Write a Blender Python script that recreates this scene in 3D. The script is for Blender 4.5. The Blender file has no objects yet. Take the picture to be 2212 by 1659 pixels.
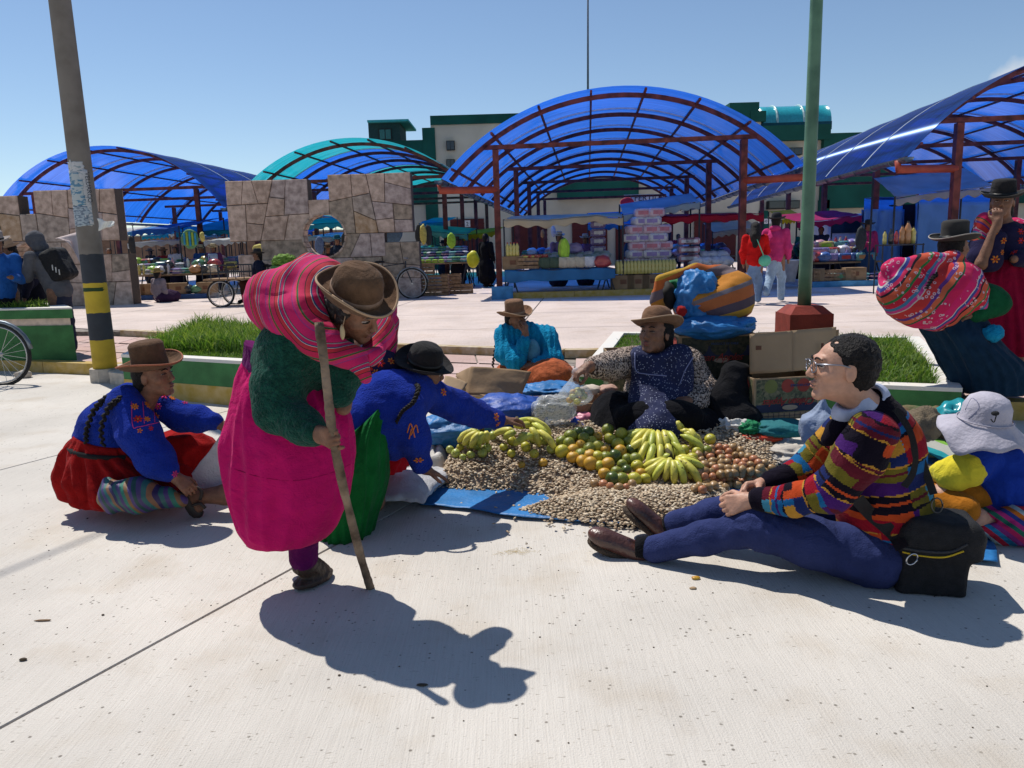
import bpy,math,random
import numpy as np
from math import sin,cos,pi,radians,atan2,sqrt
from mathutils import Vector,Matrix
random.seed(7)
RNG=np.random.default_rng(11)
SC=bpy.context.scene
COL=SC.collection

# ---------------------------------------------------------------- camera
FOC,CU,CV=1671.0,1106.0,829.5          # focal length and centre in a 2212 x 1659 frame
EYE,PITCH,ROLL=1.35,radians(10.0),0.029
_fw=np.array([0,cos(PITCH),-sin(PITCH)]); _u0=np.array([0,sin(PITCH),cos(PITCH)]); _r0=np.array([1.0,0,0])
_rt=_r0*cos(ROLL)-_u0*sin(ROLL); _up=_u0*cos(ROLL)+_r0*sin(ROLL)
cam_d=bpy.data.cameras.new('camera'); cam=bpy.data.objects.new('camera',cam_d); COL.objects.link(cam)
cam_d.sensor_width=36; cam_d.lens=36*FOC/2212.0; cam_d.clip_end=3000; cam_d.clip_start=0.05
cam.matrix_world=Matrix(((_rt[0],_up[0],-_fw[0],0),(_rt[1],_up[1],-_fw[1],0),(_rt[2],_up[2],-_fw[2],EYE),(0,0,0,1)))
SC.camera=cam

# ---------------------------------------------------------------- light
SUNV=Vector((-0.37,0.43,1.0)).normalized()
world=bpy.data.worlds.new('World'); SC.world=world; world.use_nodes=True
_nt=world.node_tree; _bg=_nt.nodes['Background']
_sky=_nt.nodes.new('ShaderNodeTexSky'); _sky.sky_type='NISHITA'; _sky.sun_disc=False
_sky.sun_elevation=math.asin(SUNV.z); _sky.sun_rotation=atan2(SUNV.x,SUNV.y)
_sky.altitude=2600; _sky.air_density=1.3; _sky.dust_density=0.5; _sky.ozone_density=2.4
_geo=_nt.nodes.new('ShaderNodeTexCoord'); _cn=_nt.nodes.new('ShaderNodeTexNoise'); _cn.inputs['Scale'].default_value=26; _cn.inputs['Detail'].default_value=7; _nt.links.new(_geo.outputs['Generated'],_cn.inputs['Vector'])
_last=_sky.outputs[0]
for _cx,_cy,_c0 in ((2195,178,.9994),):          # a small cloud
    _d=_fw+_rt*((_cx-1106.0)/1671.0)-_up*((_cy-829.5)/1671.0); _d=_d/np.linalg.norm(_d)
    _dp=_nt.nodes.new('ShaderNodeVectorMath'); _dp.operation='DOT_PRODUCT'; _nt.links.new(_geo.outputs['Generated'],_dp.inputs[0]); _dp.inputs[1].default_value=tuple(_d)
    _mr=_nt.nodes.new('ShaderNodeMapRange'); _mr.inputs[1].default_value=_c0; _mr.inputs[2].default_value=1.0; _mr.inputs[3].default_value=-.35; _mr.inputs[4].default_value=.45; _mr.clamp=True; _nt.links.new(_dp.outputs['Value'],_mr.inputs[0])
    _ad=_nt.nodes.new('ShaderNodeMath'); _ad.operation='ADD'; _nt.links.new(_mr.outputs[0],_ad.inputs[0]); _nt.links.new(_cn.outputs['Fac'],_ad.inputs[1])
    _m2=_nt.nodes.new('ShaderNodeMapRange'); _m2.inputs[1].default_value=.45; _m2.inputs[2].default_value=.9; _nt.links.new(_ad.outputs[0],_m2.inputs[0])
    _mx=_nt.nodes.new('ShaderNodeMixRGB'); _nt.links.new(_m2.outputs[0],_mx.inputs[0]); _nt.links.new(_last,_mx.inputs[1]); _mx.inputs[2].default_value=(6.5,6.8,7.2,1); _last=_mx.outputs[0]
_nt.links.new(_last,_bg.inputs[0]); _bg.inputs[1].default_value=0.112
sl=bpy.data.lights.new('sun','SUN'); sl.energy=5.0; sl.angle=radians(0.53); sl.color=(1.0,0.955,0.88)
so=bpy.data.objects.new('sun',sl); COL.objects.link(so); so.rotation_euler=SUNV.to_track_quat('Z','Y').to_euler(); so.location=(0,0,30)
SC.view_settings.view_transform='Standard'; SC.view_settings.look='None'; SC.view_settings.gamma=1
SC.view_settings.use_curve_mapping=False; SC.view_settings.exposure=-0.02
SC.cycles.max_bounces=6; SC.cycles.transparent_max_bounces=12

def P(u,v,y):
    """world point seen at (u, v) at world distance y"""
    d=_fw+_rt*((u-CU)/FOC)-_up*((v-CV)/FOC)
    return np.array([0,0,EYE])+d*(y/d[1])
def G(u,v,z=0.0):
    """world point seen at (u, v) on the level z"""
    d=_fw+_rt*((u-CU)/FOC)-_up*((v-CV)/FOC)
    return np.array([0,0,EYE])+d*((z-EYE)/d[2])
def V3(p): return np.array(p,float)
def nrm(v): v=np.array(v,float); return v/(np.linalg.norm(v)+1e-12)
def frame(up,fwd):
    """columns x (right), y (forward), z (up)"""
    z=nrm(up); f=np.array(fwd,float); f=nrm(f-z*(f @ z)); x=np.cross(f,z)
    return np.stack([x,f,z],1)

# ---------------------------------------------------------------- noise
def vnoise(p,seed=0):
    p=np.asarray(p,np.float64)+seed*17.31
    i=np.floor(p).astype(np.int64); f=p-i; f=f*f*(3-2*f)
    def h(a,b,c):
        n=(a*374761393+b*668265263+c*2147483647+seed*974711) & 0xffffffff
        n=((n ^ (n >> 13))*1274126177) & 0xffffffff
        n=((n ^ (n >> 16))*2246822519) & 0xffffffff
        return ((n ^ (n >> 15)) & 0xffff)/65535.0
    r=0
    for dx in (0,1):
        wx=f[...,0] if dx else 1-f[...,0]
        for dy in (0,1):
            wy=f[...,1] if dy else 1-f[...,1]
            for dz in (0,1):
                wz=f[...,2] if dz else 1-f[...,2]
                r=r+wx*wy*wz*h(i[...,0]+dx,i[...,1]+dy,i[...,2]+dz)
    return r*2-1
def fbm(p,seed=0,o=3):
    p=np.asarray(p,float); r=0; a=1.0; t=0
    for k in range(o): r=r+a*vnoise(p*(2 ** k),seed+k); t += a; a *= 0.5
    return r/t
def ridge(p,seed=0,o=2):
    p=np.asarray(p,float); r=0; a=1.0; t=0
    for k in range(o): r=r+a*(1-2*np.abs(vnoise(p*(2 ** k),seed+k))); t += a; a *= 0.5
    return r/t

# ---------------------------------------------------------------- materials
_M={}
def mat(name,col,rough=0.8,var=0.12,nscale=8.0,bump=0.0,bscale=60.0,metal=0.0,spec=0.3,col2=None,mix=0.5,trans=0.0,sheen=0.0,thresh=(0.35,0.65),alpha=1.0,subsurf=0.0,coord='Object',coat=0.0):
    if name in _M: return _M[name]
    m=bpy.data.materials.new(name); m.use_nodes=True; nt=m.node_tree; N=nt.nodes; L=nt.links
    b=N['Principled BSDF']; b.inputs['Roughness'].default_value=rough; b.inputs['Metallic'].default_value=metal
    b.inputs['Specular IOR Level'].default_value=spec
    if trans: b.inputs['Transmission Weight'].default_value=trans
    if sheen: b.inputs['Sheen Weight'].default_value=sheen*.12; b.inputs['Sheen Roughness'].default_value=0.4
    if alpha < 1: b.inputs['Alpha'].default_value=alpha
    if subsurf: b.inputs['Subsurface Weight'].default_value=subsurf; b.inputs['Subsurface Radius'].default_value=(0.01,0.004,0.002); b.inputs['Subsurface Scale'].default_value=1
    if coat: b.inputs['Coat Weight'].default_value=coat
    tc=N.new('ShaderNodeTexCoord'); no=N.new('ShaderNodeTexNoise'); no.inputs['Scale'].default_value=nscale; no.inputs['Detail'].default_value=6
    L.new(tc.outputs[coord],no.inputs['Vector'])
    cr=N.new('ShaderNodeValToRGB'); e=cr.color_ramp.elements
    c=np.array(col,float); c2=np.array(col2,float) if col2 is not None else c
    lo=c*(1-var); hi=np.minimum(c2*(1+var),1)
    e[0].position=thresh[0]; e[0].color=(*lo,1); e[1].position=thresh[1]; e[1].color=(*hi,1)
    L.new(no.outputs['Fac'],cr.inputs[0]); L.new(cr.outputs[0],b.inputs['Base Color'])
    if bump:
        n2=N.new('ShaderNodeTexNoise'); n2.inputs['Scale'].default_value=bscale; n2.inputs['Detail'].default_value=4
        L.new(tc.outputs[coord],n2.inputs['Vector']); bp=N.new('ShaderNodeBump'); bp.inputs['Strength'].default_value=bump; bp.inputs['Distance'].default_value=0.02
        L.new(n2.outputs['Fac'],bp.inputs['Height']); L.new(bp.outputs[0],b.inputs['Normal'])
        if sheen:                                  # soft creases
            n3=N.new('ShaderNodeTexNoise'); n3.inputs['Scale'].default_value=11; n3.inputs['Detail'].default_value=5; n3.inputs['Distortion'].default_value=1.2
            L.new(tc.outputs[coord],n3.inputs['Vector']); b3=N.new('ShaderNodeBump'); b3.inputs['Strength'].default_value=.55; b3.inputs['Distance'].default_value=0.03
            L.new(n3.outputs['Fac'],b3.inputs['Height']); L.new(b3.outputs[0],bp.inputs['Normal'])
    _M[name]=m; return m
def ramp_mat(name,cols,attr='sc',rough=0.9,jitter=0.0,bump=0.35,bscale=220,spec=0.15,sheen=0.3,widths=None,smooth=False,overlay=None,wave=None):
    """colour bands read along the float attribute sc (period 1)"""
    if name in _M: return _M[name]
    m=bpy.data.materials.new(name); m.use_nodes=True; nt=m.node_tree; N=nt.nodes; L=nt.links; b=N['Principled BSDF']
    b.inputs['Roughness'].default_value=rough; b.inputs['Specular IOR Level'].default_value=spec; b.inputs['Sheen Weight'].default_value=sheen*.12
    at=N.new('ShaderNodeAttribute'); at.attribute_name=attr
    fr=N.new('ShaderNodeMath'); fr.operation='FRACT'; L.new(at.outputs['Fac'],fr.inputs[0])
    cr=N.new('ShaderNodeValToRGB'); cr.color_ramp.interpolation='LINEAR' if smooth else 'CONSTANT'
    n=len(cols); w=widths or [1]*n; tot=float(sum(w)); pos=0
    e=cr.color_ramp.elements
    while len(e) < n: e.new(0.5)
    for i in range(n): e[i].position=pos/tot; pos += w[i]
    for i in range(n): e[i].color=(*cols[i],1)
    L.new(fr.outputs[0],cr.inputs[0])
    tc=N.new('ShaderNodeTexCoord'); no=N.new('ShaderNodeTexNoise'); no.inputs['Scale'].default_value=bscale; no.inputs['Detail'].default_value=2; L.new(tc.outputs['Object'],no.inputs['Vector'])
    hs=N.new('ShaderNodeMixRGB'); hs.blend_type='MULTIPLY'; hs.inputs[0].default_value=0.35
    L.new(cr.outputs[0],hs.inputs[1]); L.new(no.outputs['Fac'],hs.inputs[2]); last=hs
    if overlay:                                    # woven or embroidered motifs: (colour, scale, low, high)
        oc,osc,lo,hi=overlay
        vo=N.new('ShaderNodeTexVoronoi'); vo.inputs['Scale'].default_value=osc; L.new(tc.outputs['Object'],vo.inputs['Vector'])
        c1=N.new('ShaderNodeMath'); c1.operation='LESS_THAN'; c1.inputs[1].default_value=hi; L.new(vo.outputs['Distance'],c1.inputs[0])
        c2=N.new('ShaderNodeMath'); c2.operation='GREATER_THAN'; c2.inputs[1].default_value=lo; L.new(vo.outputs['Distance'],c2.inputs[0])
        mu=N.new('ShaderNodeMath'); mu.operation='MULTIPLY'; L.new(c1.outputs[0],mu.inputs[0]); L.new(c2.outputs[0],mu.inputs[1])
        n3=N.new('ShaderNodeTexNoise'); n3.inputs['Scale'].default_value=osc*0.28; L.new(tc.outputs['Object'],n3.inputs['Vector'])
        c3=N.new('ShaderNodeMath'); c3.operation='GREATER_THAN'; c3.inputs[1].default_value=0.52; L.new(n3.outputs['Fac'],c3.inputs[0])
        mu2=N.new('ShaderNodeMath'); mu2.operation='MULTIPLY'; L.new(mu.outputs[0],mu2.inputs[0]); L.new(c3.outputs[0],mu2.inputs[1])
        mx=N.new('ShaderNodeMixRGB'); mx.inputs[2].default_value=(*oc,1); L.new(mu2.outputs[0],mx.inputs[0]); L.new(last.outputs[0],mx.inputs[1]); last=mx
    L.new(last.outputs[0],b.inputs['Base Color'])
    bp=N.new('ShaderNodeBump'); bp.inputs['Strength'].default_value=bump; bp.inputs['Distance'].default_value=0.004
    L.new(no.outputs['Fac'],bp.inputs['Height']); L.new(bp.outputs[0],b.inputs['Normal'])
    _M[name]=m; return m
def cloth(name,col,var=0.25,bump=0.3,sheen=0.4,nscale=14,bscale=140,rough=0.95):
    var *= .5
    return mat(name,col,rough=rough,var=var,nscale=nscale,bump=bump,bscale=bscale,spec=0.04,sheen=sheen)

# ---------------------------------------------------------------- objects
def thing(name,label,cat,loc=(0,0,0),group=None):
    o=bpy.data.objects.new(name,None); COL.objects.link(o); o.location=Vector(loc); o.empty_display_size=0.1
    o['label']=label; o['category']=cat
    if group: o['group']=group
    return o
def tag(o,label,cat,group=None):
    o['label']=label; o['category']=cat
    if group: o['group']=group
    return o
def struct(o): o['kind']='structure'; return o
def world_loc(o):
    l=Vector(o.location)
    while o.parent: o=o.parent; l=l+Vector(o.location)
    return l
def mesh(name,verts,faces,m,parent=None,smooth=True,mi=None,attrs=None,loc=None):
    """verts in world coordinates; linked as one object under parent"""
    V=np.asarray(verts,float).reshape(-1,3)
    base=np.array(world_loc(parent)) if parent else (np.array(loc,float) if loc is not None else np.zeros(3))
    me=bpy.data.meshes.new(name)
    if isinstance(faces,np.ndarray) and faces.ndim == 2:
        n,k=faces.shape; V2=(V-base).astype(np.float32)
        me.vertices.add(len(V)); me.vertices.foreach_set('co',V2.ravel())
        me.loops.add(n*k); me.loops.foreach_set('vertex_index',faces.astype(np.int32).ravel())
        me.polygons.add(n); me.polygons.foreach_set('loop_start',(np.arange(n)*k).astype(np.int32))
        me.update(calc_edges=True)
    else:
        me.from_pydata((V-base).tolist(),[],[list(map(int,f)) for f in faces])
    for x in (m if isinstance(m,(list,tuple)) else [m]): me.materials.append(x)
    if mi is not None: me.polygons.foreach_set('material_index',np.asarray(mi,np.int32))
    me.polygons.foreach_set('use_smooth',np.full(len(me.polygons),bool(smooth)))
    if attrs:
        for k,a in attrs.items():
            at=me.attributes.new(k,'FLOAT','POINT'); at.data.foreach_set('value',np.asarray(a,np.float32))
    me.update()
    o=bpy.data.objects.new(name,me); COL.objects.link(o)
    if parent: o.parent=parent
    elif loc is not None: o.location=Vector(loc)
    return o
def copy_tree(o,parent=None,loc=None,rz=None,label=None):
    c=o.copy(); COL.objects.link(c)
    if parent: c.parent=parent
    if loc is not None: c.location=Vector(loc)
    if rz is not None: c.rotation_euler=(o.rotation_euler.x,o.rotation_euler.y,rz)
    if label: c['label']=label
    for ch in list(o.children): copy_tree(ch,c)
    return c
class MB:
    """collects simple shapes into one mesh"""
    def __init__(s): s.v=[]; s.f=[]; s.m=[]; s.n=0
    def add(s,v,f,mi=0):
        v=np.asarray(v,float); s.v.append(v)
        for q in f: s.f.append([int(i)+s.n for i in q]); s.m.append(mi)
        s.n += len(v); return s
    def box(s,c,h,R=None,mi=0,taper=1.0,bev=0.0):
        c=V3(c); h=V3(h); R=np.eye(3) if R is None else R
        if bev <= 0:
            v=[(x*(taper if z > 0 else 1),y*(taper if z > 0 else 1),z) for z in (-1,1) for y in (-1,1) for x in (-1,1)]
            v=np.array(v)*h @ R.T+c
            return s.add(v,[(0,2,3,1),(4,5,7,6),(0,1,5,4),(2,6,7,3),(0,4,6,2),(1,3,7,5)],mi)
        b=min(bev,h[0]*.49,h[1]*.49,h[2]*.49)
        prof=[(-h[2],b),(-h[2]+b,0),(h[2]-b,0),(h[2],b)]; V=[]
        for z,ins in prof:
            X,Y=h[0]-ins,h[1]-ins; k=b*.6
            V += [(X-k,-Y,z),(X,-Y+k,z),(X,Y-k,z),(X-k,Y,z),(-X+k,Y,z),(-X,Y-k,z),(-X,-Y+k,z),(-X+k,-Y,z)]
        V=np.array(V) @ R.T+c; F=[tuple(range(7,-1,-1)),tuple(range(24,32))]
        for r in range(3):
            for i in range(8): j=(i+1) % 8; F.append((r*8+i,r*8+j,r*8+8+j,r*8+8+i))
        return s.add(V,F,mi)
    def bar(s,a,b,w,d=None,mi=0,up=(0,0,1)):
        a=V3(a); b=V3(b); d=d or w; t=nrm(b-a); u=V3(up)
        if abs(t @ u) > .95: u=V3((0,1,0))
        x=nrm(np.cross(t,u)); z=np.cross(x,t); R=np.stack([x,t,z],1)
        return s.box((a+b)/2,(w/2,np.linalg.norm(b-a)/2,d/2),R,mi)
    def tube(s,pts,r,n=8,mi=0,cap=True,flat=1.0):
        v,f=tube_geo(pts,r,n,cap,flat); return s.add(v,f,mi)
    def prism(s,poly,z0,z1,mi=0,R=None,o=None,inset=0.0):
        """2-D polygon extruded from z0 to z1; optional frame R, origin o"""
        p=np.array(poly,float); n=len(p); c=p.mean(0)
        bt=np.column_stack([p,np.full(n,z0)]); 
        if inset > 0:
            d=c-p; l=np.linalg.norm(d,axis=1,keepdims=True)+1e-9; q=p+d/l*inset
            zm=z1-inset*np.sign(z1-z0); md=np.column_stack([p,np.full(n,zm)]); tp=np.column_stack([q,np.full(n,z1)]); V=np.vstack([bt,md,tp]); lv=3
        else: V=np.vstack([bt,np.column_stack([p,np.full(n,z1)])]); lv=2
        F=[tuple(range(n-1,-1,-1)),tuple(range((lv-1)*n,lv*n))]
        for k in range(lv-1):
            for i in range(n): j=(i+1) % n; F.append((k*n+i,k*n+j,(k+1)*n+j,(k+1)*n+i))
        if R is not None: V=V @ R.T
        if o is not None: V=V+V3(o)
        return s.add(V,F,mi)
    def build(s,name,m,parent=None,smooth=False,loc=None):
        if isinstance(m,(list,tuple)) and len(m) > 1: return mesh(name,np.vstack(s.v),s.f,m,parent,smooth,mi=s.m,loc=loc)
        return mesh(name,np.vstack(s.v),s.f,m,parent,smooth,loc=loc)
def catmull(pts,n):
    p=np.array(pts,float); q=np.vstack([2*p[0]-p[1],p,2*p[-1]-p[-2]]); out=[]
    segs=len(p)-1
    for t in np.linspace(0,segs,n):
        i=min(int(t),segs-1); u=t-i; a,b,c,d=q[i],q[i+1],q[i+2],q[i+3]
        out.append(.5*((2*b)+(-a+c)*u+(2*a-5*b+4*c-d)*u*u+(-a+3*b-3*c+d)*u ** 3))
    return np.array(out)
def tube_geo(pts,r,n=8,cap=True,flat=1.0):
    p=np.array(pts,float); m=len(p); r=np.broadcast_to(np.array(r,float),(m,))
    t=np.gradient(p,axis=0); t /= np.linalg.norm(t,axis=1,keepdims=True)+1e-12
    u=V3((0,0,1)) if abs(t[0][2]) < .9 else V3((1,0,0)); x=nrm(np.cross(t[0],u)); V=[]
    for i in range(m):
        x=nrm(x-t[i]*(x @ t[i])); y=np.cross(t[i],x)
        a=np.arange(n)*2*pi/n; V.append(p[i]+r[i]*(np.outer(np.cos(a),x)+np.outer(np.sin(a),y)*flat))
    V=np.vstack(V); F=[]
    for i in range(m-1):
        for j in range(n): k=(j+1) % n; F.append((i*n+j,i*n+k,(i+1)*n+k,(i+1)*n+j))
    if cap: F.append(tuple(range(n-1,-1,-1))); F.append(tuple(range((m-1)*n,m*n)))
    return V,F
def tube(name,pts,r,m,parent=None,n=8,smooth=True,sub=0,flat=1.0,loc=None):
    if sub: 
        rr=np.interp(np.linspace(0,1,sub),np.linspace(0,1,len(pts)),np.broadcast_to(np.array(r,float),(len(pts),))); pts=catmull(pts,sub); r=rr
    v,f=tube_geo(pts,r,n,True,flat); return mesh(name,v,f,m,parent,smooth,loc=loc)
def grid(name,nu,nv,fn,m,parent=None,thick=0.004,smooth=True,attrs=None,loc=None):
    """sheet from fn(s, t) with s, t in 0..1 (arrays)"""
    S,T=np.meshgrid(np.linspace(0,1,nu),np.linspace(0,1,nv),indexing='ij')
    V=fn(S.ravel(),T.ravel()); i=np.arange(nu*nv).reshape(nu,nv)
    F=np.stack([i[:-1,:-1],i[1:,:-1],i[1:,1:],i[:-1,1:]],-1).reshape(-1,4)
    at={k: f(S.ravel(),T.ravel(),V) for k,f in attrs.items()} if attrs else None
    o=mesh(name,V,F,m,parent,smooth,attrs=at,loc=loc)
    if thick: md=o.modifiers.new('thickness','SOLIDIFY'); md.thickness=thick; md.offset=0
    return o
def loft(rings,ns=64,cap=True):
    """rings: list of arrays (ns,3)"""
    m=len(rings); V=np.vstack(rings); F=[]
    for i in range(m-1):
        for j in range(ns): k=(j+1) % ns; F.append((i*ns+j,i*ns+k,(i+1)*ns+k,(i+1)*ns+j))
    if cap: F.append(tuple(range(ns-1,-1,-1))); F.append(tuple(range((m-1)*ns,m*ns)))
    return V,F

# ---------------------------------------------------------------- implicit surfaces (bodies and clothes)
class SDF:
    rs=1.0
    def __init__(s,h=0.006): s.h=h; s.ops=[]
    def cap(s,a,b,ra,rb=None,k=0.02,sub=False):
        a=V3(a); b=V3(b); rb=(ra if rb is None else rb)*SDF.rs; ra=ra*SDF.rs; r=max(ra,rb)
        s.ops.append(('c',a,b,ra,rb,k,sub,np.minimum(a,b)-r,np.maximum(a,b)+r)); return s
    def chain(s,pts,rs,k=0.02):
        for i in range(len(pts)-1): s.cap(pts[i],pts[i+1],rs[i],rs[i+1],k)
        return s
    def ell(s,c,r,R=None,k=0.02,sub=False):
        c=V3(c); r=V3(r)*SDF.rs; R=np.eye(3) if R is None else R; e=np.sqrt(((R*r) ** 2).sum(1))
        s.ops.append(('e',c,r,R,None,k,sub,c-e,c+e)); return s
    def box(s,c,h,R=None,rad=0.01,k=0.02,sub=False):
        c=V3(c); h=V3(h)*SDF.rs; rad=rad*SDF.rs; R=np.eye(3) if R is None else R; e=(np.abs(R)*(h+rad)).sum(1)
        s.ops.append(('b',c,h,R,rad,k,sub,c-e,c+e)); return s
    def build(s,name,m,parent=None,disp=None,attrs=None,smooth=True,mi=None,zmin=None,loc=None):
        h=s.h; lo=np.min([o[7] for o in s.ops if not o[6]],0)-3*h; hi=np.max([o[8] for o in s.ops if not o[6]],0)+3*h
        if zmin is not None: lo[2]=zmin-2*h
        n=np.ceil((hi-lo)/h).astype(int)+1; f=np.full(n,1.0,np.float32)
        for kind,A,B,C,D,k,sub,l,u in s.ops:
            m_=k+2.5*h; i0=np.clip(np.floor((l-m_-lo)/h).astype(int),0,n-1); i1=np.clip(np.ceil((u+m_-lo)/h).astype(int)+1,1,n)
            if (i1 <= i0).any(): continue
            X=(lo[0]+h*np.arange(i0[0],i1[0]))[:,None,None]; Y=(lo[1]+h*np.arange(i0[1],i1[1]))[None,:,None]; Z=(lo[2]+h*np.arange(i0[2],i1[2]))[None,None,:]
            if kind == 'c':
                ab=B-A; L2=max(ab @ ab,1e-9); t=np.clip(((X-A[0])*ab[0]+(Y-A[1])*ab[1]+(Z-A[2])*ab[2])/L2,0,1)
                d=np.sqrt((X-A[0]-t*ab[0]) ** 2+(Y-A[1]-t*ab[1]) ** 2+(Z-A[2]-t*ab[2]) ** 2)-(C+(D-C)*t)
            else:
                q=[(X-A[0])*C[0,j]+(Y-A[1])*C[1,j]+(Z-A[2])*C[2,j] for j in range(3)]
                if kind == 'e':
                    k0=np.sqrt(sum((q[j]/B[j]) ** 2 for j in range(3))); k1=np.sqrt(sum((q[j]/B[j] ** 2) ** 2 for j in range(3)))+1e-9; d=k0*(k0-1)/k1
                else:
                    w=[np.abs(q[j])-B[j] for j in range(3)]; d=np.sqrt(sum(np.maximum(x,0) ** 2 for x in w))+np.minimum(np.maximum(w[0],np.maximum(w[1],w[2])),0)-D
            sl_=(slice(i0[0],i1[0]),slice(i0[1],i1[1]),slice(i0[2],i1[2])); g=f[sl_]
            if sub:
                d=-d; hh=np.maximum(k-np.abs(g-d),0)/max(k,1e-6); f[sl_]=np.maximum(g,d)+hh*hh*k*.25
            else:
                hh=np.maximum(k-np.abs(g-d),0)/max(k,1e-6); f[sl_]=np.minimum(g,d)-hh*hh*k*.25
        if zmin is not None:
            Z=lo[2]+h*np.arange(n[2]); f=np.maximum(f,(zmin-Z)[None,None,:].astype(np.float32))
        f[0]=f[-1]=1; f[:,0]=f[:,-1]=1; f[:,:,0]=f[:,:,-1]=1
        V,F=nets(f,lo,h)
        if disp is not None:
            no=normals(V,F); V=V+no*disp(V,no)[:,None]
        at={k_: a(V) for k_,a in attrs.items()} if attrs else None
        mi_=mi(V[F].mean(1)) if mi else None
        return mesh(name,V,F,m,parent,smooth,mi=mi_,attrs=at,loc=loc)
def normals(V,F):
    n=np.cross(V[F[:,2]]-V[F[:,0]],V[F[:,3]]-V[F[:,1]]); o=np.zeros_like(V)
    for k in range(4): np.add.at(o,F[:,k],n)
    return o/(np.linalg.norm(o,axis=1,keepdims=True)+1e-12)
def nets(f,lo,h):
    s=f < 0; nx,ny,nz=f.shape
    c=np.zeros((nx-1,ny-1,nz-1),np.int8)
    for a in (0,1):
        for b in (0,1):
            for d in (0,1): c += s[a:nx-1+a,b:ny-1+b,d:nz-1+d]
    mk=(c > 0) & (c < 8); cells=np.argwhere(mk); idx=np.full(mk.shape,-1,np.int64); idx[mk]=np.arange(len(cells))
    off=np.array([(a,b,d) for a in (0,1) for b in (0,1) for d in (0,1)])
    cv=np.stack([f[cells[:,0]+o[0],cells[:,1]+o[1],cells[:,2]+o[2]] for o in off],1)
    acc=np.zeros((len(cells),3)); cnt=np.zeros(len(cells))
    for i in range(8):
        for j in range(i+1,8):
            if np.abs(off[i]-off[j]).sum() != 1: continue
            a,b=cv[:,i],cv[:,j]; x=(a < 0) != (b < 0); t=np.where(x,a/(a-b+1e-12),0)
            acc += np.where(x[:,None],off[i]+t[:,None]*(off[j]-off[i]),0); cnt += x
    V=lo+h*(cells+acc/cnt[:,None]); Fs=[]
    for ax in range(3):
        o1,o2=[(1,2),(2,0),(0,1)][ax]
        sl0=[slice(1,-1)]*3; sl1=[slice(1,-1)]*3; sl0[ax]=slice(0,-1); sl1[ax]=slice(1,None)
        e=s[tuple(sl0)] != s[tuple(sl1)]; q=np.argwhere(e); q=q+1; q[:,ax] -= 1
        ins=s[q[:,0],q[:,1],q[:,2]]
        d1=np.zeros(3,int); d1[o1]=1; d2=np.zeros(3,int); d2[o2]=1
        g=lambda w: idx[w[:,0],w[:,1],w[:,2]]
        quad=np.stack([g(q-d1-d2),g(q-d2),g(q),g(q-d1)],1)
        quad=np.where(ins[:,None],quad,quad[:,::-1]); Fs.append(quad)
    F=np.vstack(Fs); F=F[(F >= 0).all(1)]
    return V,F
def ico(sub=3):
    import bmesh
    b=bmesh.new(); bmesh.ops.create_icosphere(b,subdivisions=sub,radius=1); V=np.array([v.co[:] for v in b.verts]); F=np.array([[v.index for v in f.verts] for f in b.faces]); b.free(); return V,F
_ICO={k: ico(k) for k in (1,2,3,4,5)}
def lump(name,c,r,m,parent=None,amp=0.12,freq=3.0,seed=0,sub=4,R=None,zmin=None,flat=None,attrs=None,loc=None,pinch=None,sharp=True):
    """crumpled soft volume (bag, bundle, heap of cloth)"""
    V,F=_ICO[sub]; c=V3(c); r=V3(r)
    nz=ridge(V*freq,seed,3) if sharp else fbm(V*freq,seed,3)
    W=V*(1+amp*nz[:,None])*r
    if pinch is not None:                          # gathered neck at the top
        t=np.clip((V[:,2]-pinch)/(1-pinch),0,1); W[:,:2] *= (1-.8*t ** .7)[:,None]; W[:,2] += t ** 3*r[2]*.35
    if R is not None: W=W @ R.T
    W=W+c
    if zmin is not None: W[:,2]=np.where(W[:,2] < zmin,zmin+(W[:,2]-zmin)*.02,W[:,2])
    at={k_: a(W) for k_,a in attrs.items()} if attrs else None
    return mesh(name,W,F,m,parent,True,attrs=at,loc=loc)
def clip_poly(poly,a,b,c):
    """keep the part of a convex polygon where a*x + b*y <= c"""
    out=[]; n=len(poly)
    for i in range(n):
        p,q=poly[i],poly[(i+1) % n]; dp=a*p[0]+b*p[1]-c; dq=a*q[0]+b*q[1]-c
        if dp <= 0: out.append(p)
        if dp*dq < 0: t=dp/(dp-dq); out.append((p[0]+t*(q[0]-p[0]),p[1]+t*(q[1]-p[1])))
    return out
def clip_to(poly,region):
    """clip convex poly to a convex counter-clockwise region"""
    for i in range(len(region)):
        (x0,y0),(x1,y1)=region[i],region[(i+1) % len(region)]
        a,b=(y1-y0),-(x1-x0); poly=clip_poly(poly,a,b,a*x0+b*y0)
        if len(poly) < 3: return []
    return poly
def area(p):
    p=np.array(p); x,y=p[:,0],p[:,1]; return .5*abs(np.dot(x,np.roll(y,-1))-np.dot(y,np.roll(x,-1)))
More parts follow.
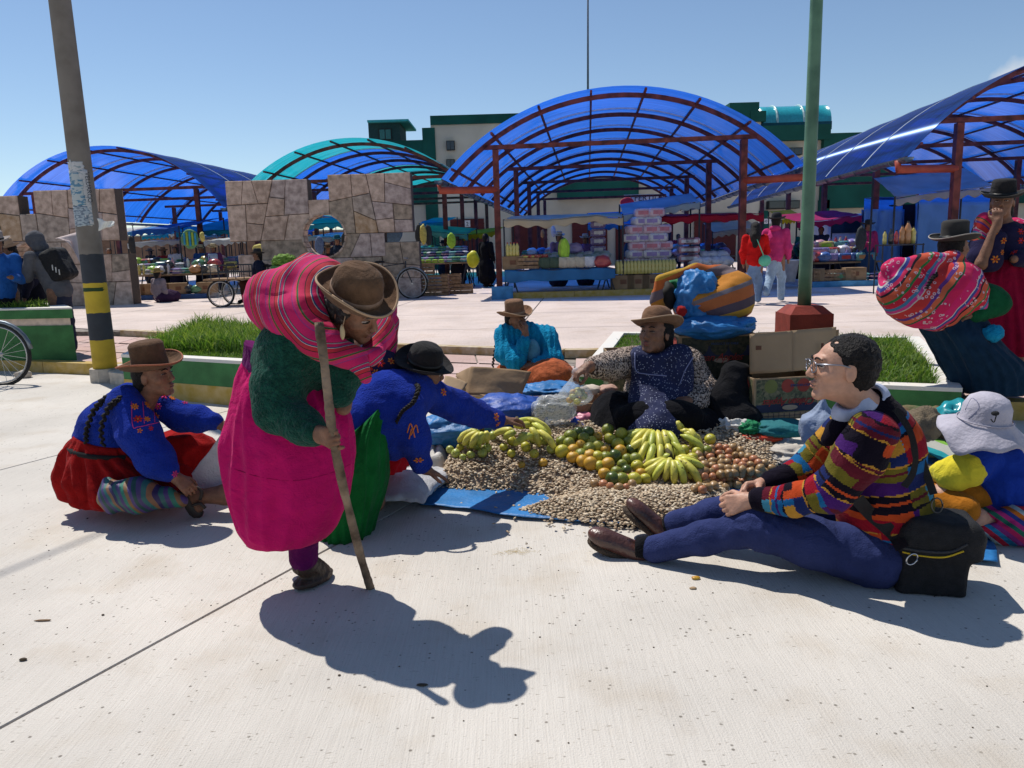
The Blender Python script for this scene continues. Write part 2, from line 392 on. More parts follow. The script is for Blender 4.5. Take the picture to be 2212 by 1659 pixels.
# ================================================================ ground
def concrete_mat(name,col,joint=False):
    m=bpy.data.materials.new(name); m.use_nodes=True; nt=m.node_tree; N=nt.nodes; L=nt.links; b=N['Principled BSDF']
    b.inputs['Roughness'].default_value=.92; b.inputs['Specular IOR Level'].default_value=.2
    tc=N.new('ShaderNodeTexCoord')
    def noise(sc,det=6,vec=None,ro=.55):
        n=N.new('ShaderNodeTexNoise'); n.inputs['Scale'].default_value=sc; n.inputs['Detail'].default_value=det; n.inputs['Roughness'].default_value=ro
        L.new(vec or tc.outputs['Object'],n.inputs['Vector']); return n
    def ramp(src,p0,c0,p1,c1):
        r=N.new('ShaderNodeValToRGB'); r.color_ramp.elements[0].position=p0; r.color_ramp.elements[0].color=(*c0,1); r.color_ramp.elements[1].position=p1; r.color_ramp.elements[1].color=(*c1,1)
        L.new(src,r.inputs[0]); return r
    c=np.array(col)
    r1=ramp(noise(.9).outputs['Fac'],.32,c*.84,.66,c*1.05)
    r2=ramp(noise(2.6,8).outputs['Fac'],.52,(1,1,1),.78,(.84,.78,.70))
    mx=N.new('ShaderNodeMixRGB'); mx.blend_type='MULTIPLY'; mx.inputs[0].default_value=.8; L.new(r1.outputs[0],mx.inputs[1]); L.new(r2.outputs[0],mx.inputs[2])
    # pits and grit
    vo=N.new('ShaderNodeTexVoronoi'); vo.inputs['Scale'].default_value=26; vo.inputs['Randomness'].default_value=1; L.new(tc.outputs['Object'],vo.inputs['Vector'])
    pit=ramp(vo.outputs['Distance'],.09,(.16,.14,.12),.17,(1,1,1))
    gate=ramp(noise(5).outputs['Fac'],.46,(1,1,1),.54,(0,0,0))
    g2=N.new('ShaderNodeMixRGB'); g2.inputs[0].default_value=1; g2.blend_type='ADD'; L.new(pit.outputs[0],g2.inputs[1]); L.new(gate.outputs[0],g2.inputs[2]); g2.use_clamp=True
    m2=N.new('ShaderNodeMixRGB'); m2.blend_type='MULTIPLY'; m2.inputs[0].default_value=.75; L.new(mx.outputs[0],m2.inputs[1]); L.new(g2.outputs[0],m2.inputs[2])
    # broom strokes
    mp=N.new('ShaderNodeMapping'); mp.inputs['Rotation'].default_value=(0,0,radians(27)); mp.inputs['Scale'].default_value=(70,2.2,1); L.new(tc.outputs['Object'],mp.inputs['Vector'])
    br=noise(2.2,5,mp.outputs[0]); bc=ramp(br.outputs['Fac'],.35,(.86,.85,.84),.62,(1,1,1))
    m3=N.new('ShaderNodeMixRGB'); m3.blend_type='MULTIPLY'; m3.inputs[0].default_value=.55; L.new(m2.outputs[0],m3.inputs[1]); L.new(bc.outputs[0],m3.inputs[2])
    mq=N.new('ShaderNodeMapping'); mq.inputs['Rotation'].default_value=(0,0,radians(-40)); mq.inputs['Scale'].default_value=(28,120,1); L.new(tc.outputs['Object'],mq.inputs['Vector'])
    scr=noise(1.0,2,mq.outputs[0]); sc_=ramp(scr.outputs['Fac'],.27,(.45,.42,.38),.33,(1,1,1)); m4=N.new('ShaderNodeMixRGB'); m4.blend_type='MULTIPLY'; m4.inputs[0].default_value=.8; L.new(m3.outputs[0],m4.inputs[1]); L.new(sc_.outputs[0],m4.inputs[2])
    L.new(m4.outputs[0],b.inputs['Base Color'])
    fine=noise(160,3); ad=N.new('ShaderNodeMath'); ad.operation='ADD'; L.new(br.outputs['Fac'],ad.inputs[0]); L.new(fine.outputs['Fac'],ad.inputs[1])
    bp=N.new('ShaderNodeBump'); bp.inputs['Strength'].default_value=.55; bp.inputs['Distance'].default_value=.006; L.new(ad.outputs[0],bp.inputs['Height']); L.new(bp.outputs[0],b.inputs['Normal'])
    return m
M_ROAD=concrete_mat('road concrete',(.60,.56,.505))
M_PLAZA=concrete_mat('plaza concrete',(.62,.52,.47))
M_TILE=[concrete_mat('plaza tile a',(.54,.38,.34)),concrete_mat('plaza tile b',(.57,.42,.38))]
M_JOINT=mat('joint dirt',(.21,.18,.15),nscale=14,var=.45)
ground=struct(mesh('ground',[(-900,-60,-.03),(900,-60,-.03),(900,1500,-.03),(-900,1500,-.03)],[(0,1,2,3)],mat('ground earth',(.30,.27,.23),nscale=.3,var=.2),smooth=False))
road=struct(mesh('road',[(-60,-12,-.014),(60,-12,-.014),(60,16,-.014),(-60,16,-.014)],[(0,1,2,3)],M_JOINT,smooth=False))
# kerb line between road and plaza (left to right)
KL=[(-40,22.0),(-9.0,10.8),(-4.62,9.04),(-4.35,8.42),(-2.74,7.38),(.83,6.38),(3.35,5.68),(9.0,4.1),(40,-4.5)]
def kerb_y(x): return float(np.interp(x,[k[0] for k in KL],[k[1] for k in KL]))
A_=np.array([.447,.894]); B_=np.array([.894,-.447]); O_=np.array([-1.02,3.11])
sb=[-22.2,-18.4,-14.6,-10.8,-6.9,-2.95,0,5.6,9.4,13.2,17]; sa=[-17,-13.2,-9.2,-4.6,4.55,9,13]
for i in range(len(sb)-1):
    for j in range(len(sa)-1):
        g=.0065; w=lambda b,a: tuple(O_+B_*b+A_*a)
        q=[w(sb[i]+g,sa[j]+g),w(sb[i+1]-g,sa[j]+g),w(sb[i+1]-g,sa[j+1]-g),w(sb[i]+g,sa[j+1]-g)]
        q=clip_to(q,[(-58,-11),(58,-11),(58,15.5),(-58,15.5)])
        if len(q) < 3: continue
        mb=MB().prism(q,-.012,0.0,inset=.004); mb.build('slab',M_ROAD,road)
# the road beyond the kerb is covered by the raised plaza
ZP,ZQ=.12,.20
def kerb_poly(y1):
    return [(x,y) for x,y in KL]+[(40,y1),(-40,y1)]
plaza=struct(MB().prism(kerb_poly(12.4),-.005,ZP-.012).build('plaza',M_JOINT))
# strips of tiles behind the kerb; a low step leads on to the upper level
SL=[(-40,19.8),(-6.3,12.6),(-1.0,9.35),(.6,8.6),(9,7.4),(40,3)]
def step_y(x): return float(np.interp(x,[k[0] for k in SL],[k[1] for k in SL]))
for k in range(len(SL)-1): pass
xs_=np.arange(-13.5,12.5,.78)
for i in range(len(xs_)-1):
    x0,x1=xs_[i],xs_[i+1]
    ya,yb=kerb_y(x0)+.16,kerb_y(x1)+.16; yc,yd=step_y(x0)-.01,step_y(x1)-.01
    n=max(2,int(round((yc-ya)/.8)))
    for j in range(n):
        t0,t1=j/n,(j+1)/n; sh=.18*((j % 2)*2-1); g=.008
        q=[(x0+g+sh*t0,ya+(yc-ya)*t0+g),(x1-g+sh*t0,yb+(yd-yb)*t0+g),(x1-g+sh*t1,yb+(yd-yb)*t1-g),(x0+g+sh*t1,ya+(yc-ya)*t1-g)]
        MB().prism(q,ZP-.01,ZP,inset=.004).build('paving_tile',M_TILE[(i*3+j*5) % 2],plaza)
terrace=struct(MB().prism([(x,y) for x,y in SL]+[(60,3),(60,75),(-60,75),(-60,19.8)],.0,ZQ-.014).build('terrace',M_JOINT))
ca,sa_=cos(-.10),sin(-.10)
region_s=[]
for iy,(ya,yb) in enumerate([(6,8.6),(8.6,11.2),(11.2,13.8),(13.8,16.4),(16.4,19),(19,22),(22,26),(26,31),(31,38),(38,47)]):
    for ix in range(-14,14):
        w_=3.0 if iy < 6 else 5.0
        x0,x1=ix*w_,(ix+1)*w_; g=.012
        q=[(x0+g,ya+g),(x1-g,ya+g),(x1-g,yb-g),(x0+g,yb-g)]
        q=[(x*ca-y*sa_-1.0,x*sa_+y*ca) for x,y in q]
        if max(abs(p[0]) for p in q) > 30: continue
        for k in range(len(SL)-1):                  # keep what lies behind the step line (convex from each span)
            pass
        cx=sum(p[0] for p in q)/4
        # clip with the two step spans that matter
        x0c,x1c=-6.3,.6
        def below(q,p,r):
            a,b=-(r[1]-p[1]),(r[0]-p[0]); return clip_poly(q,-a,-b,-(a*p[0]+b*p[1])-.02)
        for a_,b_ in (((-6.3,12.6),(-1.0,9.35)),((-1.0,9.35),(.6,8.6)),((.6,8.6),(9,7.4))):
            if len(q) >= 3: q=below(q,a_,b_)
        if len(q) < 3 or area(q) < .05: continue
        MB().prism(q,ZQ-.012,ZQ,inset=.004).build('paving_slab',M_PLAZA,terrace)
# step edge, yellow painted
M_YEL=mat('kerb yellow paint',(.50,.33,.06),nscale=9,col2=(.42,.30,.12),var=.18,bump=.3,bscale=40)
M_YSTEP=mat('worn step paint',(.40,.28,.12),nscale=9,col2=(.45,.38,.28),var=.15,bump=.3,bscale=40)
M_KERB=mat('kerb concrete',(.44,.39,.33),nscale=9,var=.2,bump=.4,bscale=50)
mb=MB()
st=thing('step','low worn ochre painted step between the tiles and the upper plaza paving','step',(0,12,0))
for k in range(1,len(SL)-1):
    a,b=np.array(SL[k-0 if k < 1 else k]),np.array(SL[k+1]); n=max(1,int(np.linalg.norm(b-a)/1.4))
    for i in range(n):
        p,q=a+(b-a)*(i/n),a+(b-a)*((i+1)/n); t=nrm(q-p)
        m_=MB().bar((*(p+t*.005),(ZP+ZQ)/2+.005),(*(q-t*.005),(ZP+ZQ)/2+.005),.14,ZQ-ZP+.014); m_.build('kerbstone',M_YSTEP,st)
kb=thing('kerb','roadside kerb painted yellow with worn concrete ends','kerb',(-6,9.5,0))
for k in range(1,len(KL)-2):
    a,b=np.array(KL[k]),np.array(KL[k+1]); n=max(1,int(np.linalg.norm(b-a)/1.1))
    for i in range(n):
        p,q=a+(b-a)*(i/n),a+(b-a)*((i+1)/n); t=nrm(q-p); xm=(p+q)[0]/2
        MB().bar((*(p+t*.006),.067),(*(q-t*.006),.067),.16,.138).build('kerbstone',M_YEL if xm <-4.6 or -2.7 < xm else M_KERB,kb)

# ---------------------------------------------------------------- planters
M_GREEN=mat('planter green paint',(.045,.16,.05),rough=.75,nscale=5,var=.2,bump=.25,bscale=60)
M_WHITE=mat('planter white paint',(.72,.70,.66),nscale=7,var=.12,bump=.3,bscale=50,col2=(.6,.56,.5))
M_CREAM=mat('planter cream paint',(.62,.48,.38),nscale=12,var=.15)
M_SOIL=mat('soil',(.07,.05,.03),nscale=20,var=.3)
def planter(label,outer,z0,z1,inset,bands,loc):
    """outer: polygon seen from above; bands: (z_low, z_high, material, proud)"""
    t=thing('planter',label,'planter',loc); o=np.array(outer); c=o.mean(0)
    n=len(o); 
    def off(d):
        out=[]
        for i in range(n):
            p0,p1,p2=o[i-1],o[i],o[(i+1) % n]; e1=nrm(p1-p0); e2=nrm(p2-p1)
            n1=np.array([-e1[1],e1[0]]); n2=np.array([-e2[1],e2[0]]); b=nrm(n1+n2); out.append(p1+b*d/max(.35,b @ n1))
        return np.array(out)
    for (za,zb,m,pr) in bands:
        A,B=off(-pr),off(inset); V=np.vstack([np.column_stack([A,np.full(n,za)]),np.column_stack([A,np.full(n,zb)]),np.column_stack([B,np.full(n,zb)]),np.column_stack([B,np.full(n,za)])]); F=[]
        for i in range(n):
            j=(i+1) % n
            for k in range(4): F.append((k*n+i,k*n+j,((k+1) % 4)*n+j,((k+1) % 4)*n+i))
        mesh('wall_band' if m is not M_WHITE else 'rim',V,F,m,t,False)
    S=off(inset-.002); mesh('soil',np.column_stack([S,np.full(n,z1-.05)]),[tuple(range(n))],M_SOIL,t,False)
    return t,off(inset)
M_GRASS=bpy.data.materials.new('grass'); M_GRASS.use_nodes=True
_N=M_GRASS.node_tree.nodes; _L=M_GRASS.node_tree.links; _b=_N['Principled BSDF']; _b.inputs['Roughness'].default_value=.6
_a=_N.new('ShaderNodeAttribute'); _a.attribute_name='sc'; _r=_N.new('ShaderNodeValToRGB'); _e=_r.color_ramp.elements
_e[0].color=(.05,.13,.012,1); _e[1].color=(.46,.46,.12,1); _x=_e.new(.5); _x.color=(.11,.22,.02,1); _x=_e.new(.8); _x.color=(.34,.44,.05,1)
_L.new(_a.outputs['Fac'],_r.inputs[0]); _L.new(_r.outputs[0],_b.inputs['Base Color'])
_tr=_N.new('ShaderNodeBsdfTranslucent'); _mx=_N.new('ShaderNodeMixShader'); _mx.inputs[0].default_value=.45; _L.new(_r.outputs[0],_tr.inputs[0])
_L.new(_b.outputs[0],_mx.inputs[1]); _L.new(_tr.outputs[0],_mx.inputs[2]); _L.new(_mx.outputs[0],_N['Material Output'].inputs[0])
def grass(name,poly,z,n,hmin,hmax,parent,hfun=None,w=.004,lean=.35,seed=1):
    rg=np.random.default_rng(seed); p=np.array(poly); lo,hi=p.min(0),p.max(0); pts=[]
    m=len(p); cand=rg.uniform(lo,hi,(n*6,2)); ins=np.ones(len(cand),bool)
    for i in range(m):
        a,b=p[i],p[(i+1) % m]; ins &= ((b[0]-a[0])*(cand[:,1]-a[1])-(b[1]-a[1])*(cand[:,0]-a[0])) > 0
    c=cand[ins][:n]; n=len(c)
    dens=.5+.5*fbm(np.column_stack([c*3,np.zeros(n)]),seed)
    h=hmin+(hmax-hmin)*rg.random(n) ** 1.5*(.4+.9*dens)
    if hfun is not None: h *= hfun(c)
    clump=np.column_stack([vnoise(np.column_stack([c*5,np.zeros(n)]),seed+3),vnoise(np.column_stack([c*5,np.ones(n)*9]),seed+4)])
    d=rg.normal(0,lean,(n,2))+clump*lean*1.3; a=rg.uniform(0,pi,n); wd=np.column_stack([np.cos(a),np.sin(a),np.zeros(n)])*w*(h/hmax)[:,None] ** .3
    b0=np.column_stack([c,np.full(n,z)]); m1=b0+np.column_stack([d*h[:,None]*.35,h*.6]); tp=b0+np.column_stack([d*h[:,None]*1.0,h*(1-.25*(d ** 2).sum(1)).clip(.35,1)])
    V=np.stack([b0-wd,b0+wd,m1+wd*.8,m1-wd*.8,tp],1).reshape(-1,3)
    k=np.arange(n)[:,None]*5
    F=np.vstack([k+[0,1,2],k+[0,2,3],k+[3,2,4]])
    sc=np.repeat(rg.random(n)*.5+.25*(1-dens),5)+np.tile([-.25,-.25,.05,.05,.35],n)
    o=mesh(name,V,F,M_GRASS,parent,True,attrs={'sc': sc.clip(0,1)}); o['kind']='stuff'; return o
# right planter in front of the plaza
zt=.27
FLp,FRp=G(1248,806,zt)[:2],G(2078,838,zt)[:2]; BLp,BRp=G(1326,716,zt)[:2],G(1985,727,zt)[:2]
pr_out=[FLp,FRp,G(2040,775,zt)[:2],BRp,BLp]
PR,pr_in=planter('low green planter with white rim and long grass behind the fruit seller',pr_out,0,zt,.14,[(.0,zt-.03,M_GREEN,0),(zt-.03,zt,M_WHITE,.004)],(*FLp,0))
gx=G(1900,800,zt)[:2]
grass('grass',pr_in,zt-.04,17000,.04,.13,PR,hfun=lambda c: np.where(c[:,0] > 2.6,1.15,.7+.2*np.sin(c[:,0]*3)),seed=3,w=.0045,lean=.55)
# middle planter behind the seated woman in blue
zt2=.42
a_,b_=G(262,765,zt2)[:2],G(262+480,792,zt2)[:2]
pm_out=[a_,b_,G(742,725,zt2)[:2],G(425,698,zt2)[:2]]
PM,pm_in=planter('planter painted green over yellow with bright tufted grass behind the bent woman',pm_out,0,zt2,.13,[(0,.17,M_YEL,.003),(.17,zt2-.03,M_GREEN,0),(zt2-.03,zt2,M_WHITE,.004)],(*a_,0))
def hf(c): return np.clip((np.linalg.norm(c-G(440,758,zt2)[:2],axis=1))*0+.35+1.0*(c @ np.array([.35,.93]) > (a_ @ np.array([.35,.93])+.42)),.3,1.3)
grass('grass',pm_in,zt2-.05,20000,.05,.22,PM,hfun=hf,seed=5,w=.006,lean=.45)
# left planter box with moulded cream band
zt3=.78
a_=G(152,664,zt3)[:2]; b0_=G(-60,650,zt3)[:2] if False else a_+np.array([-3.4,.4])
bk=G(126,654,zt3)[:2]
pl_out=[b0_,a_,bk,b0_+(bk-a_)]
PL,pl_in=planter('tall green planter box with cream band and short grass at the left edge',pl_out,ZP,zt3,.18,[(ZP,.56,M_GREEN,0),(.56,.65,M_CREAM,-.015),(.65,zt3-.02,M_GREEN,.012),(zt3-.02,zt3,M_WHITE,.016)],(*a_,0))
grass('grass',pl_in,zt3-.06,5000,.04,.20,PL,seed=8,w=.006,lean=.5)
# weeds growing by the step
grass('weed',[tuple(G(945/3.18-8,716,ZP)[:2]),tuple(G(945/3.18+26,718,ZP)[:2]),tuple(G(322,713,ZP)[:2]),tuple(G(296,712,ZP)[:2])],ZP,120,.04,.12,None,seed=11)
_w=bpy.context.scene.objects.get('weed')

# ---------------------------------------------------------------- poles
def pole_mat():
    m=bpy.data.materials.new('painted concrete post'); m.use_nodes=True; N=m.node_tree.nodes; L=m.node_tree.links; b=N['Principled BSDF']; b.inputs['Roughness'].default_value=.85
    tc=N.new('ShaderNodeTexCoord'); sx=N.new('ShaderNodeSeparateXYZ'); L.new(tc.outputs['Object'],sx.inputs[0])
    nz=N.new('ShaderNodeTexNoise'); nz.inputs['Scale'].default_value=14; nz.inputs['Detail'].default_value=6; L.new(tc.outputs['Object'],nz.inputs['Vector'])
    ma=N.new('ShaderNodeMath'); ma.operation='MULTIPLY_ADD'; ma.inputs[1].default_value=.03; L.new(nz.outputs['Fac'],ma.inputs[0]); L.new(sx.outputs['Z'],ma.inputs[2])
    mr=N.new('ShaderNodeMapRange'); mr.inputs[1].default_value=0; mr.inputs[2].default_value=4; L.new(ma.outputs[0],mr.inputs[0])
    cr=N.new('ShaderNodeValToRGB'); cr.color_ramp.interpolation='CONSTANT'; e=cr.color_ramp.elements
    zs=[(0,(.34,.28,.19)),(BZ[0],(.52,.36,.03)),(BZ[1],(.035,.04,.05)),(BZ[2],(.55,.38,.03)),(BZ[3],(.035,.04,.05)),(BZ[4],(.20,.175,.15))]
    while len(e) < len(zs): e.new(.5)
    for i,(z,c) in enumerate(zs): e[i].position=z/4
    for i,(z,c) in enumerate(zs): e[i].color=(*c,1)
    L.new(mr.outputs[0],cr.inputs[0])
    mx=N.new('ShaderNodeMixRGB'); mx.blend_type='MULTIPLY'; mx.inputs[0].default_value=.6; n2=N.new('ShaderNodeTexNoise'); n2.inputs['Scale'].default_value=5; n2.inputs['Detail'].default_value=8; L.new(tc.outputs['Object'],n2.inputs['Vector'])
    r2=N.new('ShaderNodeValToRGB'); r2.color_ramp.elements[0].position=.3; r2.color_ramp.elements[0].color=(.55,.52,.48,1); r2.color_ramp.elements[1].position=.6; L.new(n2.outputs['Fac'],r2.inputs[0])
    L.new(cr.outputs[0],mx.inputs[1]); L.new(r2.outputs[0],mx.inputs[2]); L.new(mx.outputs[0],b.inputs['Base Color'])
    bp=N.new('ShaderNodeBump'); bp.inputs['Strength'].default_value=.5; bp.inputs['Distance'].default_value=.01; L.new(nz.outputs['Fac'],bp.inputs['Height']); L.new(bp.outputs[0],b.inputs['Normal'])
    return m
PB=G(232,822); YPL=PB[1]-.02
def pole_z(v): return P(232,v,YPL)[2]
BZ=[pole_z(796),pole_z(733),pole_z(675),pole_z(610),pole_z(548)]
p0=P(231,822,YPL); p1=P(129,0,YPL); d_=p1-p0; ptop=p0+d_*1.6
M_POST=pole_mat()
up_t=thing('utility_pole','leaning concrete utility pole with black and yellow bands and torn posters','pole',p0)
tube('shaft',[p0+(ptop-p0)*t for t in np.linspace(0,1,24)],[.125-.030*t for t in np.linspace(0,1,24)],M_POST,up_t,n=28)
MB().prism([(p0[0]+.17*cos(a),p0[1]+.17*sin(a)) for a in np.linspace(0,2*pi,9)[:-1]],0,.15).build('footing',M_KERB,up_t)
def on_pole(t,ang,r):
    return p0+d_*t+np.array([r*cos(ang),r*sin(ang),0])
def poster_mat(name,base,ink,sc,dens=.5,rough=.9):
    m=bpy.data.materials.new(name); m.use_nodes=True; N=m.node_tree.nodes; L=m.node_tree.links; b=N['Principled BSDF']; b.inputs['Roughness'].default_value=rough
    tc=N.new('ShaderNodeTexCoord'); mp=N.new('ShaderNodeMapping'); mp.inputs['Scale'].default_value=(sc*.35,sc*.35,sc); L.new(tc.outputs['Object'],mp.inputs['Vector'])
    n=N.new('ShaderNodeTexNoise'); n.inputs['Scale'].default_value=1; n.inputs['Detail'].default_value=3; L.new(mp.outputs[0],n.inputs['Vector'])
    cr=N.new('ShaderNodeValToRGB'); cr.color_ramp.elements[0].position=dens; cr.color_ramp.elements[0].color=(*base,1); cr.color_ramp.elements[1].position=dens+.03; cr.color_ramp.elements[1].color=(*ink,1)
    L.new(n.outputs['Fac'],cr.inputs[0]); L.new(cr.outputs[0],b.inputs['Base Color']); return m
def poster(va,vb,ang0,ang1,m,seed,r=.1235,name='poster'):
    z0,z1=pole_z(vb),pole_z(va)
    t0,t1=(z0-p0[2])/d_[2],(z1-p0[2])/d_[2]
    def fn(s,t):
        rg=.9*vnoise(np.column_stack([s*6,t*6,s*0]),seed); ee=.06*rg
        tt=t0+(t1-t0)*(t+ee*np.where((t < .1) | (t > .9),1,0)); aa=ang0+(ang1-ang0)*(s+ee*np.where((s < .1) | (s > .9),1.5,0))
        rr=r-.014*tt+.002*rg; return p0+d_*tt[:,None]+np.column_stack([rr*np.cos(aa),rr*np.sin(aa),0*rr])
    return grid(name,14,14,fn,m,up_t,thick=.002)
M_PB=poster_mat('blue printed poster',(.10,.22,.32),(.42,.46,.46),38,.46); M_PW=poster_mat('torn paper',(.50,.50,.50),(.25,.3,.33),50,.56)
M_PT=poster_mat('timetable paper',(.36,.42,.46),(.16,.2,.25),70,.5)
poster(372,444,radians(195),radians(300),M_PB,1); poster(365,486,radians(285),radians(330),M_PW,2,.1225); poster(444,487,radians(200),radians(312),M_PT,3,.1245); poster(350,375,radians(190),radians(310),M_PW,4,.122)
poster(475,512,radians(195),radians(215),M_PW,5,.1245); poster(345,364,radians(240),radians(252),M_PW,6); poster(620,628,radians(200),radians(335),mat('dark green paint stripe',(.03,.06,.02)),7,.1245,'paint_stripe')
# torn paper hanging from the post
q0=P(209,478,YPL-.06)
def fnp(s,t):
    w=P(209,472,YPL-.08); du=P(247,480,YPL-.12)-w; dv=P(214,498,YPL-.1)-w
    z=.02*np.sin(s*9+t*4); q=w+du*s[:,None]+dv*(t*(1-.75*s))[:,None]+np.column_stack([z*0,z,z*.4]); return q
grid('torn_paper',12,8,fnp,mat('white torn paper',(.7,.7,.66)),up_t,thick=.001)
def letters(txt,size,origin,ex,ey,m,parent,name='lettering',depth=.002,shear=0.0,align='LEFT',space=1.0):
    """flat letters built as a mesh: ex = reading direction, ey = up"""
    cu=bpy.data.curves.new('t','FONT'); cu.body=txt; cu.size=size; cu.extrude=depth; cu.shear=shear; cu.align_x=align; cu.space_character=space; cu.resolution_u=3
    to=bpy.data.objects.new('t',cu); COL.objects.link(to); dg=bpy.context.evaluated_depsgraph_get(); me=bpy.data.meshes.new_from_object(to.evaluated_get(dg))
    V=np.array([v.co[:] for v in me.vertices]); F=[tuple(p.vertices) for p in me.polygons]; bpy.data.objects.remove(to); bpy.data.curves.remove(cu); bpy.data.meshes.remove(me)
    ex=nrm(ex); ey=nrm(V3(ey)-ex*(V3(ey) @ ex)); ez=np.cross(ex,ey)
    W=V3(origin)+V[:,:1]*ex+V[:,1:2]*ey+V[:,2:3]*ez
    return mesh(name,W,F,m,parent,False)
ld=nrm(d_); letters('VELUARCO',.062,P(183,372,YPL-.125),-ld,(1,0.35,0),mat('poster ink',(.03,.035,.05)),up_t,space=1.0)
# green lamp post on its red pedestal, inside the right planter
YG=7.35
gb=P(1737,715,YG); gt=P(1764,0,YG)
lp=thing('lamp_post','tall green steel lamp post rising from a red concrete pedestal','lamp post',(gb[0],gb[1],zt))
M_GP=mat('green pole paint',(.055,.15,.085),rough=.45,nscale=3,var=.25,spec=.5,bump=.1,col2=(.10,.2,.12))
g0=P(1737,665,YG); gd=gt-g0
tube('post',[g0+gd*t*1.7 for t in np.linspace(0,1,12)],[.062-.012*t for t in np.linspace(0,1,12)],M_GP,lp,n=24)
M_RED=mat('pedestal red paint',(.24,.035,.02),rough=.7,nscale=6,var=.2,bump=.2)
hw=46*YG/FOC; ztp=P(1737,682,YG-hw)[2]; zap=P(1737,659,YG)[2]
mb=MB(); mb.box((g0[0],YG,(ztp+zt)/2-.02),(hw,hw,(ztp-zt)/2+.03))
mb.add([(g0[0]+x*hw,YG+y*hw,ztp+.002) for x,y in ((-1,-1),(1,-1),(1,1),(-1,1))]+[(g0[0]+x*hw*.62,YG+y*hw*.62,zap) for x,y in ((-1,-1),(1,-1),(1,1),(-1,1))],[(0,1,5,4),(1,2,6,5),(2,3,7,6),(3,0,4,7),(4,5,6,7)])
mb.build('pedestal',M_RED,lp)
# ================================================================ arched canopies
STREAK=.93
def poly_mat(name,col,glare=.5):
    m=bpy.data.materials.new(name); m.use_nodes=True; nt=m.node_tree; N=nt.nodes; L=nt.links; N.remove(N['Principled BSDF'])
    out=N['Material Output']; at=N.new('ShaderNodeAttribute'); at.attribute_name='sc'
    tc=N.new('ShaderNodeTexCoord'); mp=N.new('ShaderNodeMapping'); mp.inputs['Scale'].default_value=(.35,9,.35); L.new(tc.outputs['Object'],mp.inputs['Vector'])
    n=N.new('ShaderNodeTexNoise'); n.inputs['Scale'].default_value=1.5; n.inputs['Detail'].default_value=6; L.new(mp.outputs[0],n.inputs['Vector'])
    cr=N.new('ShaderNodeValToRGB'); e=cr.color_ramp.elements; c=np.array(col); e[0].position=.3; e[0].color=(*(c*.7),1); e[1].position=.75; e[1].color=(*np.minimum(c*1.25+.02,1),1)
    L.new(n.outputs['Fac'],cr.inputs[0])
    tl=N.new('ShaderNodeBsdfTranslucent'); L.new(cr.outputs[0],tl.inputs[0])
    tr=N.new('ShaderNodeBsdfTransparent'); tr.inputs[0].default_value=(*np.minimum(c*1.0+.01,1),1)
    gl=N.new('ShaderNodeBsdfGlossy'); gl.inputs['Roughness'].default_value=.22; gl.inputs[0].default_value=(.9,.95,1,1)
    hr=N.new('ShaderNodeBsdfAnisotropic'); hr.inputs['Roughness'].default_value=.42; hr.inputs['Anisotropy'].default_value=STREAK; hr.inputs[0].default_value=(*np.minimum(c*1.1+.35,1),1)   # sun glancing through the hollow cell walls
    tg=N.new('ShaderNodeCombineXYZ'); ax=N.new('ShaderNodeAttribute'); ax.attribute_name='tx'; az=N.new('ShaderNodeAttribute'); az.attribute_name='tz'; ay=N.new('ShaderNodeAttribute'); ay.attribute_name='ty'
    L.new(ax.outputs['Fac'],tg.inputs[0]); L.new(ay.outputs['Fac'],tg.inputs[1]); L.new(az.outputs['Fac'],tg.inputs[2])
    L.new(tg.outputs[0],hr.inputs['Tangent']); nm=N.new('ShaderNodeCombineXYZ')
    for q,a_ in enumerate(('mx','my','mz')): z=N.new('ShaderNodeAttribute'); z.attribute_name=a_; L.new(z.outputs['Fac'],nm.inputs[q])
    L.new(nm.outputs[0],hr.inputs['Normal']); m.cycles.use_bump_map_correction=False
    m1=N.new('ShaderNodeMixShader'); m1.inputs[0].default_value=.22; L.new(tl.outputs[0],m1.inputs[1]); L.new(tr.outputs[0],m1.inputs[2])
    fr=N.new('ShaderNodeFresnel'); fr.inputs[0].default_value=1.22; fm=N.new('ShaderNodeMath'); fm.operation='MULTIPLY'; fm.inputs[1].default_value=.22; L.new(fr.outputs[0],fm.inputs[0]); m2=N.new('ShaderNodeMixShader'); L.new(fm.outputs[0],m2.inputs[0]); L.new(m1.outputs[0],m2.inputs[1]); L.new(gl.outputs[0],m2.inputs[2])
    m3=N.new('ShaderNodeMixShader'); m3.inputs[0].default_value=glare; L.new(m2.outputs[0],m3.inputs[1]); 
    L.new(hr.outputs[0],m3.inputs[2])
    L.new(m3.outputs[0],out.inputs[0]); return m
M_BLUE=poly_mat('blue ribbed polycarbonate',(.012,.17,.86),.16)
M_TEAL=poly_mat('teal ribbed polycarbonate',(.008,.45,.54),.16)
M_MAR=mat('maroon steel paint',(.085,.02,.018),rough=.6,nscale=5,var=.3,col2=(.15,.035,.028),bump=.15)
M_MARP=mat('orange red drainpipe',(.34,.06,.035),rough=.5,nscale=6,var=.15)
M_GUT=mat('grey gutter metal',(.16,.19,.22),rough=.4,metal=.6,nscale=8,var=.3)
AX=nrm((2.3,22.5,0)); AR=np.array([AX[1],-AX[0],0])
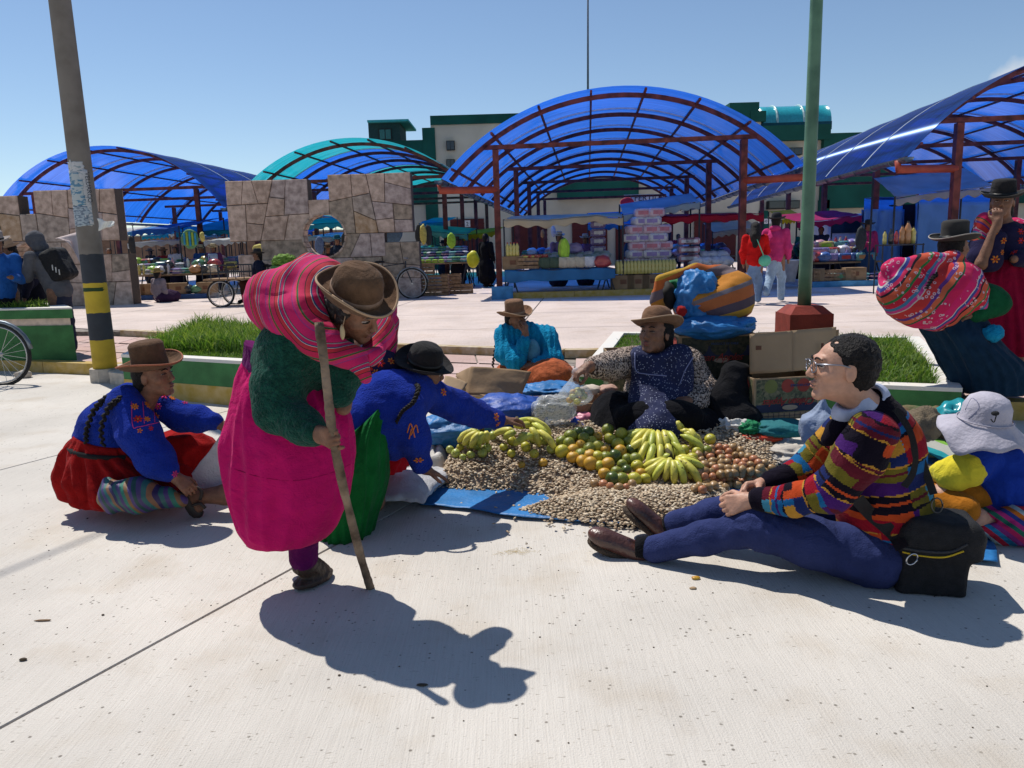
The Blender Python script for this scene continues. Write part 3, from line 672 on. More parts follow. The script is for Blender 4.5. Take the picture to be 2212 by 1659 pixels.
def canopy(label,fl,W,L,ze=2.98,rise=2.02,sheets=None,frames=5,posts=True,overl=.65,npurl=8,zb=ZQ,pipes=True,pin=1.17):
    """fl: front left end of the eave; axis AX, span along AR"""
    fl=V3((fl[0],fl[1],0)); t=thing('canopy',label,'canopy',(*(fl+AR*W/2)[:2],zb))
    R=(W*W/4+rise*rise)/(2*rise); a0=math.asin(W/2/R); zc=ze+rise-R
    def pt(a,y,r=R): return fl+AR*(W/2+r*sin(a))+AX*y+np.array([0,0,zc+r*cos(a)])
    nb=int(round(L/2.8)); step=L/nb; na=36
    for i in range(nb):                               # one sheet per bay
        y0,y1=i*step+.012,(i+1)*step-.012; aa=np.linspace(-a0,a0,na)
        V=[pt(a,y,R+.03) for y in np.linspace(y0,y1,3) for a in aa]; idx=np.arange(3*na).reshape(3,na)
        F=np.stack([idx[:-1,:-1],idx[:-1,1:],idx[1:,1:],idx[1:,:-1]],-1).reshape(-1,4)
        tx=np.array([AR*cos(a)+np.array([0,0,-sin(a)]) for _ in range(3) for a in aa]); mn=np.array([(AR*sin(a)+np.array([0,0,cos(a)]))*.70-AX*.71 for _ in range(3) for a in aa])
        s=sheets[i % len(sheets)] if sheets else M_BLUE
        mesh('roof_sheet',V,F,s,t,True,attrs={'tx': tx[:,0],'ty': tx[:,1],'tz': tx[:,2],'mx': mn[:,0],'my': mn[:,1],'mz': mn[:,2]})
    def arc_bar(y,w,d,m,nm,a1=None):
        a1=a1 or a0*.985; aa=np.linspace(-a1,a1,30); V=[]; F=[]
        for a in aa:
            for (dy,dr) in ((-w/2,-d),(w/2,-d),(w/2,0),(-w/2,0)): V.append(pt(a,y+dy,R+dr))
        for i in range(len(aa)-1):
            for j in range(4): k=(j+1) % 4; F.append((i*4+j,i*4+4+j,i*4+4+k,i*4+k))
        F += [(0,1,2,3),(116,119,118,117)]
        mesh(nm,V,F,m,t,False)
    for y in np.linspace(overl,L-.3,nb+1): arc_bar(y,.07,.10,M_MAR,'rib')
    for i in range(nb):                               # pale cover strips over the sheet joints
        if i: arc_bar(i*step,.07,-.045,mat('aluminium strip',(.55,.6,.66),rough=.35,metal=.5),'cover_strip')
    for k in range(npurl):
        a=-a0*.93+2*a0*.93*k/(npurl-1); MB().bar(pt(a,.06,R-.012),pt(a,L-.05,R-.012),.05,.05).build('purlin',M_MAR,t)
    zbm=ze+.74; ch=sqrt(R*R-(zbm-zc) ** 2)-.1
    for k,y in enumerate(np.linspace(overl,L-1.0,frames)):
        b=fl+AR*(W/2)+AX*y
        MB().bar(b-AR*ch+np.array([0,0,zbm]),b+AR*ch+np.array([0,0,zbm]),.07,.10).build('tie_beam',M_MAR,t)
        for s in (-1,1):
            q=b+AR*s*(W/2-pin); MB().bar(q+np.array([0,0,zb]),q+np.array([0,0,zbm-.06]),.145).build('post',M_MAR,t)
            if k in (0,) and pipes:
                e=b+AR*s*(W/2+.12)-AX*(overl-.3); z=ze-.22
                tube('drainpipe',[e+np.array([0,0,ze-.05]),e+np.array([0,0,z]),q+np.array([0,0,z-.0])],[.075,.085,.085],M_MARP,t,n=10)
    for s in (-1,1):
        e0=fl+AR*(W/2+s*(W/2+.07))+AX*(-.1)+np.array([0,0,ze-.02]); e1=e0+AX*(L+.1)
        V=[]; F=[]
        for p in (e0,e1):
            for a in np.linspace(pi,2*pi,7): V.append(p+AR*.10*cos(a)+np.array([0,0,.10*sin(a)]))
        for j in range(6): F.append((j,j+1,j+8,j+7))
        F += [tuple(range(7)),tuple(range(13,6,-1))]
        mesh('gutter',V,F,M_GUT,t,True)
        for y in np.arange(.8,L,1.1): MB().tube([e0+AX*y+AR*.108*cos(a)+np.array([0,0,.108*sin(a)]) for a in np.linspace(pi,2*pi,6)],.012,4).build('gutter_strap',M_GUT,t) if y < 14 else None
    return t
Wd=8.0
cf=P(955,388,18.2); cr_=P(967+1000,345,16.0)
ZE=cf[2]
canopy('large deep blue arched canopy in the middle over the grocery stalls',cf,Wd,22.4,ZE,1.82)
canopy('deep blue arched canopy cut by the right edge of the photo',cr_,8.2,20,ZE,2.02)
TL=P(497,400,25.4); S_=[M_TEAL,M_BLUE,M_BLUE,M_TEAL,M_TEAL]
canopy('arched canopy with mixed teal and blue sheets behind the stone wall with a round hole',TL,7.9,16,ZE,1.90,sheets=S_,pipes=False,overl=.9)
LL=P(-26,412,27.0)
canopy('blue arched canopy behind the left stone wall and utility pole',LL,8.2,20,ZE,2.1,pipes=False)
c4=V3(cr_)+AX*26+AR*(-1); 

# ================================================================ market building
YB=47.0
M_BG=mat('dark green render',(.008,.085,.065),nscale=.6,var=.2,rough=.85); M_BC=mat('cream render',(.60,.54,.43),nscale=.5,var=.12,rough=.9)
M_DARK=mat('dark glass',(.02,.03,.04),rough=.15,spec=.6); M_SHUT=mat('maroon roller shutter',(.11,.018,.018),rough=.6,nscale=3)
M_WFR=mat('window frame',(.03,.03,.03))
bl=thing('market_building','long cream market hall with dark green parapets and maroon shutters behind the canopies','building',(8,YB,ZQ))
def pane_box(u0,v0,u1,v1,y,dep,m,name,parent=None,floor=False):
    """box whose front face is seen between the given directions; sides vertical"""
    a=P(u0,v0,y); b=P(u1,v1,y); z1=a[2]; z0=b[2] if not floor else ZQ-.05; x0=P(u0,(v0+v1)/2,y)[0]; x1=P(u1,(v0+v1)/2,y)[0]
    return MB().box(((x0+x1)/2,y+dep/2,(z0+z1)/2),((x1-x0)/2,dep/2,(z1-z0)/2)).build(name,m,parent if parent is not None else bl)
pane_box(936,262,1640,560,YB,12,M_BC,'wall',floor=True)
pane_box(1636,300,2400,560,YB+.3,12,M_BC,'wall',floor=True)
pane_box(780,440,936,560,YB+.2,12,M_BC,'wall',floor=True)
pane_box(1576,222,1640,262,YB-.1,12,M_BG,'parapet'); pane_box(929,250,1200,262,YB-.12,12.2,M_BG,'parapet')
pane_box(1200,243,1576,256,YB-.12,12.2,M_BG,'parapet')
pane_box(918,276,945,560,YB-.1,12.2,M_BG,'green_pier',floor=True)
pane_box(846,304,920,440,YB-.05,12,M_BG,'green_wall')
pane_box(1205,392,1380,425,YB-.9,.85,M_BG,'fascia')
pane_box(1622,240,1655,262,YB-.15,11,M_BG,'parapet'); pane_box(1640,272,1795,300,YB-.2,12,M_BG,'parapet')
pane_box(1778,288,2420,432,YB-.15,12,M_BG,'green_wall'); pane_box(1770,432,1790,560,YB-.15,.4,M_BG,'green_pier',floor=True); pane_box(1640,455,1658,560,YB-.1,.3,M_BG,'green_pier',floor=True)
pane_box(1889,278,2420,292,YB-.2,12,M_BG,'parapet')
# tower with a thin turquoise roof slab
tw=thing('stair_tower','dark green stair tower with a two-pane window on the market building roof','tower',P(838,304,YB+3))
pane_box(796,262,864,306,YB+3,3,mat('tower render',(.02,.06,.06)),'wall',tw)
w=pane_box(818,278,846,301,YB+2.93,.06,M_WFR,'window',tw); pane_box(820,280,831,300,YB+2.9,.03,mat('tower glass',(.03,.16,.15),rough=.2),'pane',w); pane_box(833,280,844,300,YB+2.9,.03,_M['tower glass'],'pane',w)
pane_box(793,259.5,882,261.5,YB+2.6,4.2,mat('turquoise roof edge',(.05,.4,.42)),'roof',tw)
for (u0,v0,u1,v1) in [(964,304,982,324),(964,344,982,362),(1697,319,1734,334),(1661,434,1728,450)]:
    w=pane_box(u0,v0,u1,v1,YB-.22,.5,M_WFR,'window'); um=(u0+u1)/2
    pane_box(u0+1.2,v0+1.2,um-.4,v1-1.2,YB-.25,.02,M_DARK,'pane',w); pane_box(um+.4,v0+1.2,u1-1.2,v1-1.2,YB-.25,.02,M_DARK,'pane',w)
def shutter(u0,v0,u1,v1):
    w=pane_box(u0,v0,u1,v1,YB-.12,.1,M_SHUT,'roller_shutter',floor=True); a=P(u0,v0,YB-.2); b=P(u1,v0,YB-.2); z=a[2]
    k=0
    while z > .6 and k < 12: z -= .28; k += 1; MB().box(((a[0]+b[0])/2,YB-.15,z),((b[0]-a[0])/2,.03,.05)).build('slat',M_SHUT,w)
for q in [(973,474,1046,516),(1105,478,1182,540),(1236,481,1312,540),(1500,462,1590,560),(1330,485,1400,540),(1820,470,1900,540)]: shutter(*q)
# barrel vault skylight on the roof
sk=thing('roof_vault','turquoise barrel vault skylight standing on the market building roof','skylight',P(1717,278,YB+2))
a=P(1640,278,YB+1.5); b=P(1796,278,YB+1.5); top=P(1717,221,YB+1.5)[2]-a[2]; V=[]; F=[]; n1,n2=8,16
for i in range(n1):
    for j in range(n2): t=pi*j/(n2-1); V.append((a[0]+(b[0]-a[0])*i/(n1-1),YB+2.9-1.4*cos(t),a[2]+.1+(top-.1)*sin(t) ** .8))
for i in range(n1-1):
    for j in range(n2-1): F.append((i*n2+j,(i+1)*n2+j,(i+1)*n2+j+1,i*n2+j+1))
F.append(tuple(range(n2))); F.append(tuple(range((n1-1)*n2,n1*n2)))
mesh('glazing',V,F,mat('turquoise glazing',(.02,.36,.42),rough=.2,spec=.8,coat=.5),sk,True)
for x in (.25,.62):
    xx=a[0]+(b[0]-a[0])*x; MB().tube([(xx,YB+2.9-1.45*cos(t),a[2]+.13+(top-.1)*sin(t) ** .8) for t in np.linspace(.02,pi-.02,14)],.06,6).build('hoop',mat('vault hoop',(.45,.6,.6),rough=.3),sk)
pane_box(1640,266,1797,279,YB+1.2,.25,mat('vault base',(.01,.08,.12)),'base',sk)
mast=thing('antenna_mast','thin radio mast rising above the middle canopy','mast',P(1270,255,YB+4)); tube('mast_tube',[P(1270,262,YB+4),P(1270,-140,YB+4)],[.08,.05],mat('mast steel',(.18,.2,.24)),mast,n=6)
# signs
def sign(label,u0,v0,u1,v1,y,bg,parts,cat='sign',name='sign',text=None):
    a=P(u0,v0,y); b=P(u1,v1,y); t=thing(name,label,cat,((a[0]+b[0])/2,y,b[2]))
    MB().box(((a[0]+b[0])/2,y+.03,(a[2]+b[2])/2),((b[0]-a[0])/2,.03,(a[2]-b[2])/2)).build('board',bg,t)
    for (txt,uu,vv,h,m) in parts: letters(txt,h,P(uu,vv,y-.01),(1,0,0),(0,0,1),m,t)
    return t
M_SW=mat('sign white',(.65,.65,.66)); M_INK=mat('sign ink',(.02,.02,.025)); M_SRED=mat('sign red',(.5,.03,.06)); M_SG=mat('sign green',(.10,.22,.16))
sg=sign('fertilizer shop banner with pink fruit picture under the middle canopy',1348,421,1478,448,40.6,M_SW,[('FERTILIZANTES',1370,434,.42,M_INK),('semillas y abonos',1380,441,.16,M_SRED)],name='banner',cat='banner')
a=P(1355,436,40.5); lump('fruit_picture',(a[0],a[1]+.04,a[2]),(.35,.03,.22),M_SRED,sg,sub=2)
sign('small white number two sign by the left maroon shutter',1003,476,1016,490,YB-.3,M_SW,[('2',1007,487.5,.30,M_INK)])
sign('small white A-0 number sign over the shutter right of the middle canopy',1641-2,473,1668-2,483,40.8,M_SW,[('A-0',1645,481,.2,M_INK)])

fw_=thing('boundary_wall','low far brick boundary wall behind the stalls at the left','wall',(-30,62,ZQ)); MB().box((-36,62,ZQ+1.4),(32,.15,1.4)).build('wall',mat('far brick',(.30,.17,.11),nscale=2,var=.2),fw_); MB().box((-36,62,ZQ+2.86),(32.1,.22,.06)).build('coping',M_KERB,fw_)
# ================================================================ stone walls
M_ST=[mat('stone %d' % i,c,rough=.9,nscale=7,var=.22,bump=.5,bscale=35,col2=c2) for i,(c,c2) in enumerate([((.40,.285,.22),(.46,.34,.27)),((.45,.33,.26),(.50,.38,.31)),((.31,.25,.21),(.38,.31,.26)),((.42,.27,.15),(.42,.31,.22)),((.35,.27,.25),(.42,.34,.31)),((.25,.20,.155),(.34,.27,.21))])]
M_MORT=mat('dark mortar',(.10,.075,.06),nscale=20)
def bsp(rect,amin,rg,out):
    def rec(p):
        P_=np.array(p); A=area(p)
        if A < amin*rg.uniform(.8,2.2): out.append(p); return
        d=P_.max(0)-P_.min(0); c=P_.mean(0)+(rg.random(2)-.5)*d*.25; ang=(0 if d[1] > d[0]*rg.uniform(.8,1.2) else pi/2)+rg.normal(0,.16)
        a,b=-sin(ang),cos(ang); cc=a*c[0]+b*c[1]; p1=clip_poly(p,a,b,cc); p2=clip_poly(p,-a,-b,-cc)
        if len(p1) < 3 or len(p2) < 3 or min(area(p1),area(p2)) < amin*.25: out.append(p); return
        rec(p1); rec(p2)
    rec(list(rect))
def dist_pt(c,p):
    p=np.array(p); n=len(c); ins=True; d=1e9
    for i in range(n):
        a,b=c[i],c[(i+1) % n]; ab=b-a; t=np.clip((p-a) @ ab/(ab @ ab),0,1); d=min(d,np.linalg.norm(p-a-t*ab)); ins &= (ab[0]*(p-a)[1]-ab[1]*(p-a)[0]) > 0
    return 0 if ins else d
def stone_wall(label,y,rects,hole,thick,base_v,slot=None,seed=1,amin=.16,yaw=0.0,extra_side=None):
    """rects: (u0, v0, u1, v1) blocks seen from the road; hole: (u, v, radius px)"""
    rg=np.random.default_rng(seed); us=[r[0] for r in rects]+[r[2] for r in rects]; vs=[r[1] for r in rects]+[r[3] for r in rects]
    org=P((min(us)+max(us))/2,base_v,y); k=y/FOC
    t=thing('stone_wall',label,'wall',(org[0],y,ZQ))
    cu=(min(us)+max(us))/2
    f=lambda u,v: ((u-cu)*k,ZQ+(base_v-v)*k)
    hx,hz,hr=(0,0,0) if hole is None else (*f(hole[0],hole[1]),hole[2]*k)
    ex=np.array([1,0,0.]); R=np.stack([ex,(0,0,1),(0,-1,0)],1); o=V3((org[0],y,0))
    for r in rects:
        (x0,z1),(x1,z0)=f(r[0],r[1]),f(r[2],r[3]); x0 += .001; x1 -= .001
        cells=[]; bsp([(x0,z0),(x1,z0),(x1,z1),(x0,z1)],amin,rg,cells)
        for c in cells:
            zf=rg.uniform(.0,.035); ms=M_ST[rg.choice(6,p=[.28,.27,.15,.07,.13,.10])]; c=np.array(c)
            cen=c.mean(0); dd=cen-c; l=np.linalg.norm(dd,axis=1,keepdims=True); g=c+dd/(l+1e-9)*.009
            if hole is None or dist_pt(c,(hx,hz)) > hr: MB().prism(g,-thick,zf,inset=.014,R=R,o=o).build('stone',ms,t); MB().prism(c,-thick+.03,-.022,R=R,o=o).build('mortar',M_MORT,t); continue
            for q,za,zb,m_,nm in ((g,-thick,zf,ms,'stone'),(c,-thick+.03,-.022,M_MORT,'mortar')):
                mb=MB(); k2=0
                for i in range(16):                  # the block less the round opening, sector by sector
                    a0s,a1s=2*pi*i/16,2*pi*(i+1)/16; s=[tuple(v) for v in q]
                    s=clip_poly(s,sin(a0s),-cos(a0s),sin(a0s)*hx-cos(a0s)*hz)
                    if len(s) >= 3: s=clip_poly(s,-sin(a1s),cos(a1s),-sin(a1s)*hx+cos(a1s)*hz)
                    am=(a0s+a1s)/2
                    if len(s) >= 3: s=clip_poly(s,-cos(am),-sin(am),-(cos(am)*hx+sin(am)*hz)-hr*cos(pi/16))
                    if len(s) >= 3 and area(s) > 1e-4: mb.prism(s,za,zb,R=R,o=o); k2 += 1
                if k2: mb.build(nm,m_,t)
    if hole is not None:
        n=22
        a0_=-.35*pi*0
        for i in range(n):
            a,b=2*pi*i/n,2*pi*(i+1)/n-.03
            q=[(hx+hr*.96*cos(a),hz+hr*.96*sin(a)),(hx+(hr+.02)*cos(a),hz+(hr+.02)*sin(a)),(hx+(hr+.02)*cos(b),hz+(hr+.02)*sin(b)),(hx+hr*.96*cos(b),hz+hr*.96*sin(b))]
            if q[1][1] < ZQ: continue
            MB().prism(q,-thick-.01,.045,R=R,o=o).build('ring_stone',M_ST[i % 3],t)
    return t
stone_wall('notched stone wall with a large round opening in front of the teal canopy',19.4,
    [(510,395,682,520),(725,388,899,510),(682,438,725,520),(574,520,682,560),(682,520,725,560),(725,510,838,560),(524,548,574,652),(574,560,725,652),(725,560,830,652),(830,530,910,652)],(710,513,46),.42,648,seed=4,amin=.30)
stone_wall('notched stone wall with an arched opening behind the utility pole',19.8,
    [(-60,414,68,508),(102,405,272,512),(68,452,102,508),(-60,508,68,560),(68,508,102,560),(102,512,196,560),(-60,560,90,648),(90,560,196,648),(196,540,286,650)],(82,552,42),.45,648,seed=9,amin=.30)
# ================================================================ figure toolkit
M_SK=mat('weathered brown skin',(.20,.095,.055),rough=.55,nscale=30,var=.22,bump=.25,bscale=90,spec=.35,subsurf=.08)
M_SKL=mat('light tanned skin',(.46,.25,.17),rough=.5,nscale=30,var=.12,bump=.12,bscale=110,spec=.35,subsurf=.1)
M_HAIR=mat('black hair',(.010,.008,.008),rough=.62,nscale=50,var=.5,bump=.8,bscale=160,spec=.25)
M_EYE=mat('eye white',(.45,.38,.34),rough=.2); M_IRIS=mat('iris',(.02,.012,.01),rough=.15)
M_LIP=mat('lips',(.22,.07,.06),rough=.5,var=.1); M_LIPD=mat('dark lips',(.15,.055,.045),rough=.5,var=.1)
class Head:
    def __init__(s,S,c,up,fwd,sc=1.0,ears=True,old=0.0,k=.012,jaw=1.0,neck=None):
        s.c=V3(c); s.R=frame(up,fwd); s.s=sc; h=s.h; R=s.R
        sr=sc/SDF.rs
        def E(p,r,kk=k,sub=False): S.ell(h(*p),V3(r)*sr,R,kk*sc,sub)
        def C(a,b,ra,rb,kk=k,sub=False): S.cap(h(*a),h(*b),ra*sr,rb*sr,kk*sc,sub)
        E((0,-.015,.035),(.073,.090,.076),.02); E((0,.026,-.01),(.062,.062,.085),.03); E((0,.030,-.066),(.046*jaw,.046,.034),.03)
        C((-.012,.072,-.092),(.012,.072,-.092),.016,.016,.02)
        E((0,.082,.034),(.050,.012,.010),.014)                                                # brow
        for x in (-1,1):
            E((.042*x,.056,-.016),(.022,.022,.019),.018)                                    # cheek
            E((.030*x,.098,.010),(.018,.013,.011),.010,True)                              # socket
        C((0,.088,.020),(0,.107,-.020),.0075,.0115,.010); C((-.011,.098,-.026),(.011,.098,-.026),.0085,.0085,.007)
        E((0,.090,-.050),(.021,.010,.0065),.006); E((0,.088,-.063),(.018,.010,.0065),.006); E((0,.101,-.0565),(.024,.008,.0022),.004,True)
        if old:
            for x in (-1,1): C((.022*x,.098,-.022),(.036*x,.086,-.056),.0025,.0025,.005,True); C((.046*x,.078,-.03),(.05*x,.06,-.06),.0022,.002,.005,True)
            for z in (.046,.056,.066): C((-.03,.094-(z-.046)*.25,z),(.03,.094-(z-.046)*.25,z),.0018,.0018,.004,True)
        if ears:
            for x in (-1,1): E((.076*x,-.004,-.004),(.007,.019,.031),.008); E((.084*x,.002,.002),(.006,.009,.015),.004,True)
        n=neck if neck is not None else h(0,-.03,-.17)
        S.cap(h(0,-.02,-.06),n,.052*sc,.058*sc,.03*sc)
    def h(s,x,y,z): return s.c+s.R @ (V3((x,y,z))*s.s)
    def face(s,t,lip=None,brow=None,squint=.6):
        for x in (-1,1):
            V,F=_ICO[2]; c=s.h(.030*x,.076,.010); W=(V*V3((.0145,.0125,.0125*squint))*s.s) @ s.R.T+c
            e=mesh('eye',W,F,M_EYE,t)
            c2=s.h(.030*x,.0845,.010); W=(V*V3((.0062,.005,.0062*min(1,squint*1.4)))*s.s) @ s.R.T+c2; mesh('iris',W,F,M_IRIS,e)
            tube('eyebrow',[s.h(.014*x,.097,.030),s.h(.03*x,.096,.037),s.h(.047*x,.082,.031)],[.003*s.s,.0035*s.s,.002*s.s],brow or M_HAIR,t,n=6,sub=7)
            tube('eyelid',[s.h(.014*x,.085,.010),s.h(.03*x,.0915,.0165*(.5+squint*.5)),s.h(.046*x,.080,.010)],.0022*s.s,M_HAIR,t,n=5,sub=7)
        V,F=_ICO[2]
        for z,r in ((-.0505,.0048),(-.0625,.0052)):
            W=(V*V3((.019,.0065,r))*s.s) @ s.R.T+s.h(0,.0945 if z >-.055 else .0915,z); mesh('lip',W,F,lip or M_LIPD,t)
def hand(S,w,d,n,side=1,curl=.5,s=1.0,spread=1.0,thumb=.5,fl=(.072,.080,.074,.058)):
    """w wrist, d direction of the fingers, n where the palm faces, side +1/-1 picks the thumb side"""
    w=V3(w); d=nrm(d); n=V3(n); n=nrm(n-d*(n @ d)); t=np.cross(n,d)*side; s_=s; k=.006
    S.cap(w-d*.02*s,w+d*.02*s,.026*s,.026*s,.02)
    for i,(o,L) in enumerate(zip((.030,.010,-.010,-.029),fl)):
        kn=w+(d*(.085-.004*abs(i-1))+t*o*spread)*s; S.cap(w+(d*.015+t*o*.5)*s,kn,.0155*s,.0115*s,.014)
        p=kn; a=0
        dirn=nrm(d+t*(o*1.6)*spread)
        for f,c,r0,r1 in ((.45,.75,.0098,.0090),(.31,1.0,.0090,.0082),(.24,.7,.0082,.0068)):
            a += c*curl*1.35; q=p+(dirn*cos(a)+n*sin(a))*L*f*s; S.cap(p,q,r0*s,r1*s,.003); p=q
    b=w+(d*.022+t*.020)*s; q=b+(d*.032+t*.030+n*.018*thumb*2)*s; r=q+(d*.028+t*.010*(1-thumb)+n*.022*thumb)*s; u=r+(d*.020-t*.006*thumb+n*.012*thumb)*s
    S.cap(b,q,.015*s,.0115*s,.012); S.cap(q,r,.0108*s,.0098*s,.003); S.cap(r,u,.0095*s,.0075*s,.003)
def hat(t,c,up,fwd,R=.09,h=.11,B=.155,m=None,band=None,edge=None,roll=.028,tilt=.008,crown='bowler',name='hat'):
    Fm=frame(up,fwd); c=V3(c); ns=48
    if crown == 'bowler': pr=[(0.001,h),(.35*R,h*.985),(.62*R,h*.93),(.84*R,h*.80),(.95*R,h*.60),(R,h*.32),(R,.014),(1.03*R,.004)]
    elif crown == 'tall': pr=[(0.001,h),(.5*R,h*.99),(.80*R,h*.95),(.93*R,h*.84),(.93*R,h*.6),(.95*R,h*.3),(R,.016),(1.04*R,.004)]
    else: pr=[(0.001,h*.86),(.35*R,h*.88),(.65*R,h),(.82*R,h*.97),(.9*R,h*.8),(.97*R,h*.4),(R,.014),(1.04*R,.004)]
    w=B-R; top=[(R+w*a,roll*a ** 2.6) for a in (.2,.4,.6,.78,.92,1.0)]; bot=[(r+(.003 if i == 5 else 0),z-.0065) for i,(r,z) in enumerate(top)][::-1]
    prof=pr+top+[(B+.005,roll-.002)]+bot+[(R*.99,-.005),(.001,-.005)]
    a=np.arange(ns)*2*pi/ns; rings=[]
    for r,z in prof:
        q=max(0,(r-R)/w) if r > R else 0
        zz=z+tilt*q ** 2*np.cos(2*a)*2; dent=1-(.03 if z > h*.5 else 0)*np.cos(2*a)
        L=np.stack([r*np.cos(a)*dent,r*np.sin(a)*1.06,zz+0*a],1); L += .0015*fbm(L*30,3)[:,None]; rings.append(L @ Fm.T+c)
    V,F=loft(rings,ns,True); o=mesh(name,V,F,m,t,True)
    if band is not None:
        rings=[np.stack([(R*k_+e)*np.cos(a),(R*k_+e)*1.06*np.sin(a),z+.0008*np.sin(9*a)],1) @ Fm.T+c for k_,e,z in ((1.0,.0,.006),(1.0,.0035,.008),(1.0,.0038,.026),(1.0,-.001,.030))]
        V,F=loft(rings,ns,False); mesh('hat_band',V,F,band,o,True)
    if edge is not None:
        tube('brim_edge',[Fm @ V3(((B+.002)*cos(x),(B+.002)*1.06*sin(x),roll-.002+tilt*2*cos(2*x)))+c for x in np.linspace(0,2*pi,49)],.0045,edge,o,n=6)
    return o
def skirt(name,rings,m,t,ns=160,nl=22,npl=26,seed=0,folds=None,attrs=None):
    """rings: (centre, rx, ry, pleat depth[, axis x, axis y])"""
    rings=[tuple(r)+((V3((1,0,0)),V3((0,1,0))) if len(r) < 6 else ()) for r in rings]
    n=len(rings); src=np.array([np.concatenate([V3(r[0]),[r[1],r[2],r[3]],V3(r[4]),V3(r[5])]) for r in rings]); S=catmull(src,nl)
    rg=np.random.default_rng(seed); a=np.arange(ns)*2*pi/ns; ph=np.cumsum(1+.5*rg.normal(0,1,ns)); ph=ph/ph[-1]*2*pi*npl; out=[]
    for q,r in enumerate(S):
        f1,f2=npl/5.2,npl/2.4; wv=.75*ridge(np.column_stack([np.cos(a)*f1,np.sin(a)*f1,np.full(ns,q*.05)]),seed,1)+.35*vnoise(np.column_stack([np.cos(a)*f2,np.sin(a)*f2,np.full(ns,q*.04+3)]),seed+1)*(1-.5*q/len(S))+.4*vnoise(np.column_stack([np.cos(a)*1.6,np.sin(a)*1.6,np.full(ns,q*.16)]),seed)
        k=1+2.3*r[5]*wv; out.append(r[:3]+np.outer(np.cos(a)*k*r[3],nrm(r[6:9]))+np.outer(np.sin(a)*k*r[4],nrm(r[9:12])))
    V,F=loft(out,ns,True); at={k: f(V) for k,f in attrs.items()} if attrs else None
    cc=np.repeat(np.array([r[:3] for r in S]),ns,0); dv=V-cc; dv /= np.linalg.norm(dv,axis=1,keepdims=True)+1e-9; V=V+dv*(.016*ridge(V*V3((6,6,3.2)),seed+9,3)+.012*vnoise(V*3,seed+2))[:,None]
    return mesh(name,V,F,m,t,True,attrs=at)
def braid(t,pts,r=.014,name='braid',m=None):
    p=catmull(pts,max(6,int(sum(np.linalg.norm(np.diff(np.array(pts,float),axis=0),axis=1))/(r*.75)))); mb=MB(); V,F=_ICO[1]
    for i in range(len(p)-1):
        d=nrm(p[i+1]-p[i]); x=nrm(np.cross(d,(.3,-1,.2))); y=np.cross(d,x); s=1 if i % 2 else -1
        ax=nrm(d+x*s*.6); R=np.stack([ax,nrm(np.cross(y,ax)),y],1); tp=1-.45*i/len(p)
        mb.add((V*V3((1.35,.72,.8))*r*tp) @ R.T+p[i]+x*s*r*.26*tp,F)
    return mb.build(name,m or M_HAIR,t,True)
def wr(amp,freq,seed=0,o=2,sq=None):
    def f(V,no): 
        q=V*freq if sq is None else V*np.array(sq)*freq
        return amp*ridge(q,seed,o)
    return f
def near_chain(V,chains):
    """length along the nearest chain and its index"""
    best=np.full(len(V),1e9); s_=np.zeros(len(V)); ci=np.zeros(len(V),int); an=np.zeros(len(V))
    for k,(pts,rad) in enumerate(chains):
        acc=0; pts=[V3(p) for p in pts]
        for i in range(len(pts)-1):
            a,b=pts[i],pts[i+1]; ab=b-a; L=np.linalg.norm(ab); t=((V-a) @ ab)/L ** 2; tc=t.clip(0,1); q=a+tc[:,None]*ab; d=np.linalg.norm(V-q,axis=1)-rad
            u=d < best; best[u]=d[u]; s_[u]=(acc+t*L)[u]; ci[u]=k
            x=nrm(np.cross(ab,(.1,.3,1) if abs(ab[2]) < .8*L else (1,.2,.1))); y=nrm(np.cross(ab,x)); an[u]=np.arctan2((V-q) @ y,(V-q) @ x)[u]; acc += L
    return s_,ci,an
PINKS=[(.62,.02,.13),(.03,.02,.04),(.30,.27,.30),(.55,.015,.10),(.03,.06,.18),(.55,.55,.5),(.50,.03,.05),(.02,.02,.02),(.55,.02,.09),(.04,.16,.07),(.03,.02,.02),(.55,.12,.05),(.62,.03,.16),(.25,.05,.22)]
PW=[6,.5,.7,2.2,.8,.35,3,.5,4,.7,.5,.5,2.5,.6]
M_AG=ramp_mat('striped pink carrying cloth',PINKS,widths=PW,bscale=300,overlay=None)
BR=[(.65,.02,.14),(.60,.60,.58),(.05,.07,.30),(.62,.03,.10),(.02,.02,.03),(.60,.10,.05),(.03,.20,.06),(.58,.02,.05),(.06,.20,.35),(.60,.05,.25),(.55,.50,.45),(.55,.04,.04),(.12,.04,.22),(.62,.13,.06),(.02,.10,.05),(.62,.02,.10)]
M_AG2=ramp_mat('bright striped carrying cloth with woven flowers',BR,widths=[3,.35,1,1,.7,2,.8,1.8,1.1,1,.35,3,1,1.6,.6,3],bscale=300,overlay=((.50,.36,.40),30,.20,.36))
M_FELT=mat('brown felt',(.115,.065,.038),rough=.95,nscale=30,var=.15,bump=.3,bscale=200,sheen=.5,spec=.1)
M_FELTL=mat('light brown felt',(.20,.11,.065),rough=.95,nscale=30,var=.12,bump=.3,bscale=200,sheen=.5,spec=.1)
M_FELTE=mat('tan felt edge',(.36,.24,.15),rough=.9,var=.1); M_BAND=mat('tan ribbon',(.24,.15,.10),rough=.6,var=.15,nscale=40)
M_BLK=mat('black felt',(.012,.011,.012),rough=.9,var=.3,bump=.3,bscale=200,sheen=.3); M_BLKB=mat('black ribbon',(.01,.01,.01),rough=.4)
M_MAG=cloth('magenta wool skirt',(.47,.008,.11),var=.16); M_GRNS=cloth('dark green fuzzy wool',(.012,.065,.045),var=.5,bump=1.0,bscale=90,sheen=.8,nscale=40)
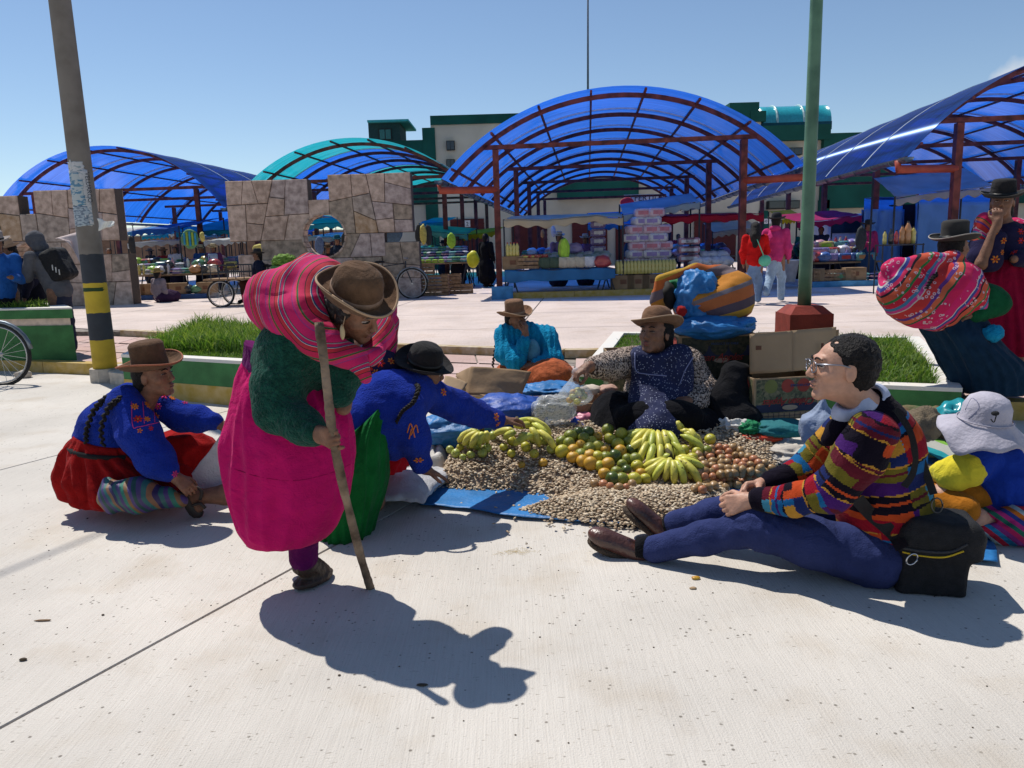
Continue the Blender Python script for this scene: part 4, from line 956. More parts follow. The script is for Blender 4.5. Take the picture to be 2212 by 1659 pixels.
M_PUR=cloth('purple knit',(.10,.008,.08)); M_BLUW=cloth('royal blue wool',(.012,.035,.30),var=.25,bump=.8); M_REDS=cloth('deep red skirt',(.28,.010,.010),var=.25)
M_GRNK=cloth('green pleated wool skirt',(.008,.11,.025),var=.3); M_NAVY=cloth('dark navy wool',(.02,.018,.05)); M_TURQ=cloth('turquoise knit',(.008,.23,.42),var=.3,bump=1.0,bscale=60)
M_LBL=cloth('pale blue blouse',(.10,.30,.42)); M_ORG=cloth('orange brown skirt',(.38,.10,.04),var=.35,nscale=30); M_BLKW=cloth('black wool',(.008,.008,.010))
EMB=[cloth('embroidery red',(.50,.03,.02)),cloth('embroidery pink',(.55,.05,.20)),cloth('embroidery orange',(.60,.18,.03))]
def flower(t,c,n,up,r,m1,m2,name='embroidery',petals=6):
    """stitched flower lying on the cloth at c, facing n"""
    n=nrm(n); u=nrm(V3(up)-n*(V3(up) @ n)); x=np.cross(u,n); mb=MB(); V,F=_ICO[1]; c=V3(c)
    for i in range(petals):
        a=2*pi*i/petals; d=x*cos(a)+u*sin(a); s=np.cross(n,d); R=np.stack([d,s,n],1); mb.add((V*V3((r*.42,r*.24,r*.10))) @ R.T+c+d*r*.58,F,0)
    R=np.stack([x,u,n],1); mb.add((V*V3((r*.24,r*.24,r*.15))) @ R.T+c,F,1); return mb.build(name,[m1,m2],t,True)
def surf_pt(o,c,d):
    """point of mesh o hit from c along d (world coordinates)"""
    from mathutils.bvhtree import BVHTree
    me=o.data; L=world_loc(o); k=me.name
    if k not in _BV: _BV[k]=BVHTree.FromPolygons([v.co[:] for v in me.vertices],[p.vertices[:] for p in me.polygons])
    h=_BV[k].ray_cast(Vector(c)-L,Vector(nrm(d)))
    return (None,None) if h[0] is None else (np.array(h[0]+L),np.array(h[1]))
_BV={}
def stick_flower(t,o,u,v,r,m1,m2,petals=6,up=(0,0,1)):
    d=_fw+_rt*((u-CU)/FOC)-_up*((v-CV)/FOC); p,n=surf_pt(o,(0,0,EYE),d)
    if p is not None: return flower(t,p+n*.001,n,up,r,m1,m2,petals=petals)
def stitch_line(t,o,pts,r,m,name='embroidery'):
    q=[]
    for u,v in catmull([(a,b,0) for a,b in pts],len(pts)*6)[:,:2]:
        d=_fw+_rt*((u-CU)/FOC)-_up*((v-CV)/FOC); p,n=surf_pt(o,(0,0,EYE),d)
        if p is not None: q.append(p+n*r*.5)
    if len(q) > 3: tube(name,q,r,m,t,n=5)
def sandal(t,h,toe,m,z=0.0):
    """h heel, toe: ground points"""
    h=V3(h); toe=V3(toe); d=nrm(toe-h); L=np.linalg.norm(toe-h); s=np.cross((0,0,1),d); P_=[]
    for a in np.linspace(0,2*pi,18)[:-1]: P_.append((h+toe)[:2]/2+d[:2]*cos(a)*L*.55+s[:2]*sin(a)*(.042+.008*cos(a)))
    o=MB().prism(P_,z,z+.022,inset=.004).build('sandal',m,t)
    mb=MB()
    for f,r in ((.30,.050),(.5,.052),(.68,.048)):
        c=h+d*L*f; mb.tube([c+s*r*cos(a)+np.array([0,0,z+.012+.062*(1.05-f*.55)*sin(a)]) for a in np.linspace(0,pi,9)],.009,6)
    mb.build('strap',m,o,True); return o

# ---------------------------------------------------------------- A: bent old woman with a stick
YA=2.92
A=thing('person','bent old woman in magenta skirt and striped bundle leaning on a stick','person',(*G(670,1240)[:2],0))
S=SDF(.0052)
hd=Head(S,P(764,668,2.80),(.33,-.49,.81),(.75,-.32,-.50),1.0,old=1,neck=P(716,706,2.88))
pel=P(615,850,2.98); che=P(680,735,2.92); S.chain([pel,P(640,780,2.96),che,P(716,706,2.88)],[.14,.13,.12,.06],.05)
sh=P(628,755,2.82); el=P(590,885,2.78); wrj=P(688,938,2.64)
S.chain([sh,el,wrj],[.05,.042,.027],.02)
st_c=P(716,925,2.585)
hand(S,P(686,936,2.64),P(716,940,2.56)-P(688,930,2.64),(.55,.45,.1),side=1,curl=1.15,s=.95,thumb=.6)
S.chain([P(690,745,2.98),P(745,830,2.95),P(742,880,2.85)],[.05,.04,.03],.02)
hip=P(650,900,2.98); kn=P(655,1060,2.95); ank=P(657,1215,2.99); S.chain([hip,kn,ank],[.09,.06,.036],.02)
ft=G(690,1252); S.chain([ank,ank*.4+V3((*ft[:2],.03))*.6,V3((ft[0],ft[1],.025))],[.034,.03,.024],.015)
S.chain([P(590,900,3.05),P(615,1060,3.08),P(625,1165,3.14)],[.09,.06,.036],.02)
S.build('body',M_SK,A); hd.face(A,squint=.35,brow=mat('grey brow',(.10,.08,.07)))
S=SDF(.007)   # green wool jumper
S.chain([P(608,815,2.97),P(640,775,2.94),P(680,735,2.90)],[.135,.15,.14],.05)
S.chain([P(622,750,2.84),P(602,840,2.80),P(602,885,2.77),P(655,920,2.70),P(676,932,2.66)],[.105,.095,.085,.062,.05],.03)
S.chain([P(700,745,2.9),P(745,800,2.88),P(735,850,2.85)],[.08,.07,.055],.03)
S.build('jumper',M_GRNS,A,disp=lambda V,n: .006*ridge(V*(9,9,14),4,2)+.0025*fbm(V*60,2,2))
k=2.92/FOC
sk_=skirt('skirt',[(P(632,795,2.96),.155,.13,.03,(1,0,-.45),(0,1,0)),(P(625,850,2.96),.195,.16,.07,(1,0,-.25),(0,1,0)),(P(625,920,2.96),.226,.19,.06),(P(628,1000,2.96),.235,.20,.05),(P(624,1070,2.96),.224,.19,.045),(P(620,1125,2.96),.195,.17,.04),(P(618,1160,2.96),.15,.135,.03)],M_MAG,A,npl=17,seed=3,nl=34)
skirt('waistband',[(P(592,768,2.95),.122,.11,.01,(1,0,-.55),(0,1,0)),(P(606,800,2.95),.145,.12,.012,(1,0,-.5),(0,1,0)),(P(612,818,2.95),.158,.13,.012,(1,0,-.5),(0,1,0))],M_PUR,A,npl=50)
stitch_line(A,sk_,[(497,1010),(560,1030),(640,1038),(720,1020),(758,1002)],.0018,cloth('dark magenta seam',(.25,.005,.06)),'seam')
S=SDF(.006); S.chain([P(655,1130,2.955),P(656,1205,2.985)],[.060,.056],.02); S.build('legging',M_PUR,A,disp=wr(.003,30,2))
S=SDF(.005); S.chain([ank-(0,0,.005),V3((ft[0],ft[1],.035))],[.050,.046],.02); S.ell(V3((*(ank[:2]*.45+ft[:2]*.55),.022)),(.055,.105,.024),frame((0,0,1),ft-ank),.02)
S.build('shoe',mat('brown worn shoe',(.055,.035,.025),rough=.5,bump=.5,bscale=50),A,zmin=.0,disp=lambda V,n: .003*ridge(V*45,7,2))
# hair and hat
S=SDF(.006); S.ell(hd.h(0,-.03,.02),(.082,.085,.09),hd.R,.02); S.ell(hd.h(.0,-.065,-.05),(.06,.05,.06),hd.R,.03); S.chain([hd.h(.075,.02,.03),hd.h(.078,-.0,-.02)],[.016,.010],.02); S.ell(hd.h(0,.075,.01),(.058,.06,.075),hd.R,.012,True)
S.build('hair',mat('greying hair',(.02,.016,.015),rough=.5,bump=1,bscale=70,col2=(.09,.08,.075),thresh=(.5,.8),nscale=60),A,disp=lambda V,n: .004*ridge(V*(60,60,25),3,2))
ht=hat(A,hd.h(0,-.005,.062),(.34,-.50,.80),(.75,-.32,-.5),.089,.118,.138,M_FELT,M_BAND,M_FELTE,roll=.038,tilt=.012)
lump('bow',hd.h(.10,.035,.078),(.012,.028,.016),M_BAND,ht,amp=.5,freq=3,sub=3,R=hd.R)
tube('hat_cord',[hd.h(.115,.05,.055),hd.h(.118,.052,.01)],.0015,M_FELTE,A,n=5)
lump('tassel',hd.h(.118,.055,-.012),(.008,.008,.024),mat('straw tassel',(.5,.38,.22)),A,amp=.3,sub=2,R=np.eye(3))
# carrying cloth with its load
nk=P(728,632,2.84)
def ag(V):
    d=V-nk; r=np.sqrt(d[:,0] ** 2+(d[:,1]*.55) ** 2+(d[:,2]*.92) ** 2); return r ** 1.5/.062+.16*vnoise(V*4.5,3)+.05*vnoise(V*12,3)
S=SDF(.0065)
S.ell(P(650,640,3.02),(.14,.15,.125),None,.06); S.ell(P(600,668,2.98),(.078,.12,.09),frame((.3,0,1),(0,1,0)),.06); S.ell(P(688,608,2.97),(.11,.13,.09),None,.06)
S.chain([P(592,640,2.90),P(636,690,2.82),P(694,735,2.76),P(745,768,2.74)],[.092,.080,.060,.040],.05)
S.chain([P(690,612,2.86),P(668,675,2.80),P(694,728,2.76),P(745,768,2.74)],[.065,.062,.05,.035],.03)
S.chain([P(752,772,2.74),P(797,762,2.82),P(822,715,2.95),P(820,650,3.05)],[.034,.036,.04,.04],.03)
S.chain([P(748,772,2.72),P(775,790,2.72),P(790,812,2.73)],[.032,.028,.020],.02); S.ell(P(757,776,2.72),(.034,.03,.03),None,.01)
S.ell(hd.h(0,.03,-.03),(.10,.125,.135),hd.R,.015,True)
def agd(V,n):
    r=np.sqrt(((V-nk) ** 2).sum(1)); a=np.arctan2(V[:,2]-nk[2],V[:,0]-nk[0]); return .017*ridge(np.stack([r*11,a*1.0,r*0],1)+.5*vnoise(V*4,2)[:,None],5,2)*np.clip(r/.2,.3,1)+.006*ridge(V*8,8,2)
S.build('carrying_cloth',M_AG,A,disp=agd,attrs={'sc': ag})
# walking stick
stk=thing('walking_stick','knotty peeled wooden stick gripped by the bent old woman','walking stick',G(800,1273))
sp=[P(689,696,2.62),P(700,780,2.60),P(711,880,2.585),P(718,935,2.59),P(728,990,2.62),P(747,1075,2.70),P(768,1160,2.79),P(783,1215,2.87),G(800,1270)]
pp=catmull(sp,60); rr=.0165+.0012*np.sin(np.arange(60)*.45)+.0006*np.random.default_rng(4).normal(0,1,60); rr *= np.linspace(.95,1.0,60)
V,F=tube_geo(pp,rr,12); V=V+.0016*np.stack([fbm(V*(50,50,12),3),fbm(V*(50,50,12),4),0*V[:,0]],1)
mesh('shaft',V,F,mat('weathered stick wood',(.10,.065,.04),rough=.8,nscale=9,var=.25,bump=.6,bscale=60,col2=(.24,.17,.115),thresh=(.35,.65)),stk)

# ---------------------------------------------------------------- B: seated woman on the left
YB_=4.05
B=thing('person','smiling seated woman in embroidered blue blouse, red skirt and brown hat at left','person',(*G(300,1070)[:2],0))
S=SDF(.0065)
hb=Head(S,P(332,812,3.98),(-.08,-.05,1),(1,-.18,-.03),1.0,old=1,neck=P(305,880,4.0))
S.chain([P(225,1000,4.1),P(250,930,4.05),P(285,880,4.02)],[.14,.12,.09],.05)
S.chain([P(262,870,3.88),P(312,960,3.82),P(378,1030,3.78)],[.045,.04,.028],.02); hand(S,P(380,1032,3.78),(.6,-.1,-.5),(.5,.2,-.8),side=-1,curl=.5,s=.9)
S.chain([P(345,868,4.12),P(410,915,4.1),P(470,915,4.05)],[.045,.04,.028],.02); hand(S,P(476,917,4.05),(1,0,-.5),(.3,.2,-1),side=1,curl=.6,s=.9)
S.chain([P(250,1020,4.1),P(380,1015,4.15),P(375,1045,4.12)],[.07,.045,.035],.02); S.chain([P(250,1020,4.2),P(395,1005,4.22),P(390,1040,4.2)],[.07,.045,.035],.02)
S.build('body',M_SK,B); hb.face(B,squint=.3)
S=SDF(.0065)
S.chain([P(235,985,4.08),P(240,925,4.06),P(283,872,4.03)],[.155,.145,.11],.06); S.ell(P(215,955,4.08),(.12,.13,.13),None,.05)
S.chain([P(268,868,3.92),P(300,935,3.85),P(338,995,3.80),P(366,1018,3.78)],[.085,.10,.085,.05],.04)
S.chain([P(335,868,4.1),P(392,902,4.1),P(430,905,4.08),P(462,912,4.05)],[.07,.07,.065,.045],.03)
bo=S.build('blouse',M_BLUW,B,disp=lambda V,n: .008*ridge(V*(8,8,12),9,2)+.0015*fbm(V*50,4,2))
skirt('skirt',[(P(238,948,4.05),.17,.15,.01,(1,0,-.25),(0,1,0)),(P(248,970,4.07),.22,.20,.06,(1,0,-.15),(0,1,0)),(P(272,1000,4.08),.30,.24,.08),(P(290,1030,4.08),.345,.27,.08),(P(290,1056,4.08),.33,.27,.07),(P(285,1070,4.08),.28,.24,.05)],M_REDS,B,npl=34,seed=7,nl=26)
S=SDF(.01); S.chain([P(300,1010,4.1),P(390,985,4.18),P(425,985,4.22)],[.14,.13,.10],.08); S.chain([P(425,985,4.22),P(415,1030,4.22)],[.10,.10],.08); S.build('skirt_lap',M_REDS,B,disp=wr(.012,9,5),zmin=.01)
tube('belt',[P(238,968,4.05)+V3((.192*cos(a),.178*sin(a),-.03*cos(a))) for a in np.linspace(0,2*pi,40)],.014,ramp_mat('woven belt',[(.02,.02,.02),(.35,.28,.2),(.02,.05,.02),(.3,.03,.03)],attr='none'),B,n=6)
hat(B,hb.h(0,-.005,.055),(-.08,-.12,1),(1,-.15,-.1),.088,.135,.152,M_FELT,None,mat('terracotta felt edge',(.30,.10,.05)),roll=.03,crown='tall')
S=SDF(.007); S.ell(hb.h(0,-.035,.02),(.08,.075,.08),hb.R,.02); S.ell(hb.h(0,-.07,-.05),(.06,.04,.05),hb.R,.03); S.build('hair',M_HAIR,B,disp=wr(.004,40,1))
braid(B,[hb.h(.03,-.09,-.06),P(266,858,3.86),P(236,880,3.80),P(219,925,3.79),P(224,968,3.79)],.021); braid(B,[hb.h(-.02,-.1,-.06),P(246,852,3.92),P(208,880,3.87),P(188,925,3.88),P(186,960,3.89)],.021)
for (u,v,r) in [(291,878,.021),(318,875,.024),(341,878,.021),(298,905,.024),(338,897,.022),(318,905,.018),(326,925,.015),(302,930,.015),(378,1024,.02),(355,855,.024),(372,860,.022),(400,870,.018)]: stick_flower(B,bo,u,v,r,EMB[(u+v) % 3],EMB[(u*3+v) % 3],petals=5+v % 3)
for q in ([(284,868),(287,920),(300,922),(345,912)],[(308,868),(312,915)],[(331,868),(334,912)]): stitch_line(B,bo,q,.002,EMB[1])

# ---------------------------------------------------------------- J: woman behind the bent one
J=thing('person','woman in striped shawl, dark embroidered jacket and red skirt half hidden behind the bent woman','person',(*G(792,1010)[:2],0))
S=SDF(.01); hj=Head(S,P(800,622,4.0),(.3,-.1,1),(.5,-.5,-.2),.95); S.chain([P(782,860,4.12),P(795,760,4.05),P(800,690,4.02)],[.12,.12,.07],.05)
S.chain([P(780,880,4.1),P(780,985,4.1),G(780,1000)*1.02],[.1,.07,.04],.02); S.chain([P(765,880,4.2),P(762,985,4.2),G(760,1000)*1.03],[.1,.07,.04],.02); S.build('body',M_SK,J)
S=SDF(.008); S.ell(P(808,660,4.12),(.115,.16,.17),None,.05); S.chain([P(832,700,4.0),P(828,760,3.96)],[.07,.06],.04); S.build('shawl',M_AG,J,disp=wr(.008,12,5),attrs={'sc': lambda V: (V[:,0]*.8-V[:,2]*.9+V[:,1]*.2)/.15})
S=SDF(.008); S.chain([P(812,785,3.95),P(832,800,3.92)],[.12,.085],.05); S.ell(P(806,800,3.96),(.16,.14,.10),None,.05); jk=S.build('jacket',M_NAVY,J,disp=wr(.006,10,6))
for (u,v,r) in [(798,790,.032),(822,785,.026),(812,805,.02),(845,780,.022),(780,805,.02)]: stick_flower(J,jk,u,v,r,EMB[(u) % 3],EMB[(u+1) % 3])
skirt('skirt',[(P(785,822,4.02),.16,.14,.03),(P(778,870,4.02),.22,.2,.06),(P(775,960,4.02),.26,.24,.06),(P(775,1010,4.02),.25,.23,.05)],cloth('bright red skirt',(.50,.01,.02)),J,npl=24,seed=2)

# ---------------------------------------------------------------- C: woman leaning forward to the bananas
C_=thing('person','woman in blue blouse and green skirt bending down, one hand on the bananas','person',(*G(790,1150)[:2],0))
S=SDF(.006)
hc=Head(S,P(914,806,3.92),(.25,-.22,.94),(.86,.40,-.22),1.0,neck=P(880,842,3.86))
S.chain([P(775,950,3.72),P(820,885,3.76),P(878,845,3.84)],[.14,.12,.08],.05)
S.chain([P(868,870,3.74),P(895,950,3.74),P(917,1012,3.80)],[.045,.04,.027],.02); hand(S,P(918,1014,3.8),(.6,.3,-.35),(0,0,-1),side=1,curl=.15,s=.9)
S.chain([P(925,842,3.98),P(1005,880,4.15),P(1083,908,4.33)],[.045,.04,.027],.02); hand(S,P(1084,909,4.33),(.95,.45,-.04),(.1,-.1,-1),side=1,curl=.40,s=1.0)
S.chain([P(780,1000,3.7),P(800,1080,3.72),P(760,1125,3.64)],[.1,.07,.045],.02); S.chain([P(760,990,3.78),P(600,1040,3.90),P(490,1068,3.92),P(432,1072,3.90)],[.11,.075,.055,.036],.02)
S.chain([P(428,1070,3.9),P(413,1056,3.9)],[.034,.032],.02); S.chain([P(425,1074,3.9),P(430,1098,3.9)],[.032,.024],.02)
S.build('body',M_SK,C_); hc.face(C_)
S=SDF(.0065)
S.chain([P(800,905,3.74),P(845,875,3.78),P(890,850,3.86)],[.145,.16,.12],.06); S.ell(P(846,935,3.78),(.10,.12,.14),None,.06)
S.chain([P(880,880,3.72),P(893,945,3.72),P(910,1000,3.78)],[.085,.075,.052],.04)
S.chain([P(925,850,3.95),P(985,878,4.08),P(1030,895,4.2),P(1072,906,4.3)],[.085,.082,.07,.048],.03)
cb=S.build('blouse',M_BLUW,C_,disp=lambda V,n: .009*ridge(V*(9,9,9),19,2)+.0015*fbm(V*50,4,2))
skirt('skirt',[(P(802,896,3.74),.125,.15,.03,(.72,0,.69),(0,1,0)),(P(780,915,3.72),.155,.19,.07,(.86,0,.5),(0,1,0)),(P(760,955,3.70),.172,.22,.05,(1,0,.22),(0,1,0)),(P(752,1020,3.68),.180,.22,.045),(P(752,1085,3.66),.155,.20,.045),(P(750,1148,3.62),.12,.16,.07)],M_GRNK,C_,npl=26,seed=12,nl=30)
hat(C_,hc.h(0,-.005,.055),(.30,-.32,.90),(.86,.3,-.2),.085,.112,.142,M_BLK,M_BLKB,None,roll=.02)
S=SDF(.007); S.ell(hc.h(0,-.03,.02),(.082,.08,.085),hc.R,.02); S.ell(hc.h(0,-.06,-.06),(.055,.04,.05),hc.R,.03); S.build('hair',M_HAIR,C_,disp=wr(.004,40,1))
braid(C_,[hc.h(.03,-.08,-.06),P(903,835,3.68),P(893,868,3.60),P(870,888,3.58),P(855,915,3.60)],.015)
sdm=mat('dark sandal leather',(.04,.032,.028),rough=.5)
so_=tube('sandal',[P(398,1046,3.9),P(402,1072,3.9),P(420,1104,3.9),P(436,1114,3.9)],[.020,.022,.024,.018],sdm,C_,n=8,sub=10,flat=1.5)
for q in ([(402,1066),(420,1052),(436,1062),(432,1080)],[(414,1092),(432,1088),(444,1098)]): tube('strap',[P(a,b,3.845) for a,b in q],.008,sdm,so_,n=6,sub=10)
for (u,v,r) in [(904,990,.028),(1072,897,.026),(958,843,.024),(1076,912,.02)]: stick_flower(C_,cb,u,v+4,r,EMB[2],EMB[1])
for q in ([(880,935),(886,915),(893,930)],[(888,940),(898,918),(903,935)],[(884,948),(890,925),(896,945)]): stitch_line(C_,cb,q,.003,EMB[2])
lump('shoe',P(724,1145,3.52),(.07,.05,.03),sdm,C_,amp=.1,sub=3,zmin=.005)

# ---------------------------------------------------------------- D: turquoise woman
D=thing('person','woman in turquoise knit cardigan and tan hat sitting with a hand on her mouth','person',(*G(1150,815,ZP)[:2],ZP)); YD=7.2
S=SDF(.009)
hq=Head(S,P(1114,692,YD),(-.05,-.1,1),(.75,-.62,.05),1.02,neck=P(1108,735,YD+.05))
S.chain([P(1140,800,YD+.1),P(1135,765,YD+.08),P(1122,728,YD+.05)],[.16,.15,.08],.05)
S.chain([P(1085,735,YD),P(1113,782,YD-.22),P(1135,722,YD-.16)],[.05,.045,.03],.02); hand(S,P(1135,722,YD-.16),(.0,.1,1),(-.7,.6,0),side=-1,curl=.7,s=1.0)
S.chain([P(1188,740,YD),P(1195,782,YD-.15),P(1150,790,YD-.25)],[.05,.045,.03],.02); hand(S,P(1150,790,YD-.25),(-1,0,.05),(0,.5,-1),side=1,curl=.4,s=.95)
S.chain([P(1150,812,YD+.1),P(1185,815,YD-.25)],[.10,.06],.03); S.build('body',M_SK,D); hq.face(D,squint=.4)
S=SDF(.010)
S.chain([P(1138,792,YD+.08),P(1135,755,YD+.06),P(1136,722,YD+.05)],[.19,.185,.12],.06); S.chain([P(1095,722,YD+.02),P(1180,724,YD+.06)],[.10,.10],.05)
S.chain([P(1090,730,YD),P(1095,765,YD-.1),P(1115,782,YD-.2),P(1133,738,YD-.17)],[.10,.10,.085,.055],.04); S.chain([P(1183,730,YD),P(1194,775,YD-.12),P(1160,788,YD-.22)],[.095,.09,.06],.04)
S.build('cardigan',M_TURQ,D,disp=lambda V,n: .005*np.sin(V[:,0]*130+3*fbm(V*6,2))+.008*ridge(V*8,2,2))
S=SDF(.012); S.ell(P(1150,762,YD-.12),(.075,.05,.13),None,.02); S.build('blouse',M_LBL,D)
S=SDF(.014); S.ell(P(1180,806,YD-.15),(.24,.36,.15),None,.10); S.ell(P(1115,808,YD),(.2,.22,.13),None,.1); S.build('skirt',M_ORG,D,disp=lambda V,n: .022*ridge(V*(6,6,5),5,3),zmin=ZP+.005)
hat(D,hq.h(0,-.005,.058),(-.05,-.12,1),(.7,-.7,0),.092,.14,.158,M_FELTL,M_FELTE,M_FELTE,roll=.03,tilt=.012,crown='tall')
S=SDF(.009); S.ell(hq.h(0,-.03,.02),(.082,.08,.085),hq.R,.02); S.ell(hq.h(0,-.07,-.05),(.06,.04,.06),hq.R,.03); S.build('hair',M_HAIR,D)
braid(D,[hq.h(0,-.09,-.08),P(1078,725,YD+.05),P(1068,765,YD+.05),P(1064,795,YD)],.022)

# ---------------------------------------------------------------- E: fruit seller
E=thing('person','fruit seller in a dark blue spotted apron and tan hat holding out a bag','person',(*G(1420,950)[:2],0)); YE=5.0
S=SDF(.007)
he=Head(S,P(1415,722,YE-.1),(.10,.12,.97),(-.62,-.72,-.22),1.14,neck=P(1428,790,YE),jaw=1.12)
S.chain([P(1425,930,YE+.05),P(1425,850,YE+.04),P(1428,785,YE+.02)],[.19,.18,.09],.05)
S.chain([P(1352,782,YE),P(1310,795,YE-.2),P(1272,793,YE-.42)],[.055,.048,.03],.02); hand(S,P(1270,793,YE-.42),(-.75,-.35,-.28),(-.35,-.1,-.9),side=-1,curl=.75,s=1.05,thumb=.8)
S.chain([P(1495,782,YE+.02),P(1525,865,YE-.08),P(1478,868,YE-.28)],[.055,.05,.032],.02); hand(S,P(1478,868,YE-.28),(-1,-.1,.0),(0,.5,-.9),side=1,curl=.45,s=1.05)
S.chain([P(1390,930,YE),P(1370,930,YE-.25)],[.10,.07],.03); S.chain([P(1470,930,YE),P(1490,930,YE-.2)],[.10,.07],.03); S.build('body',M_SK,E); he.face(E,squint=.35,lip=M_LIP)
M_KNIT=mat('speckled brown knit',(.055,.035,.030),rough=1,nscale=85,var=.3,col2=(.42,.33,.27),thresh=(.44,.56),bump=1,bscale=85,sheen=.3)
S=SDF(.008)
S.chain([P(1425,900,YE+.05),P(1425,840,YE+.03),P(1425,795,YE+.02)],[.21,.215,.14],.06); S.chain([P(1372,785,YE+.02),P(1478,785,YE+.03)],[.105,.105],.05)
S.chain([P(1362,782,YE),P(1318,792,YE-.17),P(1284,793,YE-.36)],[.10,.088,.062],.04); S.chain([P(1488,790,YE),P(1522,850,YE-.06),P(1498,868,YE-.2)],[.10,.105,.075],.04)
S.build('jumper',M_KNIT,E,disp=lambda V,n: .010*ridge(V*8,12,2)+.003*fbm(V*70,1,1))
def dots_mat(name,base,dot,sc,rad,wrinkle=True):
    m=mat(name,base,rough=.85,nscale=10,var=.2,bump=.2); N=m.node_tree.nodes; L=m.node_tree.links; b=N['Principled BSDF']; src=b.inputs['Base Color'].links[0].from_socket
    tc=N.new('ShaderNodeTexCoord'); vo=N.new('ShaderNodeTexVoronoi'); vo.inputs['Scale'].default_value=sc; L.new(tc.outputs['Object'],vo.inputs['Vector'])
    c=N.new('ShaderNodeMath'); c.operation='LESS_THAN'; c.inputs[1].default_value=rad; L.new(vo.outputs['Distance'],c.inputs[0]); mx=N.new('ShaderNodeMixRGB'); L.new(c.outputs[0],mx.inputs[0]); L.new(src,mx.inputs[1]); mx.inputs[2].default_value=(*dot,1); L.new(mx.outputs[0],b.inputs['Base Color']); return m
M_APR=dots_mat('navy apron with small white spots',(.012,.017,.06),(.30,.32,.42),70,.22)
S=SDF(.008)     # apron: a shell just proud of the jumper
S.box(P(1427,835,YE-.14),(.135,.045,.20),frame((0,.10,1),(0,1,0)),.05,.03); S.box(P(1432,800,YE-.10),(.12,.06,.10),None,.05,.04)
S.chain([P(1412,870,YE-.22),P(1408,935,YE-.40)],[.13,.15],.08); S.ell(P(1425,930,YE-.40),(.11,.13,.13),None,.08); S.ell(P(1415,738,YE-.16),(.10,.12,.085),None,.03,True)
ap=S.build('apron',M_APR,E,disp=wr(.012,8,15,sq=(1.3,1,.6)))
for q in ([(1372,762),(1374,800),(1395,808),(1440,812)],[(1496,772),(1480,800),(1468,830)]): stitch_line(E,ap,q,.0035,mat('apron piping',(.2,.22,.38)),'piping')
S=SDF(.010); S.chain([P(1420,870,YE+.02),P(1430,930,YE)],[.20,.30],.1); S.ell(P(1345,925,YE-.10),(.20,.30,.15),None,.12); S.ell(P(1500,925,YE-.10),(.22,.30,.17),None,.12); S.ell(P(1320,890,YE-.05),(.10,.2,.13),None,.12); S.ell(P(1425,900,YE-.35),(.26,.12,.10),None,.1); S.build('skirt',M_BLKW,E,disp=lambda V,n: .018*ridge(V*(4.5,4.5,3),7,3),zmin=.005)
hat(E,he.h(0,-.015,.055),(.06,.30,.95),(-.6,-.7,0),.098,.12,.158,M_FELTL,None,M_FELTE,roll=.022)
S=SDF(.008); S.ell(he.h(0,-.03,.025),(.086*1.14,.088*1.14,.09*1.1),he.R,.02); S.ell(he.h(.0,-.07,-.06),(.085,.06,.10),he.R,.04); S.ell(he.h(.045,-.05,-.09),(.05,.06,.09),he.R,.03); S.ell(he.h(0,.07,-.03),(.068,.07,.092),he.R,.012,True); S.build('hair',M_HAIR,E,disp=wr(.005,30,1))
SDF.rs=1.0
# ---------------------------------------------------------------- F: seated man
Fm_=thing('person','man with glasses sitting on the ground in a multicoloured patchwork sweater and blue jeans','person',(*G(1860,1255)[:2],0))
S=SDF(.0048)
hf_=Head(S,P(1820,798,2.889),(.08,.02,1),(-1,.10,-.06),1.13,neck=P(1868,880,2.921))
pel=P(1890,1190,2.975); S.chain([pel,P(1905,1080,2.975),P(1898,960,2.953),P(1880,905,2.932)],[.14,.13,.13,.08],.05)
shn,eln,wrn=P(1885,935,2.739),P(1795,1064,2.803),P(1625,1080,2.996)
shf,elf,wrf=P(1830,930,3.135),P(1742,1015,3.189),P(1652,1046,3.124)
S.chain([shn,eln,wrn],[.055,.046,.028],.02); S.chain([shf,elf,wrf],[.055,.046,.028],.02)
hand(S,P(1622,1081,2.996),P(1560,1094,3.017)-P(1625,1080,2.996),(-.2,.75,-.5),side=1,curl=.85,s=1.08,thumb=.9)
hand(S,P(1650,1047,3.124),P(1560,1062,3.082)-P(1652,1046,3.124),(0,-.6,-.6),side=-1,curl=.75,s=1.1,thumb=.9)
hn,knn,ann=P(1890,1205,2.889),P(1628,1138,2.996),P(1415,1186,3.157)
hfr,knf,anf=P(1870,1190,3.103),P(1640,1085,3.210),P(1462,1130,3.381)
S.chain([hn,knn,ann],[.095,.06,.04],.02); S.chain([hfr,knf,anf],[.095,.06,.04],.02)
S.build('body',M_SKL,Fm_); hf_.face(Fm_,squint=.55,lip=mat('pale lips',(.38,.18,.13)))
# sweater
ARMN=[shn,P(1858,985,2.750),eln,P(1720,1080,2.889),P(1640,1080,2.985)]; ARMF=[shf,elf,P(1665,1042,3.124)]; TOR=[P(1905,1180,2.975),P(1905,1080,2.975),P(1895,960,2.953),P(1875,880,2.932)]
S=SDF(.0055)
S.chain(TOR[:3],[.165,.165,.155],.06); S.cap(TOR[2],P(1884,905,2.932),.15,.10,.06)
S.chain(ARMN,[.083,.083,.072,.058,.044],.04); S.chain(ARMF,[.085,.07,.046],.04)
PALM=[cloth('knit '+n,c,var=.3,bump=.35,bscale=260) for n,c in (('crimson',(.24,.008,.02)),('black',(.008,.006,.012)),('olive',(.12,.10,.015)),('blue',(.01,.10,.26)),('orange',(.42,.055,.015)),('maroon',(.09,.01,.02)),('purple',(.05,.012,.11)),('ochre',(.40,.20,.03)),('navy',(.012,.02,.09)),('turquoise',(.05,.22,.33)))]
